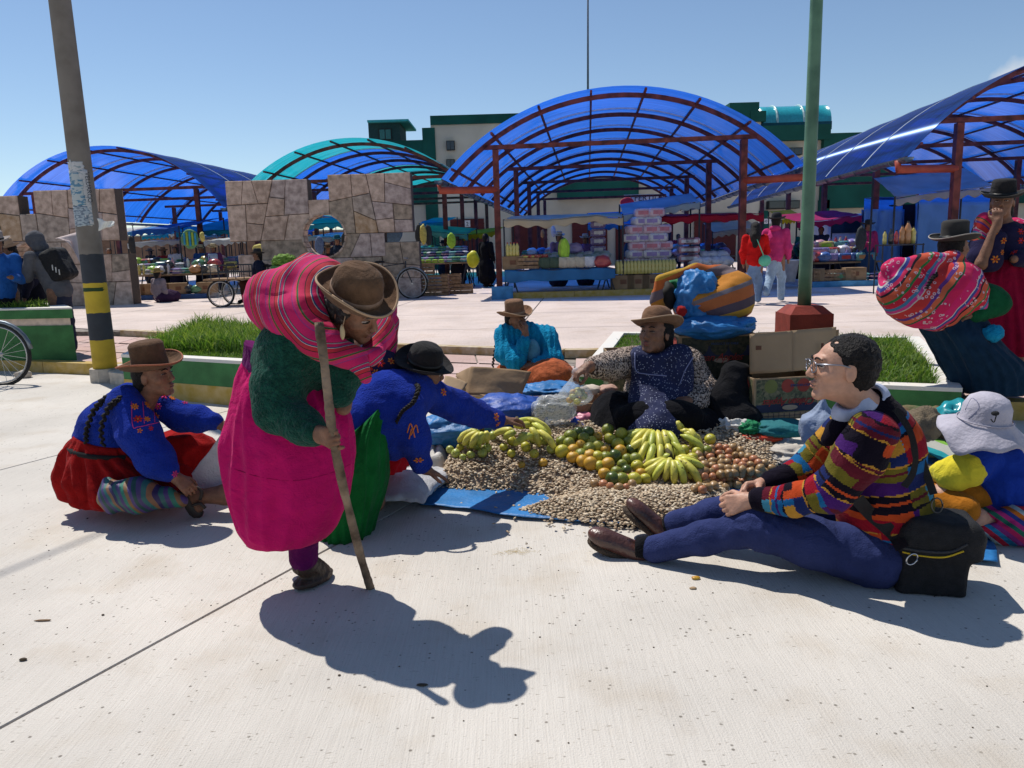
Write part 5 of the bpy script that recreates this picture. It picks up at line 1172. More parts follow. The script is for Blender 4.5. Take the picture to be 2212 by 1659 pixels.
def swm(C):
    s,ci,an=near_chain(C,[(TOR,.15),(ARMN,.075),(ARMF,.065)])
    out=np.zeros(len(C),int)
    bw=np.where(ci == 0,.058,.050); bi=np.floor((s+.004*np.sin(an*7))/bw).astype(int); fr_=s/bw-bi
    sec=np.floor((an+bi*1.7)/(2*pi)*np.where(ci == 0,3,2.3)).astype(int)
    hsh=(bi*7349+sec*9151+ci*337)*2654435761 % 4294967296/4294967296.0
    out=np.searchsorted(np.cumsum([.20,.09,.14,.13,.13,.09,.06,.05,.07,.04]),hsh).clip(0,9)
    sub_=(hsh*97) % 1; out[(fr_ < .11) & (sub_ > .6)]=7; out[(fr_ > .86) & (sub_ < .35)]=1; k2=(fr_ > .42) & (fr_ < .62) & (sub_ > .35) & (sub_ < .6); out[k2]=(out[k2]+3) % 10
    Ln=sum(np.linalg.norm(np.array(ARMN[i+1])-np.array(ARMN[i])) for i in range(4)); Lf=sum(np.linalg.norm(np.array(ARMF[i+1])-np.array(ARMF[i])) for i in range(2))
    out[((ci == 1) & (s > Ln-.035)) | ((ci == 2) & (s > Lf-.09))]=1
    Lt=sum(np.linalg.norm(np.array(TOR[i+1])-np.array(TOR[i])) for i in range(3)); out[(ci == 0) & (s > Lt-.045)]=1
    return out
sw=S.build('sweater',PALM,Fm_,disp=lambda V,n: .010*ridge(V*(5,5,6.5),33,2),mi=swm)
S=SDF(.005); S.chain([P(1886,862,2.932),P(1850,875,2.900),P(1822,893,2.889)],[.064,.062,.045],.03); S.ell(P(1868,858,2.910),(.062,.058,.052),None,.01,True); S.ell(P(1830,865,2.868),(.04,.06,.035),None,.01,True)
S.build('shirt_collar',mat('pale blue shirt',(.42,.46,.60),rough=.8,bump=.2),Fm_)
S=SDF(.0055); S.chain([P(1888,882,2.932),P(1862,896,2.910),P(1812,928,2.889)],[.080,.070,.045],.04); S.chain([P(1815,925,2.889),P(1788,950,2.889)],[.034,.026],.03); S.ell(P(1865,862,2.900),(.072,.07,.05),None,.012,True); S.build('sweater_collar',PALM[1],Fm_)
# jeans
M_JEAN=cloth('blue jeans denim',(.030,.040,.12),var=.25,bump=.4,bscale=200,sheen=.1,nscale=9)
S=SDF(.006); S.chain([P(1905,1192,2.953),P(1885,1205,2.953)],[.145,.125],.06)
S.chain([hn,P(1750,1170,2.932),knn,P(1520,1162,3.071),ann+(0.0,0,0)],[.115,.095,.074,.062,.058],.04); S.chain([hfr,knf,P(1540,1110,3.296),anf],[.11,.070,.060,.056],.04)
def jd(V,n):
    s,ci,an=near_chain(V,[([hn,knn,ann],.09),([hfr,knf,anf],.09)]); kn_=np.exp(-((s-.44)/.12) ** 2)+.8*np.exp(-((s-.02)/.14) ** 2)+.25
    return .011*kn_*ridge(np.stack([s*13,np.sin(an)*1.1+s*3,np.cos(an)*.8],1),4,2)+.004*ridge(V*9,2,2)
S.build('jeans',M_JEAN,Fm_,disp=jd,zmin=.004)
M_SOCK=cloth('black sock',(.008,.008,.01)); M_SHOE=mat('brown leather shoe',(.075,.028,.020),rough=.33,nscale=12,var=.3,bump=.25,bscale=60,spec=.6); M_SOLE=mat('shoe sole',(.06,.042,.03),rough=.9,nscale=30,bump=.6,bscale=80)
def shoe(an_,dirt,upv,kleg):
    """an_ ankle, dirt heel-to-toe direction, upv from sole to instep"""
    d=nrm(dirt); u=nrm(V3(upv)-d*(V3(upv) @ d)); s=np.cross(d,u); R=np.stack([s,d,u],1); o=V3(an_)
    S=SDF(.005); S.cap(o-d*.0+u*.0,o+u*.10-0*d,.047,.045,.02); sk=None
    S2=SDF(.005); S2.ell(o+d*.03-u*.055,(.046,.085,.042),R,.03); S2.ell(o+d*.13-u*.056,(.052,.085,.042),R,.03); S2.ell(o-d*.035-u*.05,(.040,.045,.045),R,.03); S2.box(o+d*.05-u*.115,(.08,.2,.022),R,.005,.004,True); S2.ell(o+u*.01,(.036,.045,.04),R,.01,True)
    sh_=S2.build('shoe',M_SHOE,Fm_); S3=SDF(.005); S3.ell(o+d*.045-u*.097,(.044,.145,.016),R,.01); S3.ell(o+d*.13-u*.095,(.052,.068,.014),R,.03); S3.box(o-d*.04-u*.104,(.030,.028,.012),R,.008,.02); S3.build('sole',M_SOLE,sh_)
    for j in range(4): c=o+d*(.045+.022*j)-u*(.018+.0055*j); tube('shoelace',[c-s*.026-u*.008,c+u*.003,c+s*.026-u*.008],.0035,mat('dark lace',(.02,.015,.012)),sh_,n=5)
shoe(P(1378,1168,3.189),(-.80,.22,.30),(.35,-.35,.9),None); shoe(P(1448,1128,3.413),(-.35,.15,.9) if False else (-.62,.25,.55),(.75,-.15,.6),None)
for a,b in ((P(1420,1184,3.157),P(1376,1182,3.189)),(P(1466,1130,3.381),P(1440,1132,3.413))): tube('sock',[a,b],[.05,.047],M_SOCK,Fm_,n=16)
# hair
S=SDF(.0048); s_=1.13/SDF.rs
S.ell(hf_.h(0,-.024,.045),(.081*s_,.090*s_,.074*s_),hf_.R,.02); S.ell(hf_.h(0,-.050,.0),(.075*s_,.060*s_,.072*s_),hf_.R,.03); S.ell(hf_.h(0,.105,.018),(.07*s_,.075*s_,.075*s_),hf_.R,.015,True); S.ell(hf_.h(0,.05,-.06),(.1*s_,.075*s_,.075*s_),hf_.R,.01,True)
for x in (-1,1): S.ell(hf_.h(.085*x,.0,-.01),(.02,.026,.038),hf_.R,.008,True)
S.build('hair',M_HAIR,Fm_,disp=lambda V,n: .0065*ridge(V*38,7,2)+.002*fbm(V*120,2,1))
# glasses
gm=mat('grey spectacle frame',(.25,.26,.30),rough=.3,metal=.8); gl_=thing('x','x','x'); bpy.data.objects.remove(gl_)
g_o=tube('glasses',[hf_.h(.078,-.012,.012),hf_.h(.079,.03,.022),hf_.h(.066,.100,.020),hf_.h(.06,.106,.018)],.0028,gm,Fm_,n=6); tube('temple',[hf_.h(-.078,-.012,.012),hf_.h(-.079,.03,.022),hf_.h(-.06,.106,.018)],.0028,gm,g_o,n=6)
for x in (-1,1):
    pts=[hf_.h(x*(.033+.026*cos(a)),.106-.004*abs(cos(a)),.006+.019*sin(a)) for a in np.linspace(0,2*pi,21)]
    tube('lens_rim',pts,.002,gm,g_o,n=5); mesh('lens',pts[:-1],[tuple(range(20))],mat('spectacle lens',(.9,.95,1),rough=.02,trans=1.0,spec=.5,alpha=.25,var=0),g_o,False)
tube('bridge',[hf_.h(-.008,.108,.010),hf_.h(0,.112,.013),hf_.h(.008,.108,.010)],.002,gm,g_o,n=5)
# camera bag
bag=thing('camera_bag','black padded camera bag with yellow piping standing behind the seated man','bag',(*G(1990,1300)[:2],0))
M_BAG=mat('black cordura',(.011,.011,.013),rough=.75,nscale=40,var=.3,bump=.5,bscale=250); M_BAGG=mat('grey mesh pocket',(.05,.05,.055),rough=.7,bump=.6,bscale=200)
bc=P(2008,1195,2.846); Rb=frame((.06,0,1),(.25,1,0))
bs_=1; S=SDF(.006); S.box(bc+(-.005,0,-.02),(.095,.08,.125),Rb,.025,.02); S.box(bc+(.015,0,.075),(.118,.095,.03),Rb,.025,.03); S.box(bc+(.02,-.01,.115),(.10,.08,.022),Rb,.025,.03)
bg_=S.build('pouch',M_BAG,bag,disp=lambda V,n: .005*ridge(V*9,4,2),zmin=.004)
stitch_line(bag,bg_,[(1950,1192),(1990,1200),(2040,1203),(2082,1190)],.0035,mat('yellow piping',(.6,.4,.02)),'piping'); stitch_line(bag,bg_,[(1945,1182),(1990,1190),(2050,1192),(2090,1175)],.005,M_BAGG,'zip')
S=SDF(.006); S.box(bc+(.095,.0,.085),(.03,.05,.04),Rb,.015,.02); S.build('side_pocket',M_BAGG,bag)
M_STR=mat('black webbing',(.012,.012,.014),rough=.6,bump=.5,bscale=300); M_STEEL=mat('steel ring',(.5,.5,.52),rough=.25,metal=1)
def strap(pts,w,y=None,nm='strap',par=bag,nn=40):
    p=catmull(pts,nn); t=np.gradient(p,axis=0); V=[]; F=[]
    for i in range(nn):
        vd=nrm(p[i]-np.array([0,0,EYE])); s=nrm(np.cross(t[i],vd)); 
        V += [p[i]-s*w/2,p[i]+s*w/2,p[i]+s*w/2+vd*.005,p[i]-s*w/2+vd*.005]
    for i in range(nn-1):
        for j in range(4): F.append((i*4+j,i*4+(j+1) % 4,i*4+4+(j+1) % 4,i*4+4+j))
    return mesh(nm,V,F,M_STR,par,False)
def on_surf(o,u,v,off=.006):
    d=_fw+_rt*((u-CU)/FOC)-_up*((v-CV)/FOC); p,n=surf_pt(o,(0,0,EYE),d)
    return None if p is None else p-nrm(d)*off
pts=[on_surf(sw,u,v) for u,v in ((1930,885),(1958,925),(1972,975),(1968,1020),(1950,1050))]; pts=[p for p in pts if p is not None]
strap(pts,.036)
pts=[on_surf(sw,u,v) for u,v in ((1852,1078),(1880,1110),(1915,1140),(1935,1160))]; pts=[p for p in pts if p is not None]; pts += [P(1950,1185,2.696)]; strap(pts,.05)
strap([P(1988,985,2.846),P(2000,1020,2.846),P(2010,1048,2.825),P(2017,1068,2.803)],.028,nn=14)
tube('ring',[P(2024+12*cos(a),1092+16*sin(a),2.80) for a in np.linspace(0,2*pi,20)],.003,mat('dark ring',(.08,.08,.08),rough=.3,metal=.8),bag,n=6)
_q=on_surf(bg_,1970,1208,.02); tube('carabiner',[_q+V3((.020*cos(a)+.006*sin(a),0,.022*sin(a))) for a in np.linspace(0,2*pi,16)],.0035,M_STEEL,bag,n=6)
SDF.rs=1.0
# ---------------------------------------------------------------- G: child on the right
Gp=thing('person','child in a pale grey sun hat and blue yellow shirt sitting at right','person',(*G(2140,1120)[:2],0)); YG_=3.4
M_CB=cloth('blue cotton shirt',(.012,.04,.30),var=.2,bump=.2); M_CY=cloth('yellow sleeve',(.62,.52,.04),var=.12,bump=.2); M_CO=cloth('orange brown trousers',(.36,.13,.015),var=.2,bump=.2)
S=SDF(.007); hg=Head(S,P(2135,930,YG_-.05),(.15,.1,1),(-.35,.9,-.2),.92,neck=P(2150,985,YG_))
S.chain([P(2165,1085,YG_),P(2165,1020,YG_)],[.11,.10],.04); S.chain([P(2105,990,YG_-.05),P(2082,1025,YG_-.1),P(2005,1040,YG_+.1)],[.04,.035,.025],.02); hand(S,P(2005,1040,YG_+.1),(-1,.2,-.2),(0,0,-1),side=1,curl=.4,s=.8)
S.chain([P(2160,1085,YG_),P(2040,1075,YG_-.05),P(2110,1120,YG_-.15)],[.09,.06,.04],.03); S.chain([P(2115,1118,YG_-.15),P(2160,1135,YG_-.15)],[.04,.03],.02); S.build('body',M_SKL,Gp)
S=SDF(.007); S.chain([P(2175,1085,YG_),P(2175,1040,YG_),P(2150,990,YG_)],[.16,.16,.12],.05); S.chain([P(2115,985,YG_-.04),P(2095,1012,YG_-.07)],[.085,.072],.03); S.build('shirt',M_CB,Gp,disp=wr(.009,8,5))
S=SDF(.006); S.chain([P(2088,1014,YG_-.08),P(2060,1024,YG_-.06),P(2036,1022,YG_+.02)],[.078,.072,.055],.02); S.build('sleeve',M_CY,Gp,disp=wr(.006,14,5))
S=SDF(.007); S.chain([P(2150,1085,YG_),P(2075,1075,YG_-.02),P(2012,1068,YG_+.02)],[.10,.08,.05],.04); S.chain([P(2030,1080,YG_-.05),P(2085,1100,YG_-.15)],[.06,.06],.04); S.build('trousers',M_CO,Gp,disp=wr(.01,9,5),zmin=.005)
M_SUN=mat('pale grey sun hat cotton',(.40,.38,.44),rough=.85,nscale=12,var=.1,bump=.3,bscale=60)
cH=P(2128,905,YG_-.08); Fh=frame((.05,-.12,1),(-.3,.9,0)); a=np.arange(60)*2*pi/60; rings=[]
for r,z in ((.004,.125),(.05,.120),(.085,.10),(.105,.06),(.108,.01),(.115,-.005),(.15,-.03),(.185,-.055),(.20,-.07),(.198,-.074),(.15,-.038),(.108,-.008),(.004,-.004)):
    q=max(0,(r-.11)/.09); r,z=r*.92,z*.95; rings.append(np.stack([r*np.cos(a),r*np.sin(a),z+q*(.030*np.sin(3*a+1)+.014*np.sin(7*a))+q*-.035*(np.cos(a-pi*1.35) > 0)*np.cos(a-pi*1.35)],1) @ Fh.T+cH)
V,F=loft(rings,60); sh_=mesh('sun_hat',V,F,M_SUN,Gp); tube('hat_seam',[Fh @ V3((.111*cos(x),.111*sin(x),.0))+cH for x in np.linspace(0,2*pi,40)],.003,M_SUN,sh_,n=5)
lump('cord_lock',P(2150,893,YG_-.22),(.016,.012,.01),M_BAG,sh_,sub=2); tube('cord',[P(2140,905,YG_-.215),P(2147,912,YG_-.22),P(2152,898,YG_-.22)],.0025,M_BAG,sh_,n=5,sub=8)
grid_m=mat('hat mesh panel',(.20,.20,.28),rough=.9,nscale=300,var=.5)
stitch_line(sh_,sh_,[(2085,885),(2100,860),(2115,880),(2092,905)],.003,grid_m,'mesh_panel')

# ---------------------------------------------------------------- H: woman on the planter with a striped bundle
H_=thing('person','woman sitting on the planter with a large bright striped bundle on her back','person',(*G(2120,842)[:2],0)); YH=5.7
S=SDF(.009); hh=Head(S,P(2062,535,YH),(.05,.1,1),(.93,.35,-.1),1.05,neck=P(2052,590,YH))
S.chain([P(2085,745,YH),P(2072,680,YH),P(2058,600,YH)],[.13,.13,.09],.05); S.chain([P(2085,620,YH-.15),P(2140,665,YH-.15),P(2105,680,YH-.2)],[.05,.05,.03],.02); hand(S,P(2105,678,YH-.2),(-.6,.2,-.3),(0,0,-1),side=1,curl=.4)
S.chain([P(2070,740,YH),P(2125,775,YH),P(2140,838,YH-.05)],[.12,.07,.045],.02); S.build('body',M_SK,H_); hh.face(H_)
S=SDF(.010); S.chain([P(2070,690,YH),P(2065,620,YH)],[.18,.14],.05); S.chain([P(2075,615,YH-.1),P(2130,645,YH-.12),P(2150,655,YH-.14),P(2105,680,YH-.18)],[.09,.10,.09,.06],.04); S.ell(P(2035,590,YH-.05),(.11,.1,.08),None,.04); S.build('jumper',cloth('green cardigan',(.008,.075,.03),var=.3),H_,disp=wr(.008,9,3))
skirt('skirt',[(P(2065,672,YH),.20,.18,.02,(1,0,-.3),(0,1,0)),(P(2075,720,YH),.30,.26,.04,(1,0,-.35),(0,1,0)),(P(2110,765,YH),.33,.30,.05,(1,0,-.3),(0,1,0)),(P(2135,805,YH-.02),.29,.27,.05,(1,0,-.12),(0,1,0)),(P(2140,843,YH-.02),.25,.24,.05)],cloth('dark blue green skirt',(.010,.028,.055),var=.3),H_,npl=22,seed=4,nl=26)
S=SDF(.009); S.ell(P(1995,640,YH-.08),(.33,.22,.225),frame((.35,0,1),(0,1,0)),.06); S.ell(P(2055,620,YH-.12),(.20,.20,.19),None,.08); S.ell(P(1945,600,YH-.05),(.13,.15,.12),None,.05); S.chain([P(1925,580,YH-.1),P(2000,568,YH-.15),P(2062,560,YH-.12)],[.06,.06,.05],.04); S.chain([P(2090,640,YH-.15),P(2112,660,YH-.15)],[.13,.08],.05)
S.build('carrying_cloth',M_AG2,H_,disp=lambda V,n: .022*ridge(V*V3((3.2,4,4.5)),8,3)+.005*np.sin(((V[:,0]*.75+V[:,2]*.65))*60),attrs={'sc': lambda V: (V[:,0]*.78-V[:,2]*.62+.05*vnoise(V*3,6))/.46})
hat(H_,hh.h(0,-.005,.055),(-.02,-.02,1),(.93,.3,0),.095,.145,.16,mat('dark grey felt',(.03,.028,.026),rough=.9,sheen=.3),M_BLKB,mat('grey felt edge',(.28,.25,.22)),roll=.03,crown='tall')
S=SDF(.009); S.ell(hh.h(0,-.03,.02),(.09,.088,.09),hh.R,.02); S.ell(hh.h(0,-.07,-.06),(.07,.05,.08),hh.R,.03); S.ell(hh.h(0,.07,-.02),(.065,.06,.08),hh.R,.012,True); S.build('hair',M_HAIR,H_,disp=wr(.004,30,1))
braid(H_,[hh.h(.03,-.08,-.1),P(2035,585,YH-.18),P(2015,600,YH-.28),P(2000,625,YH-.34)],.022)
lump('blue_cloth',P(2145,720,YH-.25),(.07,.05,.06),M_TURQ,H_,amp=.2,sub=3)

# ---------------------------------------------------------------- I: woman standing at the right edge
I_=thing('person','standing woman in embroidered navy jacket and crimson skirt touching her mouth at the right edge','person',(*G(2185,835,.12)[:2],.12)); YI=6.3
S=SDF(.009); hi_=Head(S,P(2165,440,YI),(.05,.1,1),(-.55,-.80,-.05),1.05,neck=P(2172,500,YI))
S.chain([P(2175,650,YI),P(2175,560,YI),P(2172,500,YI)],[.14,.14,.08],.05); S.chain([P(2120,500,YI),P(2120,570,YI-.2),P(2155,480,YI-.22)],[.05,.045,.03],.02); hand(S,P(2155,482,YI-.22),(.0,.1,1),(.3,.7,0),side=-1,curl=.6)
S.chain([P(2225,500,YI),P(2240,560,YI-.1),P(2190,560,YI-.25)],[.05,.045,.03],.02)
for dx in (0,28): S.chain([P(2165+dx,660,YI),P(2165+dx,780,YI),P(2172+dx,822,YI)],[.09,.06,.04],.02); S.chain([P(2172+dx,822,YI),P(2165+dx,828,YI-.15)],[.04,.03],.02)
S.build('body',M_SK,I_); hi_.face(I_,squint=.5)
S=SDF(.010); S.chain([P(2175,570,YI),P(2175,515,YI)],[.165,.14],.05); S.chain([P(2125,505,YI),P(2118,560,YI-.12),P(2140,565,YI-.18),P(2158,515,YI-.22)],[.09,.09,.07,.05],.04); S.chain([P(2222,505,YI),P(2240,560,YI-.1),P(2200,558,YI-.22)],[.09,.08,.06],.04); ij=S.build('jacket',M_NAVY,I_,disp=wr(.008,9,3))
S=SDF(.010); S.chain([P(2130,480,YI-.06),P(2120,520,YI-.05),P(2112,560,YI)],[.08,.07,.04],.03); S.ell(P(2190,520,YI+.15),(.2,.14,.18),None,.05); S.build('shawl',M_AG2,I_,disp=wr(.008,9,3),attrs={'sc': lambda V: (V[:,0]+V[:,2])/.35})
for (u,v,r) in [(2135,500,.03),(2150,505,.03),(2168,520,.03),(2150,560,.035),(2165,545,.025),(2190,545,.03),(2205,500,.03),(2205,520,.03)]: stick_flower(I_,ij,u,v,r,EMB[u % 3],EMB[(u+1) % 3])
skirt('skirt',[(P(2175,560,YI),.16,.15,.02),(P(2172,600,YI),.25,.2,.05),(P(2172,680,YI),.30,.26,.06),(P(2175,760,YI),.33,.28,.06)],cloth('crimson skirt',(.24,.006,.03),var=.2),I_,npl=30,seed=9)
hat(I_,hi_.h(0,-.005,.055),(-.05,-.12,1),(-.5,-.8,0),.095,.14,.155,M_BLK,M_BLKB,mat('brim edge dark',(.06,.055,.05)),roll=.03,crown='tall')
S=SDF(.009); S.ell(hi_.h(0,-.03,.02),(.09,.088,.09),hi_.R,.02); S.ell(hi_.h(0,-.06,-.06),(.08,.05,.08),hi_.R,.03); S.ell(hi_.h(0,.07,-.02),(.065,.06,.08),hi_.R,.012,True); S.build('hair',M_HAIR,I_)
sandal(I_,(*G(2190,828,.2)[:2],.0),(*G(2172,832,.2)[:2],.0),sdm,ZP); sandal(I_,(*G(2215,828,.2)[:2],.0),(*G(2200,832,.2)[:2],.0),sdm,ZP)
# ================================================================ goods on the ground
M_TARP=mat('blue plastic sheet',(.02,.155,.40),rough=.5,nscale=5,var=.2,bump=.5,bscale=22,spec=.35); M_TARPD=mat('deep blue plastic',(.012,.06,.30),rough=.5,nscale=6,var=.25,bump=.5,bscale=22,spec=.35)
def quad_sheet(name,FL,FR,BR,BL,m,nu=60,nv=40,amp=.012,freq=5,seed=1,thick=.003,parent=None,edge=.03,zf=None,base=.012,sc=None):
    FL,FR,BR,BL=map(V3,(FL,FR,BR,BL))
    def fn(s,t):
        e1=edge*vnoise(np.column_stack([s*9,t*9,s*0]),seed+5); s2=s+e1*.3; t2=t+e1*(1-t)*.6
        p=((1-s2)*(1-t2))[:,None]*FL+(s2*(1-t2))[:,None]*FR+(s2*t2)[:,None]*BR+((1-s2)*t2)[:,None]*BL
        p[:,2] += base+amp*(ridge(p*freq,seed,3)*.5+.5)
        if zf is not None: p[:,2] += zf(p,s,t)
        return p
    at={'sc': (lambda s,t,V: sc(s,t,V))} if sc else None
    return grid(name,nu,nv,fn,m,parent,thick,attrs=at,loc=tuple(FL))
tp=quad_sheet('tarpaulin',G(905,1098),G(2148,1226),G(2110,1000),G(905,950),M_TARP,110,50,amp=.012,seed=2)
tag(tp,'large blue plastic sheet spread on the road under the beans and fruit','tarpaulin')
def inside(p,poly):
    n=len(poly); r=np.zeros(len(p),bool); x,y=p[:,0],p[:,1]
    for i in range(n):
        (x0,y0),(x1,y1)=poly[i],poly[(i+1) % n]; c=((y0 > y) != (y1 > y)) & (x < (x1-x0)*(y-y0)/(y1-y0+1e-12)+x0); r ^= c
    return r
def dist_edge(p,poly):
    d=np.full(len(p),1e9); n=len(poly)
    for i in range(n):
        a=np.array(poly[i]); b=np.array(poly[(i+1) % n]); ab=b-a; t=(((p-a) @ ab)/(ab @ ab)).clip(0,1); d=np.minimum(d,np.linalg.norm(p-a-t[:,None]*ab,axis=1))
    return d
H1=[tuple(G(u,v)[:2]) for u,v in ((936,1058),(1010,1068),(1090,1066),(1180,1082),(1260,1092),(1400,1085),(1560,1060),(1700,1050),(1690,985),(1500,962),(1330,955),(1150,958),(1010,990),(950,1030))]
H2=[tuple(G(u,v)[:2]) for u,v in ((1122,1110),(1190,1126),(1300,1140),(1420,1150),(1560,1140),(1610,1090),(1560,1062),(1400,1062),(1270,1072),(1190,1088))]
def heap_z(p):
    p=np.atleast_2d(p); z=np.zeros(len(p))
    for poly,hm,w in ((H1,.075,.10),(H2,.085,.12)):
        i=inside(p,poly); d=dist_edge(p,poly); z=np.maximum(z,np.where(i,hm*(1-np.exp(-(d/w) ** 1.3)),0))
    up=np.clip((p[:,1]-4.12)/.55,0,1)*.135*inside(p,H1)*np.clip(dist_edge(p,H1)/.08,0,1)
    return z+up+.012*vnoise(np.column_stack([p*7,z*0]),4)*(z > .03)
def beans(name,label,poly,n,cols,seed,size=.0125,loc=None,par=None,strays=0,spread=.25,zbase=.016,hz=heap_z):
    rg=np.random.default_rng(seed); P0=np.array(poly); lo,hi=P0.min(0),P0.max(0); c=rg.uniform(lo,hi,(n*3,2)); c=c[inside(c,poly)][:n]
    if strays:
        e=rg.uniform(lo-spread,hi+spread,(strays*4,2)); d=dist_edge(e,poly); e=e[(~inside(e,poly)) & (rg.random(len(e)) < np.exp(-d/(spread*.35)))][:strays]; c=np.vstack([c,e])
    n=len(c); V,F=_ICO[1]; s=size*rg.uniform(.75,1.25,n); R1=rg.uniform(0,2*pi,n); tl=rg.normal(0,.28,(n,2))
    z=hz(c)+zbase+rg.uniform(-.004,.010,n)
    B=V*V3((1.0,.66,.30)); B[:,1] += .18*B[:,0] ** 2
    x=np.stack([np.cos(R1),np.sin(R1),tl[:,0]],1); x /= np.linalg.norm(x,axis=1,keepdims=True); zz=np.stack([tl[:,0],tl[:,1],np.ones(n)],1); zz -= x*(zz*x).sum(1,keepdims=True); zz /= np.linalg.norm(zz,axis=1,keepdims=True); y=np.cross(zz,x)
    W=(B[None,:,0:1]*x[:,None]+B[None,:,1:2]*y[:,None]+B[None,:,2:3]*zz[:,None])*s[:,None,None]+np.column_stack([c,z])[:,None]
    FF=(F[None]+(np.arange(n)*len(V))[:,None,None]).reshape(-1,3)
    sc=np.repeat(rg.random(n)*.999,len(V)); m=ramp_mat(name+' colours',cols,rough=.6,bump=.15,spec=.3,sheen=0)
    o=mesh(name,W.reshape(-1,3),FF,m,par,True,attrs={'sc': sc},loc=loc or (float(c[:,0].mean()),float(c[:,1].mean()),.02)); o['kind']='stuff'
    if label: o['label']=label
    return o
PALE=[(.62,.49,.33),(.70,.57,.40),(.54,.40,.26),(.34,.23,.14),(.74,.62,.46),(.50,.38,.25),(.62,.49,.34)]
RED=[(.60,.42,.29),(.68,.51,.36),(.50,.30,.20),(.72,.56,.41),(.54,.28,.20),(.38,.22,.15),(.62,.45,.33)]
beans('dried_beans','pale dried broad beans heaped below the bananas',H1,10500,PALE,3,.0128,strays=220)
beans('dried_beans','reddish dried broad beans heaped by the shoes of the seated man',H2,5400,RED,5,.0125,strays=160)
def heap_base(name,poly,m):
    P0=np.array(poly); lo,hi=P0.min(0),P0.max(0)
    def fn(s,t):
        p=np.column_stack([lo[0]+s*(hi[0]-lo[0]),lo[1]+t*(hi[1]-lo[1])]); return np.column_stack([p,heap_z(p)+.004])
    return fn,lo
fn,lo=heap_base('x',H1+H2,None)
hb_=grid('bean_layer',110,70,fn,mat('bean bed',(.46,.35,.24),nscale=60,var=.4,bump=1,bscale=60),None,thick=0,loc=(*lo,0)); 
import bmesh
_bm=bmesh.new(); _bm.from_mesh(hb_.data); _c=np.array([f.calc_center_median()[:2] for f in _bm.faces])+lo; _in=(inside(_c,H1) & (dist_edge(_c,H1) > .03)) | (inside(_c,H2) & (dist_edge(_c,H2) > .03)); _bm.faces.ensure_lookup_table()
bmesh.ops.delete(_bm,geom=[_bm.faces[i] for i in range(len(_c)) if not _in[i]],context='FACES'); _bm.to_mesh(hb_.data); _bm.free()
hb_['kind']='stuff'; hb_['label']='lower layer of dried beans on the blue sheet'
# ---------------------------------------------------------------- fruit
M_FR={'green': mat('green orange peel',(.10,.17,.02),rough=.35,nscale=22,var=.25,col2=(.33,.30,.03),thresh=(.45,.62),bump=.15,bscale=260,spec=.5),'yellow': mat('yellow green peel',(.36,.36,.03),rough=.35,nscale=20,var=.2,col2=(.48,.42,.04),bump=.15,bscale=260,spec=.5),
        'orange': mat('orange peel',(.50,.20,.015),rough=.4,nscale=20,var=.2,col2=(.52,.34,.03),bump=.15,bscale=260,spec=.5),'dark': mat('dark green peel',(.045,.09,.015),rough=.3,nscale=18,var=.3,col2=(.16,.18,.02),thresh=(.5,.7),spec=.5),
        'brown': mat('russet skin',(.26,.13,.055),rough=.4,nscale=24,var=.2,col2=(.34,.22,.09),spec=.5),'rose': mat('rose skin',(.40,.11,.055),rough=.4,nscale=24,var=.25,col2=(.42,.20,.09),spec=.5),'lime': mat('pale lime skin',(.34,.38,.07),rough=.35,nscale=20,var=.15,spec=.5)}
M_STEM=mat('fruit stem',(.07,.06,.02))
_fm={}
def fruit_proto(kind,seed):
    if (kind,seed) in _fm: return _fm[(kind,seed)]
    V,F=_ICO[3]; rg=np.random.default_rng(seed+5); W=V*V3((1,1,.90 if kind != 'brown' else 1.12)) ; W *= (1+.05*fbm(V*1.6,seed,2))[:,None]; r=np.hypot(V[:,0],V[:,1])
    W[:,2] -= np.where(V[:,2] > 0,.10*np.exp(-(r/.22) ** 2),-.06*np.exp(-(r/.2) ** 2))
    if kind in ('brown','rose'): W[:,2] += .30*np.exp(-(r/.28) ** 2)*(V[:,2] > 0)
    o=mesh('p',W,F,M_FR[kind],None,True); me=o.data; bpy.data.objects.remove(o)
    o=MB().tube([(0,0,.82),(0,0,.93)],.10,6).build('p',M_STEM); ms=o.data; bpy.data.objects.remove(o)
    _fm[(kind,seed)]=(me,ms); return me,ms
def fruit(name,label,cat,group,kind,p,r,seed,rot):
    me,ms=fruit_proto(kind,seed % 3); o=bpy.data.objects.new(name,me); COL.objects.link(o); o.location=Vector(p); o.scale=(r,r,r); o.rotation_euler=rot; tag(o,label,cat,group)
    s=bpy.data.objects.new('stem',ms); COL.objects.link(s); s.parent=o; return o
def scatter(poly,n,dmin,seed):
    rg=np.random.default_rng(seed); P0=np.array(poly); out=[]
    for _ in range(n*60):
        c=rg.uniform(P0.min(0),P0.max(0)); d=dmin*(c[1]*0+1)
        if inside(c[None],poly)[0] and all(abs(c[0]-q[0]) ** 2+(abs(c[1]-q[1])*1.35) ** 2 > d*d for q in out): out.append(c)
        if len(out) >= n: break
    return sorted(out,key=lambda q: q[1])
def depth_of(v): return float(np.interp(v,[925,960,1000,1035,1060,1100],[4.72,4.52,4.30,4.16,4.06,3.85]))
rgf=np.random.default_rng(21); nf=0
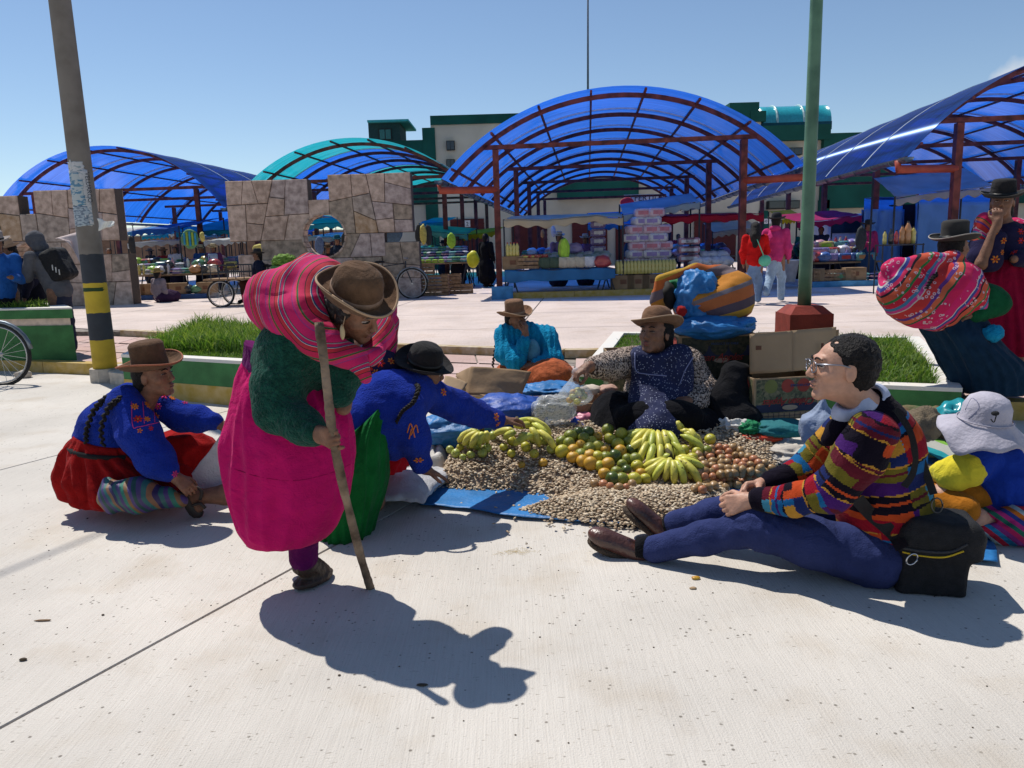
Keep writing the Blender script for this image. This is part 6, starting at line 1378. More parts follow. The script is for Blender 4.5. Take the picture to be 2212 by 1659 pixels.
def place_fruit(poly,n,dmin,seed,kinds,rr,name,label,cat,group,lift=.0):
    global nf
    for u,v in scatter(poly,n,dmin,seed):
        r=rgf.uniform(*rr); y=depth_of(v); p=P(u,v,y); zf=heap_z(p[:2])[0]+.018
        if p[2] < zf+r*.7 or p[2] > zf+r*3:      # settle it on the heap along the line of view
            for k in range(5): p=P(u,v,p[1]+(p[2]-(zf+r*.85))*2.2); zf=heap_z(p[:2])[0]+.018
        k=kinds[rgf.integers(len(kinds))]; nf += 1; fruit(name,label[k],cat,group+' '+k,k,p,r,nf,(rgf.normal(0,.9),rgf.normal(0,.9),rgf.uniform(0,6)))
LB={'green': 'round green and yellow citrus in the heap between the banana bunches','yellow': 'round yellow green citrus in the heap between the banana bunches','orange': 'round orange citrus in the heap left of the big banana bunch','dark': 'dark green glossy citrus in the heap between the banana bunches'}
place_fruit([(1195,950),(1240,935),(1330,925),(1365,960),(1380,1000),(1395,1035),(1330,1040),(1290,1012),(1215,985)],44,18,3,['green','yellow','orange','green','dark','yellow','green','dark'],(.031,.043),'citrus_fruit',LB,'fruit','citrus in the middle heap')
place_fruit([(1455,960),(1535,945),(1545,975),(1470,1000)],12,20,5,['green','yellow'],(.030,.038),'citrus_fruit',{'green': 'green yellow citrus half hidden behind the right end of the big banana bunch','yellow': 'yellow citrus half hidden behind the right end of the big banana bunch'},'fruit','citrus right of the bananas')
LL_={'lime': 'small pale lime beside the left banana bunches','yellow': 'small yellow citrus beside the left banana bunches'}
place_fruit([(950,985),(975,968),(1005,955),(1040,950),(1070,965),(1030,985),(985,992)],11,16,6,['lime','lime','yellow'],(.021,.029),'lime',LL_,'fruit','limes by the left bananas')
place_fruit([(1060,940),(1180,950),(1210,985),(1100,985)],10,24,7,['yellow','lime','yellow'],(.025,.033),'lime',LL_,'fruit','limes by the left bananas')
LP={'brown': 'small russet brown fruit in the heap by the hands of the seated man','rose': 'small rosy fruit in the heap by the hands of the seated man'}
place_fruit([(1500,985),(1545,962),(1590,968),(1640,995),(1675,1008),(1650,1030),(1570,1055),(1500,1060),(1490,1030)],95,12.5,8,['brown','brown','rose','brown'],(.020,.027),'small_fruit',LP,'fruit','small fruit by the seated man')
place_fruit([(1280,1045),(1330,1032),(1400,1030),(1345,1058)],11,15,9,['rose','brown'],(.019,.026),'small_fruit',{'brown': 'small brown fruit lying on the beans before the front banana bunch','rose': 'small rosy fruit lying on the beans before the front banana bunch'},'fruit','small fruit on the beans')
for u,v,k,l in ((1127,1008,'orange','small orange on the pale beans, left of a pair'),(1173,1008,'orange','larger orange on the pale beans, right of a pair'),(1400,946,'dark','whole green avocado-like citrus by the banana stalk')):
    p=P(u,v,depth_of(v)); fruit('orange' if k == 'orange' else 'citrus_fruit',l,'fruit','loose fruit '+k,k,(p[0],p[1],heap_z(p[:2])[0]+.03),.021 if u < 1150 else .027,int(u),(.3,.2,0))
# bananas
M_BAN=[mat('banana peel',(.54,.52,.08),rough=.42,nscale=9,var=.18,col2=(.60,.53,.09),spec=.45,bump=.1),mat('green banana peel',(.42,.48,.07),rough=.42,nscale=9,var=.2,col2=(.54,.54,.08),spec=.45,bump=.1)]
for m_ in M_BAN:     # dark bruises
    N=m_.node_tree.nodes; L=m_.node_tree.links; b=N['Principled BSDF']; src=b.inputs['Base Color'].links[0].from_socket; tc=N.new('ShaderNodeTexCoord'); n_=N.new('ShaderNodeTexNoise'); n_.inputs['Scale'].default_value=55; n_.inputs['Detail'].default_value=3; L.new(tc.outputs['Object'],n_.inputs['Vector'])
    r_=N.new('ShaderNodeValToRGB'); r_.color_ramp.elements[0].position=.64; r_.color_ramp.elements[1].position=.70; r_.color_ramp.elements[0].color=(1,1,1,1); r_.color_ramp.elements[1].color=(.15,.10,.05,1); L.new(n_.outputs['Fac'],r_.inputs[0]); mx=N.new('ShaderNodeMixRGB'); mx.blend_type='MULTIPLY'; mx.inputs[0].default_value=1; L.new(src,mx.inputs[1]); L.new(r_.outputs[0],mx.inputs[2]); L.new(mx.outputs[0],b.inputs['Base Color'])
M_BTIP=mat('banana tip',(.04,.03,.015))
def banana(par,root,tip,sag,r,m,bow):
    root,tip=V3(root),V3(tip); mid=(root+tip)/2+V3(sag); p=catmull([root,root*.7+mid*.3+V3(sag)*.25,mid,tip*.7+mid*.3+V3(sag)*.15,tip],13)
    rr=r*np.array([.32,.42,.78,.95,1,1.02,1.02,1,.96,.86,.66,.40,.22]); V,F=tube_geo(p,rr,6,True); o=mesh('banana',V,F,m,par,True); d=nrm(p[-1]-p[-2]); MB().tube([p[-1]-d*.002,p[-1]+d*.007],r*.24,5).build('tip',M_BTIP,o); return o
def bunch(label,crown,fruits,y,green=0,r=.0215):
    c=P(crown[0],crown[1],depth_of(crown[1]+42)); t=thing('banana_bunch',label,'bananas',c)
    for i,(u0,v0,u1,v1,dy,bow) in enumerate(fruits):
        a=P(u0,v0,depth_of(v0+42)-.03+dy*.6); b=P(u1,v1,depth_of(v1+4)-.045+dy*.6); banana(t,a,b,V3((bow*.03,-.035,.018)),r*(1+.1*sin(i*3.1)),M_BAN[1 if (i*7+green) % 3 == 0 else 0],bow)
    tube('stalk',[c,c+V3((0,.02,.02)),c+V3((-.01,.05,.04))],[.018,.016,.012],M_STEM,t,n=8)
    return t
bunch('large two-tiered green yellow banana bunch in front of the fruit seller',(1400,925),[(1395,930,1352,958,.05,-.8),(1400,928,1362,975,.03,-.7),(1408,928,1380,985,.0,-.5),(1412,930,1402,992,-.02,-.2),(1420,930,1425,992,-.03,0),(1432,930,1440,985,-.03,.1),(1440,932,1462,992,-.02,.6),(1396,950,1352,985,.08,-.6),(1400,955,1378,1010,.04,-.4),(1412,960,1398,1018,.02,-.2),(1426,960,1422,1015,.02,0),(1440,960,1444,1008,.02,.2),(1450,955,1476,1002,.06,.5),(1392,935,1350,940,.1,-.4)],4.50)
bunch('small banana bunch leaning on top right of the large one',(1440,920),[(1436,922,1462,928,.05,.4),(1462,912,1458,940,.0,.2),(1440,925,1420,915,.08,-.3),(1458,915,1468,935,.03,.4),(1485,928,1490,968,-.04,.8),(1478,935,1510,965,0,.8),(1470,940,1520,985,.03,.9),(1470,930,1500,955,.05,.6)],4.60)
bunch('front banana bunch spread over the small brown fruit',(1448,990),[(1440,992,1385,1015,.05,-.6),(1442,992,1392,1035,.02,-.6),(1445,995,1410,1040,0,-.5),(1448,990,1436,1040,-.03,-.2),(1452,995,1456,1048,-.04,0),(1458,995,1478,1050,-.04,.2),(1460,990,1492,1035,-.03,.4),(1465,992,1512,1050,-.02,.5),(1465,990,1524,1020,0,.6),(1460,988,1508,1005,.03,.6),(1440,1000,1384,1030,.03,-.5),(1450,985,1420,1000,.05,-.3)],4.14,1)
bunch('left banana bunch beside the white sack',(1040,930),[(1036,932,996,945,.04,-.5),(1036,934,1002,962,.02,-.5),(1040,936,1018,968,0,-.3),(1044,936,1034,962,-.02,-.1),(1050,934,1052,958,0,.1),(1030,930,990,955,.05,-.4)],4.68)
bunch('banana bunch touched by the reaching woman',(1120,920),[(1105,915,1165,908,.06,.2),(1110,922,1172,920,.03,.2),(1140,905,1190,940,0,.6),(1150,915,1185,958,-.02,.6),(1145,925,1165,965,-.04,.3),(1110,930,1070,938,0,-.4),(1115,935,1090,948,-.03,-.3),(1120,940,1160,952,-.05,.3),(1160,930,1200,975,0,.5),(1150,940,1110,962,-.06,-.3)],4.50)

# ---------------------------------------------------------------- sacks, bags and cloths
M_WSK=mat('white woven sack',(.60,.58,.55),rough=.6,nscale=9,var=.12,bump=.4,bscale=120)
M_GRAIN=mat('golden grain',(.36,.25,.12),rough=.9,nscale=160,var=.5,bump=1,bscale=200,col2=(.5,.38,.2))
def fn_s(s,t):
    a,b,c,d=P(392,1052,4.0),P(505,1068,3.97),P(520,985,4.05),P(490,925,4.04)
    p=((1-s)*(1-t))[:,None]*a+(s*(1-t))[:,None]*b+(s*t)[:,None]*c+((1-s)*t)[:,None]*d; p[:,2]=np.maximum(p[:,2],.012); p[:,2] += .015*ridge(p*6,3)*t; return p
o=grid('white_sack_cloth',30,30,fn_s,M_WSK,None,.003,loc=tuple(G(450,1070))); tag(o,'edge of a white woven sack lifted by the seated woman in blue at left','sack cloth')
tsk=thing('white_sack','opened white woven sack holding golden grain beside the bean heap','sack',tuple(G(870,1040)))
def fn_w(s,t):
    a,b,c,d=G(700,1115),G(940,1072),G(1015,985),G(830,945)
    s2=s+.05*vnoise(np.column_stack([t*6,s*5,s*0]),9)*(s > .5); t2=t+.04*vnoise(np.column_stack([s*7,t*5,s*0]),12)
    p=((1-s2)*(1-t2))[:,None]*a+(s2*(1-t2))[:,None]*b+(s2*t2)[:,None]*c+((1-s2)*t2)[:,None]*d
    r=np.hypot((s-.48)/.30,(t-.5)/.32); rim=.10*np.exp(-((r-1.15)/.28) ** 2)+.035*(r < 1)
    p[:,2] += .018+rim*(1+.5*vnoise(p*6,3))+.02*ridge(p*7,5,3)*(r > .8); return p
grid('sackcloth',90,60,fn_w,M_WSK,tsk,.003)
gc=(G(700,1115)+G(940,1072)+G(1015,985)+G(830,945))/4
lump('grain',(gc[0]-.01,gc[1]+.02,.05),(.22,.15,.05),M_GRAIN,tsk,amp=.05,sub=5,sharp=False)
quad_sheet('sack_flap',G(770,1112),G(915,1112),G(985,1040),G(850,1010),mat('grey side of woven sack',(.46,.46,.48),rough=.6,bump=.4,bscale=100),40,30,amp=.05,seed=7,parent=tsk,zf=lambda p,s,t: .07*np.sin(pi*s) ** .5*np.sin(t*pi) ** .6+.02)
quad_sheet('sack_mouth',G(905,1010),G(985,1020),G(1005,975),G(900,965),M_WSK,40,30,amp=.06,freq=9,seed=8,parent=tsk,zf=lambda p,s,t: .03+.05*np.sin(pi*t))
# shopping bag of the seated woman
PL_=[(.03,.12,.11),(.07,.04,.15),(.02,.18,.12),(.22,.11,.04),(.08,.05,.18),(.015,.07,.06),(.07,.05,.16),(.03,.15,.14),(.24,.12,.06),(.03,.02,.09)]
sb_=thing('shopping_bag','woven plastic shopping bag with green and purple stripes lying by the seated woman','bag',tuple(G(300,1100)))
S=SDF(.006); S.chain([P(248,1072,3.74),P(300,1070,3.74),P(360,1075,3.76)],[.075,.08,.045],.05); S.cap(P(230,1040,3.76),P(238,1100,3.72),.012,.014,.05); S.chain([P(360,1075,3.76),P(392,1082,3.76)],[.045,.03],.03)
S.build('bag_body',ramp_mat('woven bag stripes',PL_,bscale=260,rough=.5,spec=.4,sheen=0),sb_,disp=wr(.008,12,5),attrs={'sc': lambda V: (V[:,0]*.9+V[:,2]*.35+.02*vnoise(V*12,3))/.17},zmin=.004)
tube('handle',[P(385,1062,3.8),P(395,1055,3.78),P(388,1048,3.78),P(372,1055,3.8)],.006,cloth('maroon handle',(.15,.01,.03)),sb_,n=6,sub=12)
# held bag with fruit
hbg=thing('plastic_bag','clear knotted plastic bag of yellow fruit held out by the fruit seller','plastic bag',P(1243,880,4.55))
M_CLR=mat('clear polythene',(.80,.85,.88),rough=.18,var=.02,spec=.6,alpha=.28,bump=.5,bscale=25)
cb_=P(1243,850,4.55); Vb,Fb=_ICO[4]; W=Vb.copy(); t_=np.clip((W[:,2]+.1)/1.1,0,1); W[:,:2] *= (1-.9*t_ ** 1.1)[:,None]; W[:,2]=np.where(W[:,2] > 0,W[:,2]*1.5,np.maximum(W[:,2],-.75)); W *= (1+.07*ridge(Vb*V3((3.5,3.5,.8)),2,2))[:,None]
mesh('film',W*V3((.105,.095,.085))+cb_,Fb,M_CLR,hbg,True)
for i in range(14):
    a=i*2.4; q=cb_+V3((.052*cos(a)*((i % 3)*.4+.3),.045*sin(a)*((i % 3)*.4+.3),-.038+.024*(i // 5))); o=bpy.data.objects.new('fruit',fruit_proto('yellow' if i % 4 else 'orange',i % 3)[0]); COL.objects.link(o); o.parent=hbg; o.location=Vector(q)-hbg.location; o.scale=(.022,)*3
lump('knot',P(1243,803,4.56),(.020,.018,.022),M_CLR,hbg,amp=.3,sub=2)
def bag_thing(name,label,cat,c,r,m,amp=.22,freq=3,seed=1,zmin=None,pinch=None,sub=4,R=None,group=None):
    o=lump(name,c,r,m,None,amp,freq,seed,sub,R,zmin,loc=tuple(V3(c)-V3((0,0,r[2]))),pinch=pinch); tag(o,label,cat,group); return o
k_=lambda y: y/FOC
M_BLUB=mat('blue thin plastic bag',(.01,.06,.42),rough=.3,nscale=8,var=.2,spec=.6,bump=.3,bscale=30); M_YBG=mat('yellow thin plastic bag',(.60,.46,.01),rough=.35,var=.15,spec=.5); M_PKB=mat('pink thin plastic bag',(.55,.18,.26),rough=.4,var=.15)
bag_thing('plastic_bag','crumpled blue plastic bag left of the yellow one','plastic bag',P(1243,935,4.85),(.14,.10,.07),M_BLUB,.25,3.5,4,pinch=.3)
bag_thing('plastic_bag','small yellow plastic bag between the citrus and the seller','plastic bag',P(1306,937,4.78),(.055,.05,.045),M_YBG,.35,3,5,pinch=.3)
bag_thing('plastic_bag','pink plastic bag under the newspapers','plastic bag',P(1258,908,4.98),(.10,.07,.05),M_PKB,.3,3,6)
nb=thing('newspaper_bag','clear plastic bag stuffed with folded newspapers below the held bag','plastic bag',P(1195,915,4.8))
M_NEWS=poster_mat('newsprint',(.50,.47,.42),(.12,.12,.12),150,.55)
lump('film',P(1196,885,4.8),(.125,.08,.085),M_CLR,nb,.3,2.5,8,4)
for i in range(5): q=P(1170+i*14,885-5*(i % 2),4.8+.012*i); MB().box(q,(.042,.006,.06),frame((.5-.25*i,0,1),(0,1,.2*i))).build('newspaper',M_NEWS,nb)
# piles of blue sheet
def heapcloth(label,c,r,m,amp,freq,seed,R=None,cat='tarpaulin',name='tarpaulin',attrs=None):
    o=lump(name,c,r,m,None,amp,freq,seed,5,R,zmin=.01,loc=(c[0],c[1],.01),attrs=attrs); tag(o,label,cat); return o
heapcloth('deep blue plastic sheet heaped under the torn cardboard box',P(1085,893,5.0),(.30,.20,.11),M_TARPD,.30,1.6,3)
heapcloth('bright blue plastic sheet bunched behind the reaching woman',P(985,930,4.75),(.22,.14,.10),M_TARP,.3,1.7,4)
heapcloth('blue plastic sheet spread between the cardboard box and the seated turquoise woman',P(1185,842,6.0),(.22,.2,.05),M_TARP,.35,2.0,6)
# crate beside the seller
def crate(label,c,hx,hy,hz,yaw,m,nsl=4,group=None,par=None):
    c=V3(c); t=thing('wooden_crate',label,'crate',(c[0],c[1],c[2]-hz),group); R=frame((0,0,1),(-sin(yaw),cos(yaw),0)); th=.006
    for i in range(nsl):
        z=-hz+(i+.5)*2*hz/nsl; hh_=hz/nsl*.86
        for s in (-1,1):
            MB().box(c+R @ V3((0,s*hy,z)),(hx,th,hh_),R).build('slat',m,t); MB().box(c+R @ V3((s*hx,0,z)),(th,hy-.01,hh_),R).build('slat',m,t)
    MB().box(c+R @ V3((0,0,-hz+.008)),(hx-.01,hy-.01,.006),R).build('base',m,t)
    for sx in (-1,1):
        for sy in (-1,1): MB().box(c+R @ V3((sx*(hx-.014),sy*(hy-.014),0)),(.012,.012,hz),R).build('corner_post',m,t)
    return t
M_WOOD=mat('rough crate wood',(.26,.16,.09),rough=.85,nscale=14,var=.3,bump=.5,bscale=60); M_WOOD2=mat('pale crate wood',(.36,.26,.16),rough=.85,nscale=14,var=.25,bump=.5,bscale=60)
crate('wooden fruit crate with gaps between its slats left of the fruit seller',(*P(1230,890,5.15)[:2],.17),.27,.16,.16,.05,M_WOOD,4)
for i,(u,v) in enumerate(((1276,842),(1312,842))): bag_thing('crumpled_paper',['crumpled brown and white paper on the crate, left of two','crumpled pinkish paper on the crate, right of two'][i],'paper',P(u,v,5.1),(.06,.05,.03),mat('crumpled paper %d' % i,((.55,.48,.40),(.45,.28,.22))[i]),.4,3,8+i,sub=3)
# cardboard
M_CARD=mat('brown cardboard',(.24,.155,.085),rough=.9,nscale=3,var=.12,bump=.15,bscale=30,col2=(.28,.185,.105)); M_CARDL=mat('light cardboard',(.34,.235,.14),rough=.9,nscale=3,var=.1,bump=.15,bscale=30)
def panel(name,pts,m,par,th=.005,bend=.0,seed=0,n=10):
    a,b,c,d=map(V3,pts); nn=nrm(np.cross(b-a,d-a))
    def fn(s,t):
        p=((1-s)*(1-t))[:,None]*a+(s*(1-t))[:,None]*b+(s*t)[:,None]*c+((1-s)*t)[:,None]*d; return p+nn*(bend*(np.sin(pi*s)+.3*vnoise(np.column_stack([s*4,t*4,s*0]),seed)))[:,None]
    return grid(name,n,n,fn,m,par,th,smooth=True)
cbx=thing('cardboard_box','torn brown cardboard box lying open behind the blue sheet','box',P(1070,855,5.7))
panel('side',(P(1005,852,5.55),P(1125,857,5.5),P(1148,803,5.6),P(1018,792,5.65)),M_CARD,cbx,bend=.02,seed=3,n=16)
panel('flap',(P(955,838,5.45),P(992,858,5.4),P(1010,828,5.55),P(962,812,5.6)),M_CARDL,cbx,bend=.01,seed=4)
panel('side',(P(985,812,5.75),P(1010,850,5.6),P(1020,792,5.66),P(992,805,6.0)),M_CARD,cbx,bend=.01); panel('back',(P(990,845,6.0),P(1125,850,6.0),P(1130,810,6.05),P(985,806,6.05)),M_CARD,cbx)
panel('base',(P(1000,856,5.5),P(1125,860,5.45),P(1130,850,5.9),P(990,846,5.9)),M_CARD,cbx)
# printed apple cartons
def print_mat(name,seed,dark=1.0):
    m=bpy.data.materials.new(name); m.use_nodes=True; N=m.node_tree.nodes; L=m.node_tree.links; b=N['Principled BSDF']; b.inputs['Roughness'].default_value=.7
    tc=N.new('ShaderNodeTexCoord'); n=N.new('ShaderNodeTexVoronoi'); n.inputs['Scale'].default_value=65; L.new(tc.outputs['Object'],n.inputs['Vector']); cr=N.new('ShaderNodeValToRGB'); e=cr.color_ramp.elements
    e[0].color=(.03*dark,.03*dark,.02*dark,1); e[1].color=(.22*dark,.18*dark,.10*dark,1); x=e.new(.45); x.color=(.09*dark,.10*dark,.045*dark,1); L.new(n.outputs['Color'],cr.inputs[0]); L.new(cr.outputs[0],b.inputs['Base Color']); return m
M_PR1=print_mat('orchard print',1); M_PR2=print_mat('dark orchard print',2,.35); M_CRED=mat('carton red print',(.30,.05,.035)); M_CGRN=mat('carton green print',(.16,.17,.05)); M_CNAV=mat('carton navy print',(.03,.035,.07)); M_LRED=mat('script red',(.34,.045,.04)); M_CBLU=mat('label blue',(.05,.09,.22))  # second orchard print has the shade behind the seller multiplied into its colours
def apple_box(label,c,hx,hy,hz,yaw,flip=False,pr=M_PR1,txt=True,roll=0.0,ls=.075):
    c=V3(c); t=thing('apple_carton',label,'box',(c[0],c[1],c[2]-hz)); R=frame((sin(roll),0,cos(roll)),(-sin(yaw),cos(yaw),0))
    W=lambda x,y,z: c+R @ V3((x,y,z)); f=-1 if flip else 1
    mb=MB()
    for (cc,h) in (((0,-hy,0),(hx,.004,hz)),((0,hy,0),(hx,.004,hz)),((-hx,0,0),(.004,hy-.005,hz)),((hx,0,0),(.004,hy-.005,hz)),((0,0,-hz+.004),(hx-.005,hy-.005,.004))): mb.box(W(*cc),h,R)
    mb.build('carton',M_CARDL,t)
    e=.0055
    def pr_panel(x0,x1,z0,z1,m,lift=0,side=False,nm='print'):
        if side: pts=[W(-hx-e-lift,y,z) for y,z in ((x1,z0),(x0,z0),(x0,z1),(x1,z1))]
        else: pts=[W(x,-hy-e-lift,z) for x,z in ((x0,z0),(x1,z0),(x1,z1),(x0,z1))]
        return mesh(nm,pts,[(0,1,2,3)],m,t,False)
    def disc(x,z,r,m,lift,side=False):
        a=np.linspace(0,2*pi,20)[:-1]
        pts=[W(-hx-e-lift,-x-r*cos(q),z+r*sin(q)) if side else W(x+r*cos(q),-hy-e-lift,z+r*sin(q)) for q in a]; return mesh('apple_print',pts,[tuple(range(19))],m,t,False)
    pr_panel(-hx*.95,hx*.95,-hz*.95,hz*.93,pr); pr_panel(-hy*.9,hy*.9,-hz*.95,hz*.93,pr,side=True)
    pr_panel(-hx*.94,hx*.94,(-.62 if flip else .25)*hz,(-.25 if flip else .62)*hz,M_CNAV,.0012)
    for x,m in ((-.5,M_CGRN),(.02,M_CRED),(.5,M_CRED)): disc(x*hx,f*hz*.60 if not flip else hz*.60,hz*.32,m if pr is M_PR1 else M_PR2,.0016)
    disc(-hy*.4,hz*.6,hz*.3,M_CGRN,.0016,True); disc(hy*.4,hz*.6,hz*.3,M_CRED,.0016,True)
    if txt:
        ex=R @ V3((f,0,0)); ez=R @ V3((0,0,f)); letters('Chilean Apples',ls,W(-f*hx*.88,-hy-e-.004,(.10 if not flip else -.02)*hz),ex,ez,M_LRED,t,shear=.45,space=.92); letters('PRODUCT OF CHILE',.02,W(f*-hx*.2 if not flip else hx*.95,-hy-e-.004,.66*hz),ex,ez,M_CBLU,t)
        letters('Chile',ls*.8,W(-hx-e-.003,-f*hy*.7,-.35*hz),R @ V3((0,-f,0))*-1 if False else R @ V3((0,-1,0))*f,ez,M_LRED,t,shear=.45)
    hs=MB().prism([(hx*.0+.055*cos(q)*(1 if abs(cos(q)) < .8 else .95),.016*sin(q)) for q in np.linspace(0,2*pi,15)[:-1]],0,.002,R=np.stack([R[:,0],R[:,2],-R[:,1]],1),o=W(.02,-hy-e-.003,-hz*(.42 if flip else -.1))); hs.build('hand_hole',mat('pale hand hole',(.36,.28,.2)),t)
    if flip:
        pr_panel(-hx*.94,hx*.94,-hz*.92,-hz*.66,M_CARDL,.002)
        for i in range(11): x=-hx*.9+i*hx*.165; MB().box(W(x,-hy-e-.004,-hz*.79),(.0012,.0008,hz*.12),R).build('grid_line',M_CNAV,t)
        MB().box(W(0,-hy-e-.004,-hz*.8),(hx*.92,.0008,.0012),R).build('grid_line',M_CNAV,t)
    return t
ya=4.75
ac=(P(1592,862,ya)+P(1768,868,ya))/2
apple_box('apple carton standing upside down below the plain open carton',(ac[0]+.04,ya+.17,P(1680,862,ya)[2]),.215,.155,.135,.13,True,M_PR1,ls=.062)
yb=5.15
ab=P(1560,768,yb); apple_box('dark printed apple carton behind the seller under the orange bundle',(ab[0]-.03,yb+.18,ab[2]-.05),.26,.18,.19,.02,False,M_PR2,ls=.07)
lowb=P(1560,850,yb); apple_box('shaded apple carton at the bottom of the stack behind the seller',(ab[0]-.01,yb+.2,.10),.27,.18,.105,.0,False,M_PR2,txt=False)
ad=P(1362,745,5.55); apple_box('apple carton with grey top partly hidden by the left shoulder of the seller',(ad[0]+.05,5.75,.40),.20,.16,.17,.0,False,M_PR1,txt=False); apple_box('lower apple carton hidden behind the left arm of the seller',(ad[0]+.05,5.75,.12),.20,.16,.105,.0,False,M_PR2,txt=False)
pc=thing('plain_carton','plain open cardboard carton tilted on top of the printed one behind the man','box',P(1710,808,4.85)); yc=4.8
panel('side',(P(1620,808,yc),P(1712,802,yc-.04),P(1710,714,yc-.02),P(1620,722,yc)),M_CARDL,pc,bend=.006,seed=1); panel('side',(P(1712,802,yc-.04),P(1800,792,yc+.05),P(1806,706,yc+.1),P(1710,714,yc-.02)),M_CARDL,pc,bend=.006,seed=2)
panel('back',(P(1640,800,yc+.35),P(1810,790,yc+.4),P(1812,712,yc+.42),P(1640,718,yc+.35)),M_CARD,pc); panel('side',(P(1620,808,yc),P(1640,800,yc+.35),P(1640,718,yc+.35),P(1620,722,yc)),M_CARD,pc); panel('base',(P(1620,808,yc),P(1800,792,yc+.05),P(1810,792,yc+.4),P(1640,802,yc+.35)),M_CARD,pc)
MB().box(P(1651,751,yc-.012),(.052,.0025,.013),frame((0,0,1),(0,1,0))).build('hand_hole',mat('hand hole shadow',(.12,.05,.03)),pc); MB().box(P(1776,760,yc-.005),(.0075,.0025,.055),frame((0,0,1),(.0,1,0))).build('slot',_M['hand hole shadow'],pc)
# orange and grey bundle with blue plastic
OR=[(.50,.20,.03),(.16,.12,.13),(.48,.12,.03),(.52,.30,.04),(.10,.075,.10),(.45,.14,.05),(.20,.17,.19)]
bn=thing('bundle','big bundle of orange and grey striped cloth with blue plastic bulging out on the cartons','bundle',P(1515,705,5.3)); yd=5.35
orm=ramp_mat('orange grey striped blanket',OR,widths=[3,2,2,1.5,2,2.5,1],bscale=200)
S=SDF(.012); S.ell(P(1535,655,yd),(.26,.24,.13),None,.06); S.ell(P(1578,640,yd),(.13,.22,.17),None,.05); S.ell(P(1500,620,yd+.12),(.22,.14,.14),None,.05); S.chain([P(1430,600,yd-.1),P(1500,582,yd+.0),P(1560,592,yd+.02),P(1600,628,yd)],[.025,.035,.035,.05],.05); S.chain([P(1425,605,yd-.1),P(1418,650,yd-.1),P(1440,690,yd-.12)],[.024,.026,.03],.03); S.ell(P(1475,645,yd-.14),(.10,.12,.13),None,.04,True); S.chain([P(1500,650,yd-.2),P(1560,640,yd-.18),P(1605,612,yd-.12)],[.035,.045,.05],.04)
S.build('blanket',orm,bn,disp=lambda V,n: .022*ridge(V*V3((4,5,7)),4,3),attrs={'sc': lambda V: (V[:,2]*.9-V[:,0]*.35+.04*vnoise(V*4,2))/.42})
lump('blue_plastic',P(1505,640,yd-.08),(.14,.14,.17),M_TARP,bn,.24,2.2,7,5); lump('green_lining',P(1500,618,yd+.05),(.17,.14,.10),mat('green cloth',(.02,.18,.07),bump=.2),bn,.2,2,3,4); lump('dark_inside',P(1440,640,yd+.02),(.06,.1,.10),mat('bundle hollow shade',(.02,.018,.016)),bn,.15,2,3,3)  # near-black lump paints the shade inside the bundle's hollow
lump('blue_plastic',P(1540,706,yd-.17),(.24,.16,.075),M_TARP,bn,.22,1.5,9,5); lump('blue_plastic',P(1600,698,yd-.2),(.09,.1,.03),M_TARP,bn,.3,2.2,10,4,R=frame((-.25,0,1),(0,1,0))); lump('red_cord',P(1472,672,yd-.22),(.03,.03,.03),cloth('red cord',(.3,.02,.02)),bn,.4,4,2,3)
# right-hand things between the cartons and the man
M_BLKC=cloth('black fleece',(.012,.012,.014),var=.3)
S=SDF(.009); S.chain([P(1590,810,4.9),P(1570,870,4.85)],[.09,.13],.05); S.ell(P(1590,900,4.8),(.15,.15,.10),None,.05); o=S.build('black_blanket',M_BLKC,None,disp=wr(.014,8,4),loc=tuple(G(1590,940))); tag(o,'folded black fleece heaped between the seller and the apple carton','blanket')
quad_sheet_o=quad_sheet('paper_sheet',G(1520,972)+V3((0,0,.06)),G(1700,1000)+V3((0,0,.03)),G(1705,948)+V3((0,0,.03)),G(1545,935)+V3((0,0,.08)),mat('bluish white paper',(.62,.66,.74),rough=.7,var=.06,bump=.3,bscale=20),40,30,amp=.04,freq=4,seed=11); tag(quad_sheet_o,'crumpled white paper sheets behind the small brown fruit','paper')
bag_thing('beige_cloth','wrinkled beige cloth bag beside the forearm of the man','cloth bag',P(1715,985,4.45),(.17,.14,.06),mat('beige canvas',(.46,.42,.37),rough=.9,bump=.3),.4,2.6,12,sub=5)
bag_thing('white_bundle','white cotton bundle with green net beside the black fleece','bundle',P(1590,928,4.7),(.13,.10,.075),mat('white cotton',(.6,.58,.55),rough=.9,bump=.3),.35,2.8,13,sub=5)
bag_thing('green_net','green plastic net on the white bundle','net',P(1620,925,4.62),(.06,.06,.04),mat('green net',(.01,.20,.08),bump=.6,bscale=120),.5,3,14,sub=4)
bag_thing('red_bag','red orange plastic bag in front of the apple carton','plastic bag',P(1640,945,4.58),(.13,.06,.025),mat('red orange plastic',(.48,.05,.02),rough=.35,spec=.5),.3,2.4,15,sub=4)
bag_thing('purple_bag','purple printed plastic bag on the red one','plastic bag',P(1668,935,4.6),(.07,.05,.03),mat('purple plastic',(.11,.08,.34),rough=.35,spec=.5),.3,2.6,16,sub=4)
bag_thing('sack','grey blue sack standing behind the chin of the man','sack',P(1775,925,4.3),(.11,.10,.13),mat('grey blue sack',(.20,.25,.36),rough=.7,bump=.3),.2,2.2,17,sub=4,pinch=.5)
bag_thing('teal_cloth','teal cloth under the apple carton','cloth',P(1690,925,4.65),(.20,.12,.05),mat('teal cloth',(.012,.14,.16),bump=.3),.3,2.4,18,sub=4)
bag_thing('green_sack','green and brown sack crumpled against the planter','sack',(*G(1985,965)[:2],.10),(.26,.14,.13),mat('green brown tarpaulin',(.015,.20,.07),rough=.5,nscale=3,col2=(.16,.10,.05),thresh=(.45,.55),bump=.3),.45,2.0,19,sub=5)
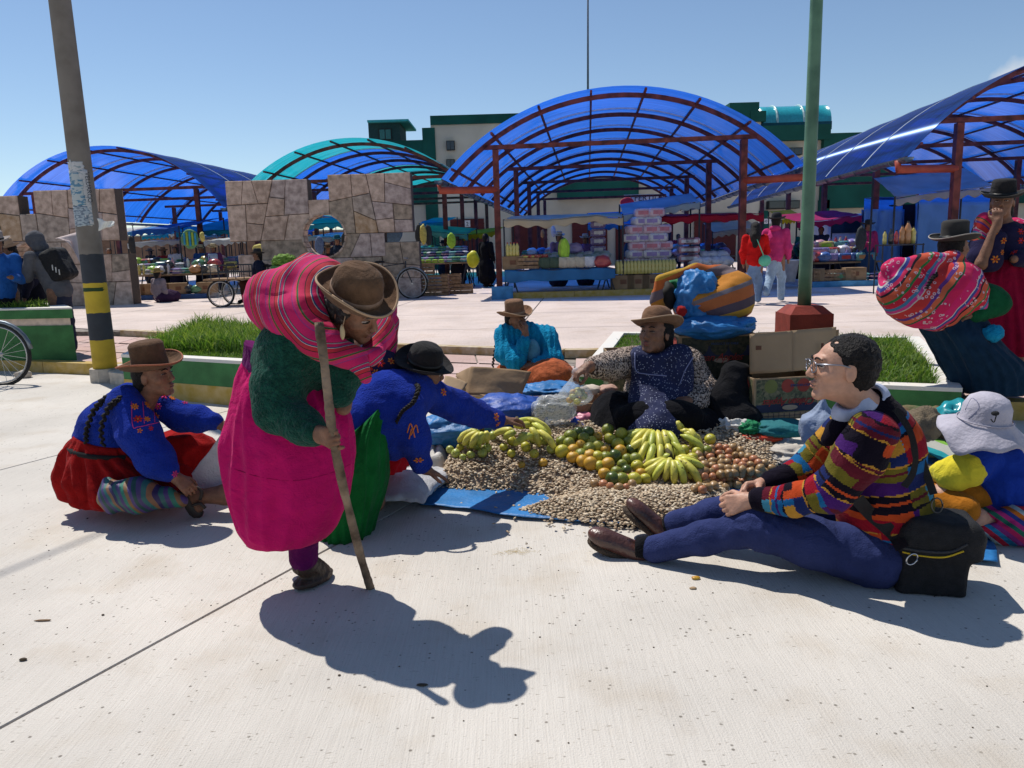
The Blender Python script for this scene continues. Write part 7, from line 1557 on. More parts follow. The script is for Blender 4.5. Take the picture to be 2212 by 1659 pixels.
bag_thing('teal_sack','shiny teal sack under the brim of the grey sun hat','sack',P(2068,905,4.7),(.12,.1,.10),mat('teal shiny sack',(.01,.25,.29),rough=.3,spec=.6),.4,2.4,20,sub=4)
bag_thing('mesh_sack','brown mesh sack between the green and turquoise cloths','sack',P(1995,915,4.4),(.09,.08,.09),mat('brown mesh',(.22,.17,.11),bump=1,bscale=150),.3,2.4,21,sub=4)
def stripes_s(s,t,V): return t*1.0+.05*vnoise(V*5,3)
o=quad_sheet('groundsheet',G(1960,1000)+V3((0,0,.05)),G(2095,1040),G(2140,985),G(1960,940)+V3((0,0,.07)),ramp_mat('teal green striped sheet',[(.02,.30,.34),(.45,.45,.40),(.20,.42,.06),(.30,.30,.26),(.02,.2,.12)],widths=[2,2,1,2,1],sheen=0),50,36,amp=.05,freq=4,seed=31,sc=stripes_s); tag(o,'turquoise and lime striped sheet behind the child','sheet')
def gr2(p): return .03*np.exp(-((p[:,0]-G(2010,1040)[0]) ** 2+(p[:,1]-G(2010,1040)[1]) ** 2)/.05)
beans('grain','golden grain spread in front of the child',[tuple(G(u,v)[:2]) for u,v in ((1960,1010),(2075,1030),(2085,1070),(2050,1085),(1960,1060))],3800,[(.40,.30,.16),(.46,.36,.22),(.34,.24,.12)],41,.0065,strays=100,hz=gr2,zbase=.022)
o=quad_sheet('newspaper',G(2020,975)+V3((0,0,.05)),G(2085,985)+V3((0,0,.06)),G(2080,955)+V3((0,0,.06)),G(2025,945)+V3((0,0,.05)),M_NEWS,14,10,amp=.02,seed=35); tag(o,'folded newspaper lying behind the arm of the child','newspaper')
o=quad_sheet('white_sheet',G(1960,1120)+V3((0,0,.006)),G(2060,1135),G(2080,1080),G(1950,1060)+V3((0,0,.006)),mat('printed white plastic',(.6,.6,.58),rough=.5,bump=.2),20,20,amp=.015,seed=36); tag(o,'white plastic sheet under the trousers of the child','sheet')
RB=[(.5,.02,.12),(.02,.15,.10),(.5,.03,.2),(.03,.05,.25),(.6,.15,.02),(.4,.5,.5),(.5,.02,.05),(.02,.2,.4),(.25,.03,.2)]
bag_thing('striped_blanket','rainbow striped blanket folded on the road at the right edge','blanket',(*G(2195,1165)[:2],.08),(.20,.12,.09),ramp_mat('rainbow stripes',RB),.25,2.2,23,sub=5)
_o=bpy.data.objects['striped_blanket']; _me=_o.data; _V=np.array([v.co[:] for v in _me.vertices]); _a=_me.attributes.new('sc','FLOAT','POINT'); _a.data.foreach_set('value',((_V[:,0]*.8+_V[:,2])/.22).astype(np.float32))
# litter on the road
def litter(name,label,cat,p,r,m,seed):
    o=lump(name,(p[0],p[1],r[2]*.9),r,m,None,.35,2.5,seed,2,loc=(p[0],p[1],0)); tag(o,label,cat)
litter('fruit_peel','yellow fruit peel on the road below the legs of the man','peel',G(1503,1251),(.016,.010,.006),M_FR['orange'],1); litter('fruit_peel','pale scrap of peel nearer the camera than the yellow peel','peel',G(1497,1272),(.013,.009,.004),M_CARDL,2)
litter('stone','fist-sized stone lying by the yellow kerb at the left','stone',G(52,816),(.09,.06,.045),M_KERB,3); litter('dry_leaf','dark dry leaf inside the shadow of the bent woman','leaf',G(912,1481),(.016,.007,.003),M_SOIL,4)
litter('dry_leaf','small dark dry leaf on the open road at the left','leaf',G(50,1427),(.012,.007,.005),M_SOIL,5); litter('twig','thin dry twig on the road at the left','twig',G(92,1342),(.03,.004,.004),M_WOOD,6)
rg=np.random.default_rng(77); pu=rg.uniform((-3.2,1.3),(3.4,6.0),(520,2)); V,F=_ICO[1]; s_=rg.uniform(.0010,.0032,520)*np.where(rg.random(520) < .05,1.8,1)
W=(V[None]*s_[:,None,None]*V3((1.2,1,.7)))+np.column_stack([pu,s_*.5])[:,None]; o=mesh('road_grit',W.reshape(-1,3),(F[None]+(np.arange(520)*len(V))[:,None,None]).reshape(-1,3),mat('dark grit',(.10,.07,.05),var=.3),None,True); o['kind']='stuff'; o['label']='dark specks of grit scattered over the road'
pu=np.array(G(1115,1193))[:2]+rg.normal(0,1,(60,2))*V3((.05,.02,0))[:2]; W=[]; FS=[]
for i,q in enumerate(pu): a=rg.uniform(0,pi); d=V3((cos(a),sin(a),0))*.02; W += [(*q,.003)-d,(*q,.003)+d,np.array((*q,.003))+d+(0,.002,.001)]; FS.append((3*i,3*i+1,3*i+2))
o=mesh('straw',np.array(W,float),FS,mat('straw',(.45,.36,.2)),None,False); o['kind']='stuff'; o['label']='wisps of straw on the road before the bean heaps'
# ================================================================ people in the background
def skin_person(S,c,H,face,pose='stand',lean=0.0,arms=None):
    """adds a whole body; returns joints. c: ground point between the feet, face: unit (x, y)"""
    f=nrm((face[0],face[1],0)); r=np.array([f[1],-f[0],0]); k=H/1.6; W=lambda x,y,z: V3(c)+r*x*k+f*y*k+np.array([0,0,z*k])
    j={}
    if pose == 'sit': hz=.48; drop=.34
    elif pose == 'floor': hz=.14; drop=.68
    else: hz=.82; drop=0
    j['pel']=W(0,0,hz); j['che']=W(0,lean*.30,hz+.36); j['neck']=W(0,lean*.42,hz+.50); j['head']=W(0,lean*.52+.01,hz+.64)
    S.chain([j['pel'],j['che'],j['neck']],[.12*k,.12*k,.05*k],.05)
    for s in (-1,1):
        if pose == 'sit': kn,an=W(.12*s,.40,.46),W(.12*s,.38,.08)
        elif pose == 'floor': kn,an=W(.22*s,.38,.16),W(.05*s,.45,.07)
        elif pose == 'walk': kn,an=(W(.08,.20,.46),W(.08,.22,.08)) if s > 0 else (W(-.08,-.02,.46),W(-.08,-.30,.20))
        else: kn,an=W(.09*s,.02,.45),W(.10*s,0,.08)
        S.chain([W(.09*s,0,hz),kn,an],[.085*k,.055*k,.038*k],.02); S.chain([an,an+f*.13*k-V3((0,0,.035*k))],[.036*k,.028*k],.02); j['kn%d' % s]=kn; j['an%d' % s]=an
        a=(arms or {}).get(s,'down'); sh=W(.17*s,lean*.38,hz+.45)
        if a == 'down': el,wr_=W(.22*s,lean*.35,hz+.18),W(.21*s,.10+lean*.3,hz-.04)
        elif a == 'fwd': el,wr_=W(.22*s,.10+lean*.3,hz+.20),W(.12*s,.34+lean*.35,hz+.22)
        else: el,wr_=W(.22*s,.14,hz+.24),W(.06*s,.18+lean*.4,hz+.50)
        S.chain([sh,el,wr_],[.045*k,.038*k,.026*k],.02); S.chain([wr_,wr_+nrm(wr_-el)*.08*k],[.026*k,.018*k],.02); j['sh%d' % s]=sh; j['el%d' % s]=el; j['wr%d' % s]=wr_
    return j,f,k
_pm={}
def cm(c,n=None):
    key=tuple(round(x,3) for x in c)
    if key not in _pm: _pm[key]=cloth('cloth %d' % len(_pm),c,var=.2,bump=.3)
    return _pm[key]
def extra(label,c,H,face,top,low,lowkind='trousers',pose='stand',lean=0.0,arms=None,hatc=None,hatk='tall',hairc=None,vox=.016,longhair=False,group=None,feat=True,apron=None):
    t=thing('person',label,'person',tuple(c),group); S=SDF(vox); j,f,k=skin_person(S,c,H,face,pose,lean,arms)
    hd=Head(S,j['head'],(f[0]*lean*.5,f[1]*lean*.5,1),(f[0],f[1],-lean*.6),k,ears=vox < .015,neck=j['neck']); S.build('body',M_SK,t)
    if feat:
        for x in (-1,1): V,F=_ICO[1]; mesh('eye',(V*V3((.014,.008,.008))*k) @ hd.R.T+hd.h(.03*x,.090,.010),F,M_IRIS,t)
    S=SDF(vox); S.chain([j['pel']+(0,0,.02),j['che'],j['neck']-(0,0,.05)],[.155*k,.155*k,.09*k],.05)
    for s in (-1,1): S.chain([j['sh%d' % s],j['el%d' % s],j['wr%d' % s]*.85+j['el%d' % s]*.15],[.075*k,.062*k,.045*k],.04)
    S.build('jacket',cm(top),t,disp=wr(.009,9,int(abs(c[0]*10)) % 50))
    S=SDF(vox)
    if lowkind == 'trousers':
        for s in (-1,1): S.chain([j['pel'],j['kn%d' % s],j['an%d' % s]],[.13*k,.075*k,.058*k],.04)
        S.build('trousers',cm(low),t,disp=wr(.008,10,3))
    elif pose == 'stand': S.chain([j['pel']+(0,0,.06),j['pel']-(0,0,.18*k),j['pel']-(0,0,.48*k)],[.16*k,.21*k,.26*k],.05); S.build('skirt',cm(low),t,disp=lambda V,n: .02*ridge(V*(9,9,2),3,1))
    else: S.ell((j['kn1']+j['kn-1']+j['pel']*2)/4,(.30*k,.34*k,.20*k),None,.1); S.chain([j['kn1'],j['an1']+(0,0,.05)],[.12*k,.12*k],.1); S.chain([j['kn-1'],j['an-1']+(0,0,.05)],[.12*k,.12*k],.1); S.build('skirt',cm(low),t,disp=wr(.02,7,3),zmin=c[2]+.01)
    if apron: S=SDF(vox); S.box(j['che']+f*.13*k-(0,0,.16*k),(.12*k,.02,.26*k),frame((0,0,1),f),.03); S.build('apron',cm(apron),t)
    S=SDF(vox); S.ell(hd.h(0,-.025,.03),V3((.085,.088,.088))*k,hd.R,.02); S.ell(hd.h(0,-.06,-.05),V3((.065,.05,.08))*k,hd.R,.03); S.ell(hd.h(0,.085,-.01),V3((.065,.06,.08))*k,hd.R,.01,True)
    if longhair: S.chain([hd.h(0,-.07,.02),hd.h(0,-.12,-.15),hd.h(0,-.13,-.32)],[.075,.085,.06],.04)
    S.build('hair',M_HAIR,t,disp=wr(.006,20,2))
    if hatc is not None: hat(t,hd.h(0,-.005,.055),hd.R[:,2],hd.R[:,1],.092*k,.12*k,.16*k,mat('hat felt %.3f' % hatc[0],hatc,rough=.95),M_BLKB if hatc[0] > .05 else None,None,crown=hatk)
    for s in (-1,1):
        a=j['an%d' % s]; S=SDF(.012); S.chain([a-(0,0,.01),a+f*.13*k-(0,0,.035*k)],[.045*k,.036*k],.02); S.build('shoe',M_BLKW,t,zmin=c[2]-(0 if pose == 'stand' else .3))
    return t,hd,j
gT=lambda u,v: G(u,v,ZQ)
# left group
c=G(25,735,ZP); extra('man in blue jacket and grey hat looking down at a note at the left edge',(P(18,700,10.2)[0],10.2,ZP),1.60,(.5,-.85),(.02,.10,.36),(.012,.012,.02),hatc=(.30,.26,.24),lean=.35,arms={1: 'fwd',-1: 'fwd'},vox=.012)
extra('woman in tan hat and dark shawl stooping between the two men at the left',(P(82,700,10.9)[0],10.9,ZP),1.52,(-.5,-.85),(.02,.02,.035),(.012,.012,.018),'skirt',hatc=(.36,.26,.17),lean=.5,arms={1: 'fwd'},vox=.012)
hm,hdm,jm=extra('person in grey hoodie with black backpack walking behind the left planter',(P(142,735,10.3)[0],10.3,ZP),1.62,(-.85,.25),(.10,.10,.11),(.03,.035,.06),lean=.55,arms={1: 'fwd',-1: 'fwd'},vox=.012)
S=SDF(.012); S.ell(hdm.h(0,-.02,.03),(.105,.12,.115),hdm.R,.02); S.ell(hdm.h(0,-.06,-.08),(.11,.08,.08),hdm.R,.05); S.ell(hdm.h(0,.11,-.01),(.06,.06,.085),hdm.R,.02,True); S.build('hood',cm((.10,.10,.11)),hm,disp=wr(.006,10,2))
bp_=thing('backpack','black backpack on the shoulders of the person in the grey hoodie','backpack',jm['che']+(.22,0,-.1)); S=SDF(.012); S.box(jm['che']+(.19,-.03,-.02),(.07,.10,.15),frame((-.45,0,1),(0,1,0)),.06,.03); S.box(jm['che']+(.27,-.05,-.09),(.03,.08,.07),frame((-.45,0,1),(0,1,0)),.035,.03); S.build('pack',M_BAG,bp_,disp=wr(.008,9,2))
for i in range(3): MB().box(jm['che']+(.20+.04*i,-.20,-.05-.03*i),(.006,.004,.035)).build('reflective_tab',mat('grey reflective tab',(.5,.5,.5)),bp_)
# pale board leaning by the pole
pb_=thing('board','pale pink board held up behind the hooded person','board',P(165,560,11.6)); panel('sheet',(P(150,520,11.6),P(176,575,11.5),P(172,500,11.6),P(120,515,11.8)),mat('pale pink board',(.55,.45,.43)),pb_,th=.01)
# tricycle cart and old man
YT=18.2
old,ho,jo=extra('old man in dark suit and black hat sitting sideways on the cargo tricycle',(P(566,660,YT)[0],YT,ZQ+.05),1.55,(-.9,-.3),(.012,.016,.035),(.05,.018,.015),pose='sit',hatc=(.03,.028,.03),hatk='fedora',vox=.014)
tri=thing('cargo_tricycle','rusty cargo tricycle with a railed load platform beside the stone wall','tricycle',(P(510,650,YT)[0],YT,ZQ))
M_RIM=mat('bicycle rim steel',(.4,.4,.4),rough=.35,metal=.8); M_TYRE=mat('tyre rubber',(.02,.02,.02),rough=.85); M_FRM=mat('dark frame paint',(.025,.03,.04),rough=.5)
def wheel(c,R,par,ax=(0,1,0),n=16,tm=None):
    ax=nrm(ax); x=nrm(np.cross(ax,(0,0,1))); z=np.cross(x,ax); w=MB().tube([V3(c)+(x*cos(a)+z*sin(a))*R for a in np.linspace(0,2*pi,37)],.019,7,cap=False).build('wheel',tm or M_TYRE,par,True)
    MB().tube([V3(c)+(x*cos(a)+z*sin(a))*(R-.03) for a in np.linspace(0,2*pi,37)],.010,5,cap=False).build('rim',M_RIM,w,True)
    mb=MB()
    for i in range(n): a=2*pi*i/n; mb.bar(V3(c)+ax*.025*(1 if i % 2 else -1),V3(c)+(x*cos(a+.15)+z*sin(a+.15))*(R-.03),.0035)
    mb.tube([V3(c)-ax*.04,V3(c)+ax*.04],.022,8); mb.build('spokes',M_RIM,w); return w
wx=P(492,628,YT); wheel((wx[0],YT-.45,ZQ+.30),.30,tri); wheel((wx[0],YT+.45,ZQ+.30),.30,tri); wheel((wx[0]+1.35,YT,ZQ+.30),.30,tri)
zpl=ZQ+.62; x0,x1=P(455,600,YT)[0],P(560,600,YT)[0]
MB().box(((x0+x1)/2,YT,zpl),((x1-x0)/2,.48,.02)).build('load_platform',M_WOOD,tri)
for z in (.16,.32): MB().bar((x0,YT-.48,zpl+z),(x1,YT-.48,zpl+z),.02).build('rail',M_FRM,tri); MB().bar((x0,YT+.48,zpl+z),(x1,YT+.48,zpl+z),.02).build('rail',M_FRM,tri)
for i in range(7): x=x0+(x1-x0)*i/6; MB().bar((x,YT-.48,zpl),(x,YT-.48,zpl+.33),.016).build('rail_post',M_FRM,tri); MB().bar((x,YT+.48,zpl),(x,YT+.48,zpl+.33),.016).build('rail_post',M_FRM,tri)
MB().tube([(x1,YT,zpl),(x1+.35,YT,zpl-.1),(wx[0]+1.35,YT,ZQ+.3)],.02,6).tube([(wx[0]+1.0,YT,zpl-.1),(wx[0]+.98,YT,zpl+.25)],.02,6).build('frame',M_FRM,tri)
lump('seat',(wx[0]+.98,YT,zpl+.28),(.13,.09,.04),M_BAG,tri,sub=2,amp=.05)
# bicycle against the stone wall, bicycle at the left edge
def bicycle(label,cx,y,z0,R=.33,m=None,flip=1):
    t=thing('bicycle',label,'bicycle',(cx,y,z0)); m=m or M_FRM; a=V3((cx-.52*flip,y,z0+R)); b=V3((cx+.52*flip,y,z0+R)); wheel(a,R,t,n=20); wheel(b,R,t,n=20)
    bb=V3((cx-.05*flip,y,z0+R-.04)); se=bb+(-.17*flip,0,.46); hd_=b+(-.14*flip,0,.50); mb=MB()
    for p,q in ((a,bb),(a,se),(bb,se),(se,hd_),(bb,hd_-(0,0,.12)),(hd_+(0,0,.05),hd_-(0,0,.12)),(hd_-(0,0,.12),b)): mb.tube([p,q],.014,6)
    mb.build('frame',m,t,True); MB().tube([se,se+(-.02*flip,0,.10)],.012,6).build('seat_post',M_RIM,t); lump('saddle',se+(-.02*flip,0,.12),(.13,.06,.03),M_BAG,t,amp=.05,sub=2)
    MB().tube(catmull([hd_+(0,-.25,.12),hd_+(.05*flip,-.1,.10),hd_+(.05*flip,.1,.10),hd_+(0,.25,.12)],9),.012,6).build('handlebar',M_RIM,t,True)
    for c_,nm in ((a,'mudguard'),(b,'mudguard')): MB().tube([c_+V3((cos(q)*(R+.03),0,sin(q)*(R+.03))) for q in np.linspace(.15,pi*.95,14)],.022,5).build(nm,M_GUT,t,True)
    MB().tube([bb+V3((.09*cos(q),.03,.09*sin(q))) for q in np.linspace(0,2*pi,15)],.006,4).bar(bb,bb+(.1,-.06,-.13),.015).bar(bb,bb+(-.1,.06,.13),.015).build('crank',M_RIM,t)
    return t
bicycle('old dark bicycle leaning against the right end of the notched stone wall',P(872,620,18.9)[0]-.3,18.85,ZQ,.36)
bw_=bicycle('dark bicycle whose front wheel shows at the left edge by the kerb',P(-6,740,8.55)[0]-.52,8.55,ZP*0+.0,.34)
# the two young women crossing behind
t1,h1,j1=extra('young woman in red top with loose dark hair walking away beside the middle canopy',(P(1628,650,14.2)[0],14.2,ZQ),1.50,(.3,.95),(.48,.012,.012),(.16,.24,.38),pose='walk',longhair=True,vox=.012,arms={1: 'fwd'})
hbag=thing('handbag','small mint green shoulder bag of the young woman in red','handbag',j1['pel']+(.12,-.15,0)); lump('bag',j1['pel']+(.13,-.17,.02),(.11,.05,.10),mat('mint green leather',(.10,.42,.28),rough=.5),hbag,amp=.08,sub=3); tube('bag_strap',[j1['pel']+(.10,-.2,.1),j1['che']+(-.02,-.19,.05),j1['neck']+(-.08,-.02,.02)],.010,mat('mint green leather',(.1,.4,.3)),hbag,n=5)
t2,h2,j2=extra('young woman in pink hoodie, black hat and pale jeans striding away',(P(1672,650,14.5)[0],14.5,ZQ),1.62,(.5,.85),(.50,.04,.16),(.30,.40,.52),pose='walk',hatc=(.02,.02,.025),hatk='bowler',vox=.012)
S=SDF(.014); S.ell(h2.h(0,-.09,-.12),(.11,.06,.06),None,.04); S.build('hood',cm((.50,.04,.16)),t2)
extra('standing figure in long black coat under the teal canopy beside the brown post',(P(1052,600,23)[0],23,ZQ),1.60,(.6,.8),(.008,.008,.010),(.008,.008,.010),'skirt',vox=.018,feat=False)  # near-black clothes draw the figure as a shaded silhouette
ext=[('woman in orange vest and black hat standing before the right maroon shutter',1612,26,1.5,(.45,.08,.04),(.01,.01,.02),'skirt',(.02,.02,.02)),('woman in blue white apron and straw hat behind the left stall',468,24,1.5,(.10,.03,.10),(.03,.03,.06),'skirt',(.4,.33,.2)),('person in blue jacket and straw hat left of the apron woman',440,25,1.5,(.03,.10,.30),(.02,.02,.05),'skirt',(.4,.33,.22)),
       ('vendor in red jumper behind the left stall table',358,25,1.45,(.30,.03,.03),(.02,.02,.03),'skirt',(.2,.12,.08)),('woman in white jumper behind the left stall table',385,24.5,1.5,(.5,.5,.55),(.02,.02,.05),'skirt',None),('person with dark hair behind the stone wall steps',243,23.5,1.5,(.05,.04,.05),(.02,.02,.03),'skirt',None),
       ('vendor in dark hat seen among the clothes stalls left of the brown post',990,24,1.5,(.02,.03,.06),(.02,.02,.03),'skirt',(.05,.04,.03)),('vendor in teal cap behind the round opening of the wall',735,22.5,1.62,(.02,.03,.05),(.02,.02,.03),'trousers',(.01,.10,.14)),('bearded man in brown felt hat seen through the round opening',712,20.8,1.36,(.03,.03,.04),(.03,.03,.04),'trousers',(.12,.08,.05)),
       ('woman in blue cardigan seated among the packs of toilet paper',1368,19.6,1.40,(.05,.12,.30),(.02,.02,.05),'skirt',(.02,.02,.02)),('woman in navy shawl beside the stacked white packs',1385,20.6,1.48,(.02,.03,.12),(.02,.02,.05),'skirt',(.02,.02,.02)),('vendor in white cap behind the grain sacks',1206,20.2,1.5,(.20,.14,.28),(.02,.02,.05),'skirt',(.5,.5,.5)),('vendor in pale cap leaning over the grain sacks',1265,20.3,1.42,(.18,.10,.26),(.02,.02,.05),'skirt',(.45,.45,.42)),
       ('woman in striped shawl standing by the bottles under the right canopy',1868,19.5,1.55,(.35,.03,.12),(.02,.05,.12),'skirt',(.03,.03,.03)),('vendor in green shawl bending under the right canopy',1728,20.5,1.45,(.01,.09,.09),(.02,.02,.03),'skirt',(.02,.02,.02)),('customer in dark blue at the right stall',1770,22,1.5,(.03,.05,.12),(.02,.02,.03),'skirt',None),
       ('customer in dark jacket far under the middle canopy',1215,32,1.55,(.03,.03,.05),(.02,.02,.03),'trousers',None),('customer in red jacket far under the middle canopy',1462,30,1.5,(.3,.03,.05),(.02,.02,.03),'trousers',None),('vendor in brown hat far under the blue left canopy',330,31,1.5,(.05,.04,.03),(.02,.02,.03),'skirt',(.15,.1,.06)),('woman in pink far under the teal canopy',960,32,1.5,(.4,.06,.15),(.02,.02,.03),'skirt',(.02,.02,.02))]
for i,(lb,u,y,H_,tp_,lw,lk,hc_) in enumerate(ext):
    extra(lb,(P(u,600,y)[0],y,ZQ),H_,(.3*((i % 3)-1),-1),tp_,lw,lk,hatc=hc_,vox=.022,feat=False,lean=.1*(i % 3),arms={1: 'fwd' if i % 2 else 'down'},apron=(.35,.45,.6) if i == 1 else None)
extra('woman in grey shawl sitting on the ground with her back turned by the left stall',(P(345,640,20.4)[0],20.4,ZQ),1.5,(.4,.9),(.22,.18,.20),(.04,.02,.05),'skirt',pose='floor',hatc=(.25,.18,.07),vox=.016,feat=False)

# ================================================================ stalls
M_LEG=mat('dark steel leg',(.02,.022,.03),rough=.5); M_BCL=mat('blue stall cloth',(.02,.13,.30),rough=.6,nscale=2,var=.2,bump=.3,bscale=12); M_PLYW=mat('old plywood',(.22,.15,.09),nscale=6,var=.25)
def table(label,x0,x1,y,z,depth,m,skirtz=None,group=None):
    t=thing('stall_table',label,'table',((x0+x1)/2,y,ZQ),group); MB().box(((x0+x1)/2,y,z),((x1-x0)/2,depth/2,.02)).build('tabletop',M_PLYW,t)
    for x in (x0+.15,x1-.15):
        for dy in (-.45,.45): yy=y+dy*depth; MB().bar((x-.18,yy,ZQ),(x,yy,z-.02),.03).bar((x+.18,yy,ZQ),(x,yy,z-.02),.03).build('leg',M_LEG,t)
    if skirtz is not None:
        def fn(s,t_):
            X=x0+(x1-x0)*s; Z=z+.03-(z+.03-skirtz)*np.clip(t_*1.3-.3,0,1)*(1+.05*np.sin(s*17)); Y=np.where(t_ < .23,y+depth*(.5-t_/.23),y-depth/2-.03-.02*np.sin(s*30)); return np.column_stack([X,Y,Z+.012*np.sin(s*23+t_*3)])
        grid('tablecloth',60,16,fn,m,t,.004)
    return t
def awning(label,pts,m,sag=.12,posts=True,name='awning',seed=1,ruffle=.03):
    a,b,c,d=map(V3,pts); t=thing(name,label,'awning',(*((a+b+c+d)/4)[:2],ZQ))
    def fn(s,q):
        p=((1-s)*(1-q))[:,None]*a+(s*(1-q))[:,None]*b+(s*q)[:,None]*c+((1-s)*q)[:,None]*d; p[:,2] -= sag*np.sin(pi*s)*np.sin(pi*q)+ruffle*(vnoise(p*2.2,seed)+.5*vnoise(p*6,seed))*(1.2-q); return p
    grid('canvas',40,16,fn,m,t,.006)
    def fv(s,q): p=(1-s)[:,None]*a+s[:,None]*b; p[:,2] -= .02+q*(.14+.03*np.sin(s*40))+ruffle*(vnoise(p*2.2,seed)+.5*vnoise(p*6,seed))*1.2; p[:,1] -= .01+.02*np.sin(s*30)*q; return p
    grid('valance',50,5,fv,m,t,.004)
    if posts:
        for p in (a,b,c,d): MB().tube([(p[0],p[1]+.03,ZQ),(p[0],p[1]+.03,p[2])],.022,6).build('pole',M_LEG,t)
    return t
def translucent(name,c,k=.5):
    m=mat(name,c,rough=.7,nscale=2,var=.15,bump=.25,bscale=8); N=m.node_tree.nodes; L=m.node_tree.links; b=N['Principled BSDF']; tr=N.new('ShaderNodeBsdfTranslucent'); tr.inputs[0].default_value=(*c,1); mx=N.new('ShaderNodeMixShader'); mx.inputs[0].default_value=k; L.new(b.outputs[0],mx.inputs[1]); L.new(tr.outputs[0],mx.inputs[2]); L.new(mx.outputs[0],N['Material Output'].inputs[0]); return m
A_CR=translucent('cream awning',(.62,.54,.40)); A_RD=translucent('crimson awning',(.50,.015,.05)); A_BL=translucent('sky blue awning',(.06,.30,.60)); A_WH=translucent('white awning',(.65,.66,.66)); A_YE=translucent('yellow awning',(.65,.50,.02)); A_GR=translucent('pale green awning',(.12,.42,.35)); A_MG=translucent('magenta awning',(.42,.02,.14)); A_TQ=translucent('turquoise awning',(.02,.38,.48)); A_NV=translucent('blue awning',(.02,.14,.50))
def aw(label,u0,v0,u1,v1,y,dep,m,rise=.15,**k):
    a,b=P(u0,v0,y),P(u1,v1,y); return awning(label,(a,b,b+V3((.1*dep,dep,rise)),a+V3((.1*dep,dep,rise))),m,**k)
aw('long cream canvas awning over the middle grocery stall',1088,474,1346,466,17.9,2.2,A_CR,seed=2)
aw('white and blue printed sheet hung beside the cream awning',1345,462,1512,436,18.6,1.6,translucent('white blue printed sheet',(.40,.50,.58)),.3,seed=3)
aw('crimson red awning right of the middle stall',1403,466,1650,462,18.8,2.5,A_RD,.12,seed=4)
aw('sky blue umbrella cloth behind the cream awning',1270,486,1400,480,22,2,A_BL,.4,seed=5); aw('magenta awning under the right canopy',1722,478,1862,466,21,2.5,A_MG,.25,seed=6); aw('cream awning left of the walking women',1540,500,1640,492,24,2,A_CR,.3,seed=7)
aw('yellow awning peeping above the pink hoodie',1690,474,1740,470,27,2,A_YE,.35,seed=8); aw('yellow striped cloth roof behind the brown post',1000,508,1075,500,26,2,A_YE,.2,seed=9); aw('pale green cloth roof right of the notched wall',905,497,1010,505,24,2,A_GR,.2,seed=10)
aw('turquoise sheet roof seen through the round opening',640,486,790,478,25,2.5,A_TQ,.3,seed=11); aw('pale sheet roof low behind the round opening',660,512,800,508,27,3,A_WH,.2,seed=12); aw('blue sheet roof behind the left stall',285,500,385,488,24,3,A_NV,.35,seed=13); aw('turquoise sheet roof left of the striped bag',380,502,520,496,27,3,A_TQ,.45,seed=14)
aw('white sheet roof behind the vendors at the left',275,524,420,515,25,2.5,A_WH,.1,seed=15); aw('white sheet roof beside the notched wall at the left',440,520,530,514,24,2.5,A_WH,.15,seed=16); aw('sky blue sheet roof far under the left canopy',420,492,560,488,33,4,A_BL,.6,seed=17)
aw('turquoise sheet roof far right of the wall',905,482,960,480,30,3,A_TQ,.3,seed=18); aw('large beige market umbrella cloth under the right canopy',1935,424,2145,400,17.5,1.4,translucent('beige parasol',(.40,.37,.38),.35),.5,seed=19)
# blue tents on the right
def tent(label,u0,u1,vt,vb,y,w,m,seed):
    a,b=P(u0,vt,y),P(u1,vt,y); z0=ZQ; t=thing('market_tent',label,'tent',((a[0]+b[0])/2,y,ZQ))
    def wall(name,p,q,n=40):
        def fn(s,k): r=(1-s)[:,None]*V3(p)+s[:,None]*V3(q); zt=r[:,2].copy(); r[:,2]=zt+(z0+.02-zt)*k; nn=nrm(np.cross(V3(q)-V3(p),(0,0,1))); return r+nn*(.05*ridge(np.column_stack([s*5,k*1.5,s*0]),seed,3)+.02*np.sin(s*22+3*k))[:,None]
        return grid(name,n,20,fn,m,t,.006)
    wall('front_wall',a,b); c=V3((b[0]*(1+w/y),b[1]+w,b[2])); d=V3((a[0]*(1+w/y),a[1]+w,a[2])); wall('side_wall',d,a,24); wall('side_wall',b,c,24)
    r0,r1=(a+d)/2+V3((0,0,.35)),(b+c)/2+V3((0,0,.35))
    for (p,q,r,s_) in ((a,b,r1,r0),(d,c,r1,r0)): panel('roof',(p,q,r,s_),m,t,th=.006,bend=-.05,seed=seed,n=16)
    return t
M_TENT=translucent('pale blue tent sheet',(.20,.38,.62),.3); tent('pale blue plastic tent left of the dark doorway under the right canopy',1866,1950,452,600,21.0,3,M_TENT,3); tent('pale blue plastic tent behind the woman with the striped bundle',1984,2150,436,600,20.0,3,M_TENT,5)
MB().box((P(1967,520,21.4)[0],21.6,1.2),(.5,.1,1.0)).build('x',mat('dark doorway cloth',(.03,.02,.03)),None); _o=bpy.context.scene.objects['x']; _o.name='door_curtain'; tag(_o,'dark red and black curtain between the two blue tents','curtain')
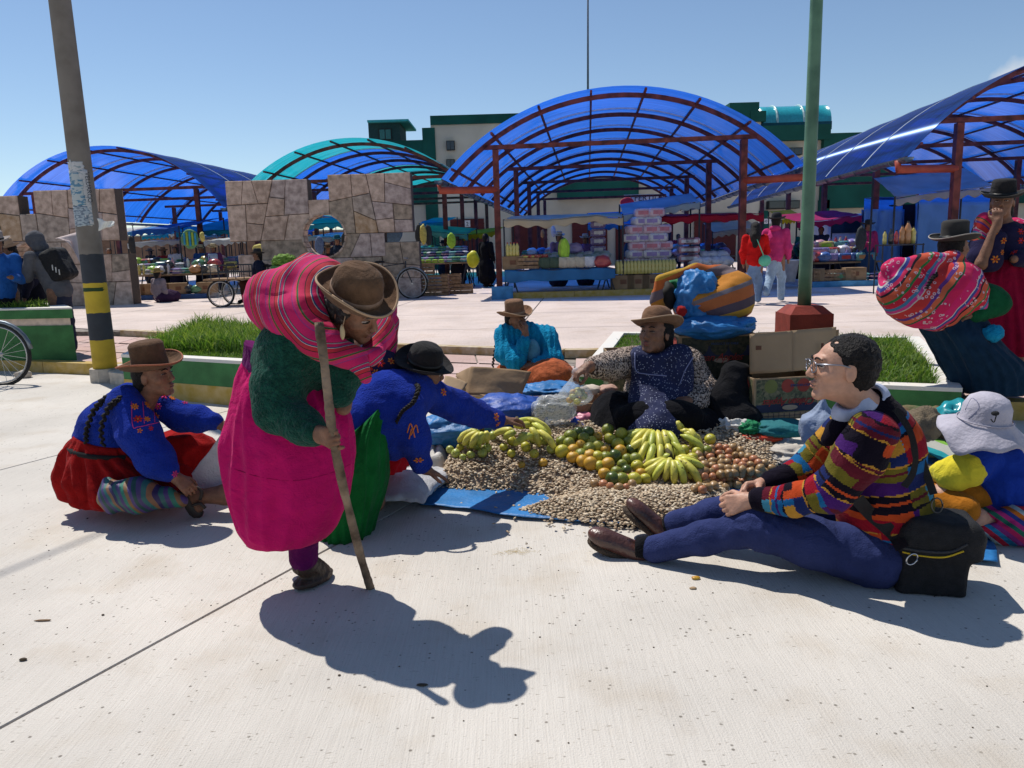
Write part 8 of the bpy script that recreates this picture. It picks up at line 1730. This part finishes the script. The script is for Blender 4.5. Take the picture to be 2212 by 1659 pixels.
# platforms with painted kerbs
def platform(label,x0,x1,y0,y1,m,h=.13):
    t=thing('platform',label,'platform',((x0+x1)/2,y0,ZQ)); MB().box(((x0+x1)/2,(y0+y1)/2+.09,ZQ+h/2-.004),((x1-x0)/2-.01,(y1-y0)/2-.09,h/2)).build('slab',M_PLAZA,t)
    n=max(1,int((x1-x0)/1.5))
    for i in range(n): a=x0+(x1-x0)*i/n; b=x0+(x1-x0)*(i+1)/n; MB().box(((a+b)/2,y0+.075,ZQ+h/2),((b-a)/2-.004,.075,h/2+.004)).build('kerbstone',m,t)
    return t
M_BKB=mat('blue kerb paint',(.06,.22,.42),nscale=6,var=.2)
xa,xb=P(1062,645,17.7)[0],P(1600,640,17.7)[0]; platform('low platform with ochre kerb carrying the middle grocery stall',xa,xb,17.7,24,M_YEL); MB().box((xa+.25,17.62,ZQ+.14),(.24,.10,.15)).build('y',M_BKB,None); _o=bpy.context.scene.objects['y']; _o.name='post_base'; tag(_o,'blue painted concrete block at the foot of the brown post','post base')
platform('low platform with pale blue kerb under the right canopy',P(1742,600,19)[0],P(2300,600,17)[0],18.6,27,M_BKB); platform('low platform with dark blue kerb under the left canopy',P(250,610,22)[0],P(455,610,22)[0],21.6,28,mat('dark blue kerb',(.015,.05,.16)))
platform('low platform with navy kerb beside the brown post',P(800,590,25)[0],P(985,590,25)[0],22.0,30,mat('navy kerb',(.012,.04,.14)))
# ---------------------------------------------------------------- goods (individual things copied from a few prototypes)
PC={}
def proto(key,fn):
    if key not in PC: o=fn(); PC[key]=o; return o,True
    return PC[key],False
def put(key,fn,loc,label,rz=0,group=None,sc=1.0):
    o,first=proto(key,fn)
    if not first: o=copy_tree(o)
    o.location=Vector(loc); o.rotation_euler=(0,0,rz); o.scale=(sc,sc,sc); o['label']=label
    if group: o['group']=group
    return o
def mk_pack(c,c2):
    def f():
        t=thing('pack','','pack'); MB().box((0,0,.10),(.19,.14,.10),bev=.035).build('wrap',mat('pack %s' % (c,),c,rough=.35,nscale=18,var=.12,col2=c2,thresh=(.60,.64),spec=.5),t,True); MB().box((0,-.142,.10),(.12,.003,.045)).build('printed_label',mat('pack label %s' % (c2,),c2),t); return t
    return f
def mk_sack(c,content):
    def f():
        t=thing('open_sack','','sack'); V,F=_ICO[3]; W=V*V3((.17,.15,.17)); W[:,2]=np.where(W[:,2] > .08,.08+(W[:,2]-.08)*.2,W[:,2]); W *= (1+.06*ridge(V*3,2))[:,None]; W[:,2] += .15; W[:,2]=np.maximum(W[:,2],.0); mesh('sack_body',W,F,mat('sack %s' % (c,),c,bump=.3),t)
        MB().tube([(.135*cos(a),.12*sin(a),.235+.01*sin(5*a)) for a in np.linspace(0,2*pi,20)],.022,6,cap=False).build('rolled_rim',mat('sack %s' % (c,),c),t,True); lump('contents',(0,0,.22),(.12,.105,.05),mat('content %s' % (content,),content,nscale=80,var=.3,bump=.6,bscale=90),t,amp=.05,sub=3,sharp=False); return t
    return f
def mk_bottle(c,cap_):
    def f():
        t=thing('bottle','','bottle'); ns=12; a=np.arange(ns)*2*pi/ns; rings=[np.stack([r*np.cos(a),r*np.sin(a),z+0*a],1) for r,z in ((.03,0),(.045,.01),(.045,.12),(.038,.15),(.045,.18),(.044,.22),(.02,.27),(.016,.29))]; V,F=loft(rings,ns); mesh('body',V,F,mat('bottle %s' % (c,),c,rough=.12,spec=.7,var=.08),t); MB().tube([(0,0,.288),(0,0,.312)],.018,8).build('cap',mat('cap %s' % (cap_,),cap_),t); return t
    return f
def mk_carton():
    t=thing('carton','','box'); MB().box((0,0,.15),(.24,.17,.15)).build('box_body',M_CARD,t); MB().box((0,0,.3015),(.02,.165,.0012)).build('tape',mat('brown tape',(.3,.2,.1),rough=.3),t); MB().box((0,-.1715,.16),(.07,.001,.05)).build('print',mat('box print',(.15,.07,.04)),t); return t
def mk_crate():
    t=crate('',(0,0,.15),.25,.16,.15,0,M_WOOD2,3); t.location=(0,0,0); return t
def mk_crate2():
    t=thing('wooden_crate','','crate')
    for z in (.04,.13,.22):
        for s in (-1,1): MB().box((0,s*.16,z),(.25,.006,.034)).build('slat',M_WOOD,t); MB().box((s*.25,0,z),(.006,.155,.034)).build('slat',M_WOOD,t)
    MB().box((0,0,.012),(.24,.15,.006)).build('base',M_WOOD,t)
    for sx in (-1,1):
        for sy in (-1,1): MB().box((sx*.238,sy*.148,.13),(.011,.011,.13)).build('corner_post',M_WOOD,t)
    return t
def mk_cloth(c,c2):
    def f():
        t=thing('folded_cloth','','cloth')
        for i in range(3): lump('fold',(.01*(i-1),0,.03+.05*i),(.16-.01*i,.12,.032),mat('fabric %s' % ((c,c2)[i % 2],),(c,c2)[i % 2],nscale=20,var=.2,bump=.2),t,amp=.12,freq=2,sub=2,seed=i)
        return t
    return f
def mk_bag(c):
    def f():
        t=thing('plastic_sack','','sack'); lump('body',(0,0,.11),(.17,.14,.115),mat('plastic %s' % (c,),c,rough=.3,spec=.6,var=.1,bump=.3,bscale=20),t,amp=.34,freq=2.0,sub=3,pinch=None); lump('knot',(.03,0,.225),(.035,.03,.025),mat('plastic %s' % (c,),c),t,amp=.2,sub=1); return t
    return f
CO={'white': (.55,.55,.58),'red': (.38,.05,.05),'blue': (.06,.13,.34),'green': (.10,.24,.12),'teal': (.12,.30,.30),'yellow': (.50,.43,.12),'pink': (.50,.26,.30),'navy': (.02,.03,.12),'grey': (.22,.25,.26),'purple': (.24,.19,.38),'orange': (.42,.20,.08),'dark': (.03,.035,.04),'lime': (.30,.50,.05),'cream': (.48,.42,.32)}
# middle grocery stall
zt_=P(1200,584,18.0)[2]; x0,x1=P(1090,584,18)[0],P(1325,584,18)[0]
table('trestle table under a blue plastic cloth in the middle stall',x0,x1,18.2,zt_,1.0,M_BCL,P(1200,606,17.7)[2]); zz=zt_+.05
for i,u in enumerate((1097,1104,1111,1118)): put('b_oil',mk_bottle(CO['yellow'],CO['red']),(P(u,560,17.95)[0],17.95,zz+.30),'tall yellow oil bottle on the brown box at the left end of the middle stall',group='oil bottles at the left end of the stall')
put('carton',mk_carton,(P(1108,575,18)[0],18.05,zz),'brown carton under the oil bottles at the left end of the middle stall table'); put('crate2',mk_crate2,(P(1150,575,18)[0]-.1,18.0,zz),'flat wooden crate of red packets on the middle stall table')
for i in range(7): put('pk_r',mk_pack(CO['red'],CO['yellow']),(P(1135+i*7,560,18)[0],17.95+.05*(i % 2),zz+.24),'red and yellow packet in the wooden crate',sc=.42,rz=.3*i,group='red packets in the wooden crate')
for i,(u,c_,ct) in enumerate([(1178,'dark',(.05,.12,.06)),(1197,'dark',(.06,.13,.06)),(1216,'cream',(.5,.42,.33)),(1233,'cream',(.48,.33,.22)),(1252,'cream',(.5,.45,.38)),(1272,'white',(.55,.5,.45))]): put('sk%d' % (i // 2*2 if c_ != 'white' else 9),mk_sack(CO[c_] if c_ != 'dark' else (.06,.09,.06),ct),(P(u,575,17.9)[0],17.85,zz),['dark green','second dark green','cream','pinkish','tall cream','white'][i]+' open sack in the front row of the middle stall',sc=.95)
put('red_sk',mk_bag(CO['red']),(P(1300,575,17.9)[0],17.85,zz),'red plastic sack tied in the middle at the right end of the stall table',sc=1.1)
for i in range(16):
    u=1178+(i % 8)*18+6*(i // 8); put('pb%d' % (i % 3),mk_bag([(.30,.36,.34),(.42,.40,.42),(.20,.26,.24)][i % 3]),(P(u,560,18.3)[0],18.25+.3*(i // 8),zz+.12+.06*(i // 8)),'grey green plastic sack in the back rows of the middle stall',sc=.75,rz=i,group='plastic sacks in the back rows of the middle stall')
put('pur',mk_bag(CO['purple']),(P(1243,545,18.4)[0],18.5,zz+.32),'lilac cloth sack on the back row of the middle stall',sc=1.0)
for i in range(4): put('pk_p',mk_pack(CO['purple'],CO['white']),(P(1292,540,19)[0],19.0,zz+.30+.20*i),'purple and white pack in the pile behind the grain sacks',sc=.9,group='purple packs behind the grain sacks')
for k_i,(u,n) in enumerate(((1372,5),(1390,7),(1412,7),(1432,5))):
    for i in range(n): put('pk_w%d' % (i % 2),mk_pack(CO['white'] if i % 2 else (.55,.42,.50),CO['purple'] if i % 2 else (.42,.16,.20)),(P(u,560,18.3)[0]+.05*((i*7+k_i) % 3-1),18.4+.05*(k_i % 2),ZQ+.62+.19*i),'white toilet paper pack in the tall stacks right of the middle table',rz=.3*((i*5+k_i) % 3-1),group='toilet paper packs right of the middle table')
for r in range(2):
    for i in range(17): put('b_y',mk_bottle(CO['yellow'] if r == 0 else (.40,.42,.25),(.3,.3,.3)),(P(1334+i*7.6,600,18.0)[0],17.95+.18*r,ZQ+.47),'yellow juice bottle standing on the cartons beside the middle stall',sc=1.05,group='juice bottles on the cartons')
for i in range(6): put('carton',mk_carton,(P(1345+i*32,625,18)[0],18.05,ZQ+.135),'brown carton in the row under the juice bottles',sc=1.05,group='cartons under the juice bottles')
for i in range(9): put('pk_k',mk_pack(CO['pink'],CO['white']),(P(1478+(i % 3)*9,560,18.6)[0],18.6,ZQ+.7+.2*(i // 3)),'pink and white pack in the small pile left of the right post',sc=.8,group='pink packs left of the right post')
for i in range(8): put('bgw',mk_bag(CO['white']),(P(1505+(i % 4)*20,575,18.6)[0],18.6+.3*(i // 4),ZQ+.55+.12*(i // 4)),'clear white plastic sack heaped right of the bottles',rz=i,sc=1.1,group='white plastic sacks right of the bottles')
table('low table under the white plastic sacks right of the bottles',P(1468,600,18.7)[0],P(1580,600,18.7)[0],18.8,ZQ+.52,.9,M_PLYW)
hg=put('lime',mk_cloth(CO['lime'],CO['yellow']),(P(1218,520,18)[0],18.0,P(1218,540,18)[2]),'lime green shirt hanging from the cream awning',sc=1.0); hg.rotation_euler=(pi/2,0,0); hg.scale=(.8,2.2,1.2)
# clothes stalls beside the brown post and left stalls
rgb=np.random.default_rng(5); keys=list(CO)
def rows(u0,u1,y,z,n,kinds,label,group,step=.26,ny=2,hz=.15):
    xs=np.linspace(P(u0,580,y)[0],P(u1,580,y)[0],n)
    for i,x in enumerate(xs):
        for j in range(ny):
            k=kinds[rgb.integers(len(kinds))]; c1,c2=keys[rgb.integers(len(keys))],keys[rgb.integers(len(keys))]
            if k == 'cloth': c1,c2=[('teal','white'),('navy','pink'),('white','grey'),('green','teal'),('purple','white')][rgb.integers(5)]
            fn={'cloth': mk_cloth(CO[c1],CO[c2]),'pack': mk_pack(CO[c1],CO[c2]),'bag': mk_bag(CO[c1]),'bottle': mk_bottle(CO[c1],CO[c2]),'carton': mk_carton,'crate': mk_crate2}[k]
            nm={'cloth': 'folded %s and %s clothes','pack': '%s pack with %s print','bag': '%s plastic sack','bottle': '%s bottle with %s cap','carton': 'brown carton','crate': 'slatted wooden crate'}[k]
            nm=nm % (c1,c2) if nm.count('%s') == 2 else nm % c1 if '%s' in nm else nm
            key=k+c1+c2 if k in ('cloth','pack','bottle') else k+c1 if k == 'bag' else 'carton' if k == 'carton' else 'crate2'
            put(key,fn,(x+rgb.uniform(-.06,.06),y+j*.35+rgb.uniform(-.05,.05),z+hz*j),nm+' '+label,rz=rgb.uniform(-.4,.4),group=group+' '+nm)
for (u0,u1,y,zl) in ((905,1005,23.2,.95),(915,1000,24.6,1.05),(300,460,22.6,.85),(290,520,24.2,.95),(1755,1880,19.6,.75),(1700,1800,22.0,.85),(1400,1570,24,.9),(1130,1260,26,.9)):
    tb=table('plywood stall table %s' % {905: 'of clothes right of the notched wall',915: 'behind the clothes table right of the notched wall',300: 'of small wares at the left canopy',290: 'second row at the left canopy',1755: 'of groceries under the right canopy',1700: 'behind the grocery table under the right canopy',1400: 'far behind the toilet paper stacks',1130: 'far behind the grain sacks'}[u0],P(u0,580,y)[0]-.2,P(u1,580,y)[0]+.2,y+.25,zl,1.0,M_BCL)
rows(908,1000,23.1,.98,11,['cloth'],'on the table right of the notched wall','clothes right of the notched wall',ny=3); rows(918,998,24.4,1.10,8,['cloth','bag'],'behind the clothes table right of the notched wall','clothes behind',ny=2)
rows(300,455,22.5,.88,15,['pack','bottle','bag','cloth'],'on the small wares table at the left canopy','small wares at the left',ny=2); rows(290,515,24.1,.98,16,['bag','cloth','pack'],'on the second table at the left canopy','second row at the left',ny=2)
rows(1758,1875,19.5,.78,12,['pack','bag','bottle','pack'],'on the grocery table under the right canopy','groceries on the right',ny=3); rows(1705,1795,22,.88,8,['bag','pack'],'on the rear table under the right canopy','groceries rear right',ny=2)
rows(1760,1900,18.9,ZQ+.14,9,['carton','pack','cloth','crate'],'standing on the blue kerbed platform at the right','wares on the right platform',ny=1); rows(1405,1565,24,.93,9,['bag','pack'],'far behind the toilet paper stacks','far wares middle',ny=2); rows(1135,1255,26,.93,8,['cloth','bag'],'far behind the grain sacks','far wares left of middle',ny=2)
rows(290,440,21.9,ZQ+.14,9,['carton','bag','bag','carton'],'standing on the dark blue platform at the left','wares on the left platform',ny=1)
for i,(u,z) in enumerate([(918,0),(948,0),(918,.27),(948,.27),(918,.54),(975,0),(975,.27),(1000,0)]): put('crate2',mk_crate2,(P(u,600,19.9+.5*(i > 4))[0],19.9+.5*(i > 4),ZQ+z),'slatted wooden crate in the stack right of the notched wall',group='stacked crates right of the wall',sc=.98,rz=.04*(i % 3-1))
for i in range(4): put('clothlimeyellow',mk_cloth(CO['lime'],CO['yellow']),(P(912+i*14,580,19.9)[0],19.9,ZQ+.82),'lime packet on top of the crate stack',sc=.55,group='lime packets on the crates')
# hanging clothes and bags
def hang(label,u,v,y,w,h,c,cat='clothes',name='hanging_clothes'):
    o=lump(name,P(u,v,y),(w*k_(y),.06,h*k_(y)),mat('fabric %s' % (c,),c,nscale=20,var=.2,bump=.2),None,.18,1.8,int(u) % 40,3,loc=tuple(P(u,v,y))); tag(o,label,cat)
hang('green and blue striped shopping bag hung on the post of the left canopy',410,516,20.8,17,19,CO['green'],'bag','hanging_bag')
for i in range(5): MB().box(P(398+i*6,516,20.70),(.022,.004,.19-.02*abs(i-2))).build('stripe',mat('bag stripe %d' % (i % 2),((.03,.25,.45),(.3,.4,.05))[i % 2]),bpy.data.objects['hanging_bag'])
hang('black jacket hung right of the notched wall',905,506,20.6,8,20,CO['dark']); hang('yellow jersey hung right of the notched wall',914,506,20.5,7,20,CO['yellow']); hang('black trousers hung right of the yellow jersey',925,508,20.6,8,20,CO['dark']); hang('lime shirt hung beside the brown post',975,520,21,9,15,CO['lime']); hang('blue tartan dress hung seen above the right part of the wall',846,503,21,22,22,(.08,.14,.22)); hang('blue checked shirt seen in the round opening',690,530,20.6,9,18,(.10,.16,.30)); hang('dark coat seen in the round opening at right',746,520,20.6,8,18,CO['dark']); hang('yellow cloth roll lying in the left notch of the wall',562,537,21.5,15,9,CO['yellow'],'cloth','cloth_roll'); hang('black bag hung from the left stall roof',285,530,21.5,7,18,CO['dark'],'bag','hanging_bag'); hang('yellow watering can shape hung on the left stall',437,512,22,5,10,CO['yellow'],'bag','hanging_bag'); hang('black bag hung on the right canopy post',1860,515,18.4,11,24,CO['dark'],'bag','hanging_bag'); hang('orange clothes hung far under the middle canopy',1172,505,22,4,8,CO['orange']); hang('white bag hung far under the middle canopy',1195,500,22,5,11,CO['white'],'bag','hanging_bag'); hang('navy clothes hung at the right of the middle stall',1437,505,20,12,20,CO['navy'])
ycn=thing('jerrycan','bright yellow plastic bag standing among the clothes beside the brown post','bag',(P(1030,565,20.5)[0],20.5,.9)); lump('bag',(P(1022,565,20.5)[0],20.5,P(1022,560,20.5)[2]),(.15,.1,.2),mat('bright yellow plastic',(.6,.55,.02),rough=.4),ycn,amp=.2,freq=1.5,sub=3)
# drums, bucket, juice shelf and the white van
bk=thing('bucket','large white plastic tub standing on the right platform beside the lamp post','bucket',(P(1700,598,18.9)[0],18.9,ZQ+.14)); a=np.arange(24)*2*pi/24; c_=V3(bk.location); rings=[np.stack([r*np.cos(a),r*np.sin(a),z+0*a],1)+c_ for r,z in ((.19,0),(.27,.5),(.285,.5),(.285,.53),(.26,.53),(.18,.03))]; V,F=loft(rings,24); mesh('tub',V,F,mat('white tub plastic',(.55,.55,.58),rough=.4),bk)
sh=thing('shelf','small black rack of juice bottles in front of the blue tents','shelf',(P(2030,600,15.8)[0]-1.0,15.8,ZQ)); cx=P(2048,550,15.8)[0]-.0
xs0,xs1=P(2006,540,15.8)[0]-1.0,P(2092,540,15.8)[0]-1.0; 
for z in (.45,.98): MB().box(((xs0+xs1)/2,15.8,ZQ+z),((xs1-xs0)/2,.2,.012)).build('shelf_board',M_LEG,sh)
for x in (xs0,xs1): MB().bar((x,15.65,ZQ),(x,15.65,ZQ+1.0),.02).bar((x,15.95,ZQ),(x,15.95,ZQ+1.0),.02).build('leg',M_LEG,sh)
for i,(c1,s_) in enumerate([('yellow',.9),('dark',1.0),('red',.9),('orange',1.2),('orange',1.45),('yellow',1.1)]): put('jb%s' % c1,mk_bottle(CO[c1],CO['dark']),(xs0+.1+.115*i,15.8,ZQ+.995),'%s juice bottle, number %s from the left on the black rack' % (c1,['one','two','three','four','five','six'][i]),sc=s_)
yv=25.5; v0,v1=P(1798,560,yv)[0],P(1890,560,yv)[0]; vn=thing('van','white van parked behind the grocery stall under the right canopy','van',((v0+v1)/2,yv,ZQ)); ln=3.6
M_VAN=mat('white van paint',(.55,.55,.56),rough=.3,spec=.6,coat=.4,var=.04); xx=v0-.6
MB().prism([(0,.35),(ln,.35),(ln,.95),(ln-.5,1.15),(ln-1.0,1.85),(.1,1.9),(0,1.7)],-.85,.85,R=np.stack([(1,0,0),(0,0,1),(0,-1,0)],1),o=(xx,yv,ZQ),inset=.06).build('body',M_VAN,vn,False)
for a_,b_ in ((.2,1.1),(1.2,2.0),(2.1,2.75)): MB().box((xx+(a_+b_)/2,yv-.86,ZQ+1.5),((b_-a_)/2,.01,.20)).build('window',M_DARK,vn)
for x in (.7,2.8):
    for s in (-1,1): MB().tube([(xx+x,yv+s*.86,ZQ+.32),(xx+x,yv+s*.70,ZQ+.32)],.32,18).build('wheel',M_TYRE,vn)
# low planters and flower behind the bent woman
pb2=thing('planter','small green planter with a leafy weed behind the bundle of the bent woman','planter',(P(600,640,17)[0],17,ZQ)); a=P(585,575,17); b=P(660,575,17); MB().box(((a[0]+b[0])/2,17.3,(ZQ+a[2])/2),((b[0]-a[0])/2,.3,(a[2]-ZQ)/2)).build('wall_band',M_GREEN,pb2); lump('shrub',(a[0]+.25,17.2,a[2]+.08),(.22,.15,.14),mat('shrub leaves',(.12,.22,.03),nscale=40,var=.4,bump=1,bscale=40),pb2,.5,6,3,4)
for i in range(9): aw('%s cloth roof in the far left row of stalls, number %s from the left' % (['turquoise','white','sky blue'][i % 3],['one','two','three','four','five','six','seven','eight','nine'][i]),120+i*62,505+(i % 2)*5,178+i*62,500+(i % 2)*6,36+(i % 3)*3,4,[A_TQ,A_WH,A_BL][i % 3],.5,posts=i % 2 == 0,seed=40+i)
# cable high above the road: only its shadow is in view
_g0,_g1=G(0,1240),G(300,1118); _dd=nrm(_g1-_g0); _hh=np.array([SUNV.x,SUNV.y,SUNV.z])/SUNV.z*9.0
cbl=tube('overhead_cable',[_g0-_dd*14+_hh,_g0+_hh,_g0+_dd*2.4+_hh],.016,mat('cable rubber',(.02,.02,.02)),None,n=6,loc=tuple(_g0)); tag(cbl,'black overhead cable whose thin shadow crosses the road at the left','cable')
#
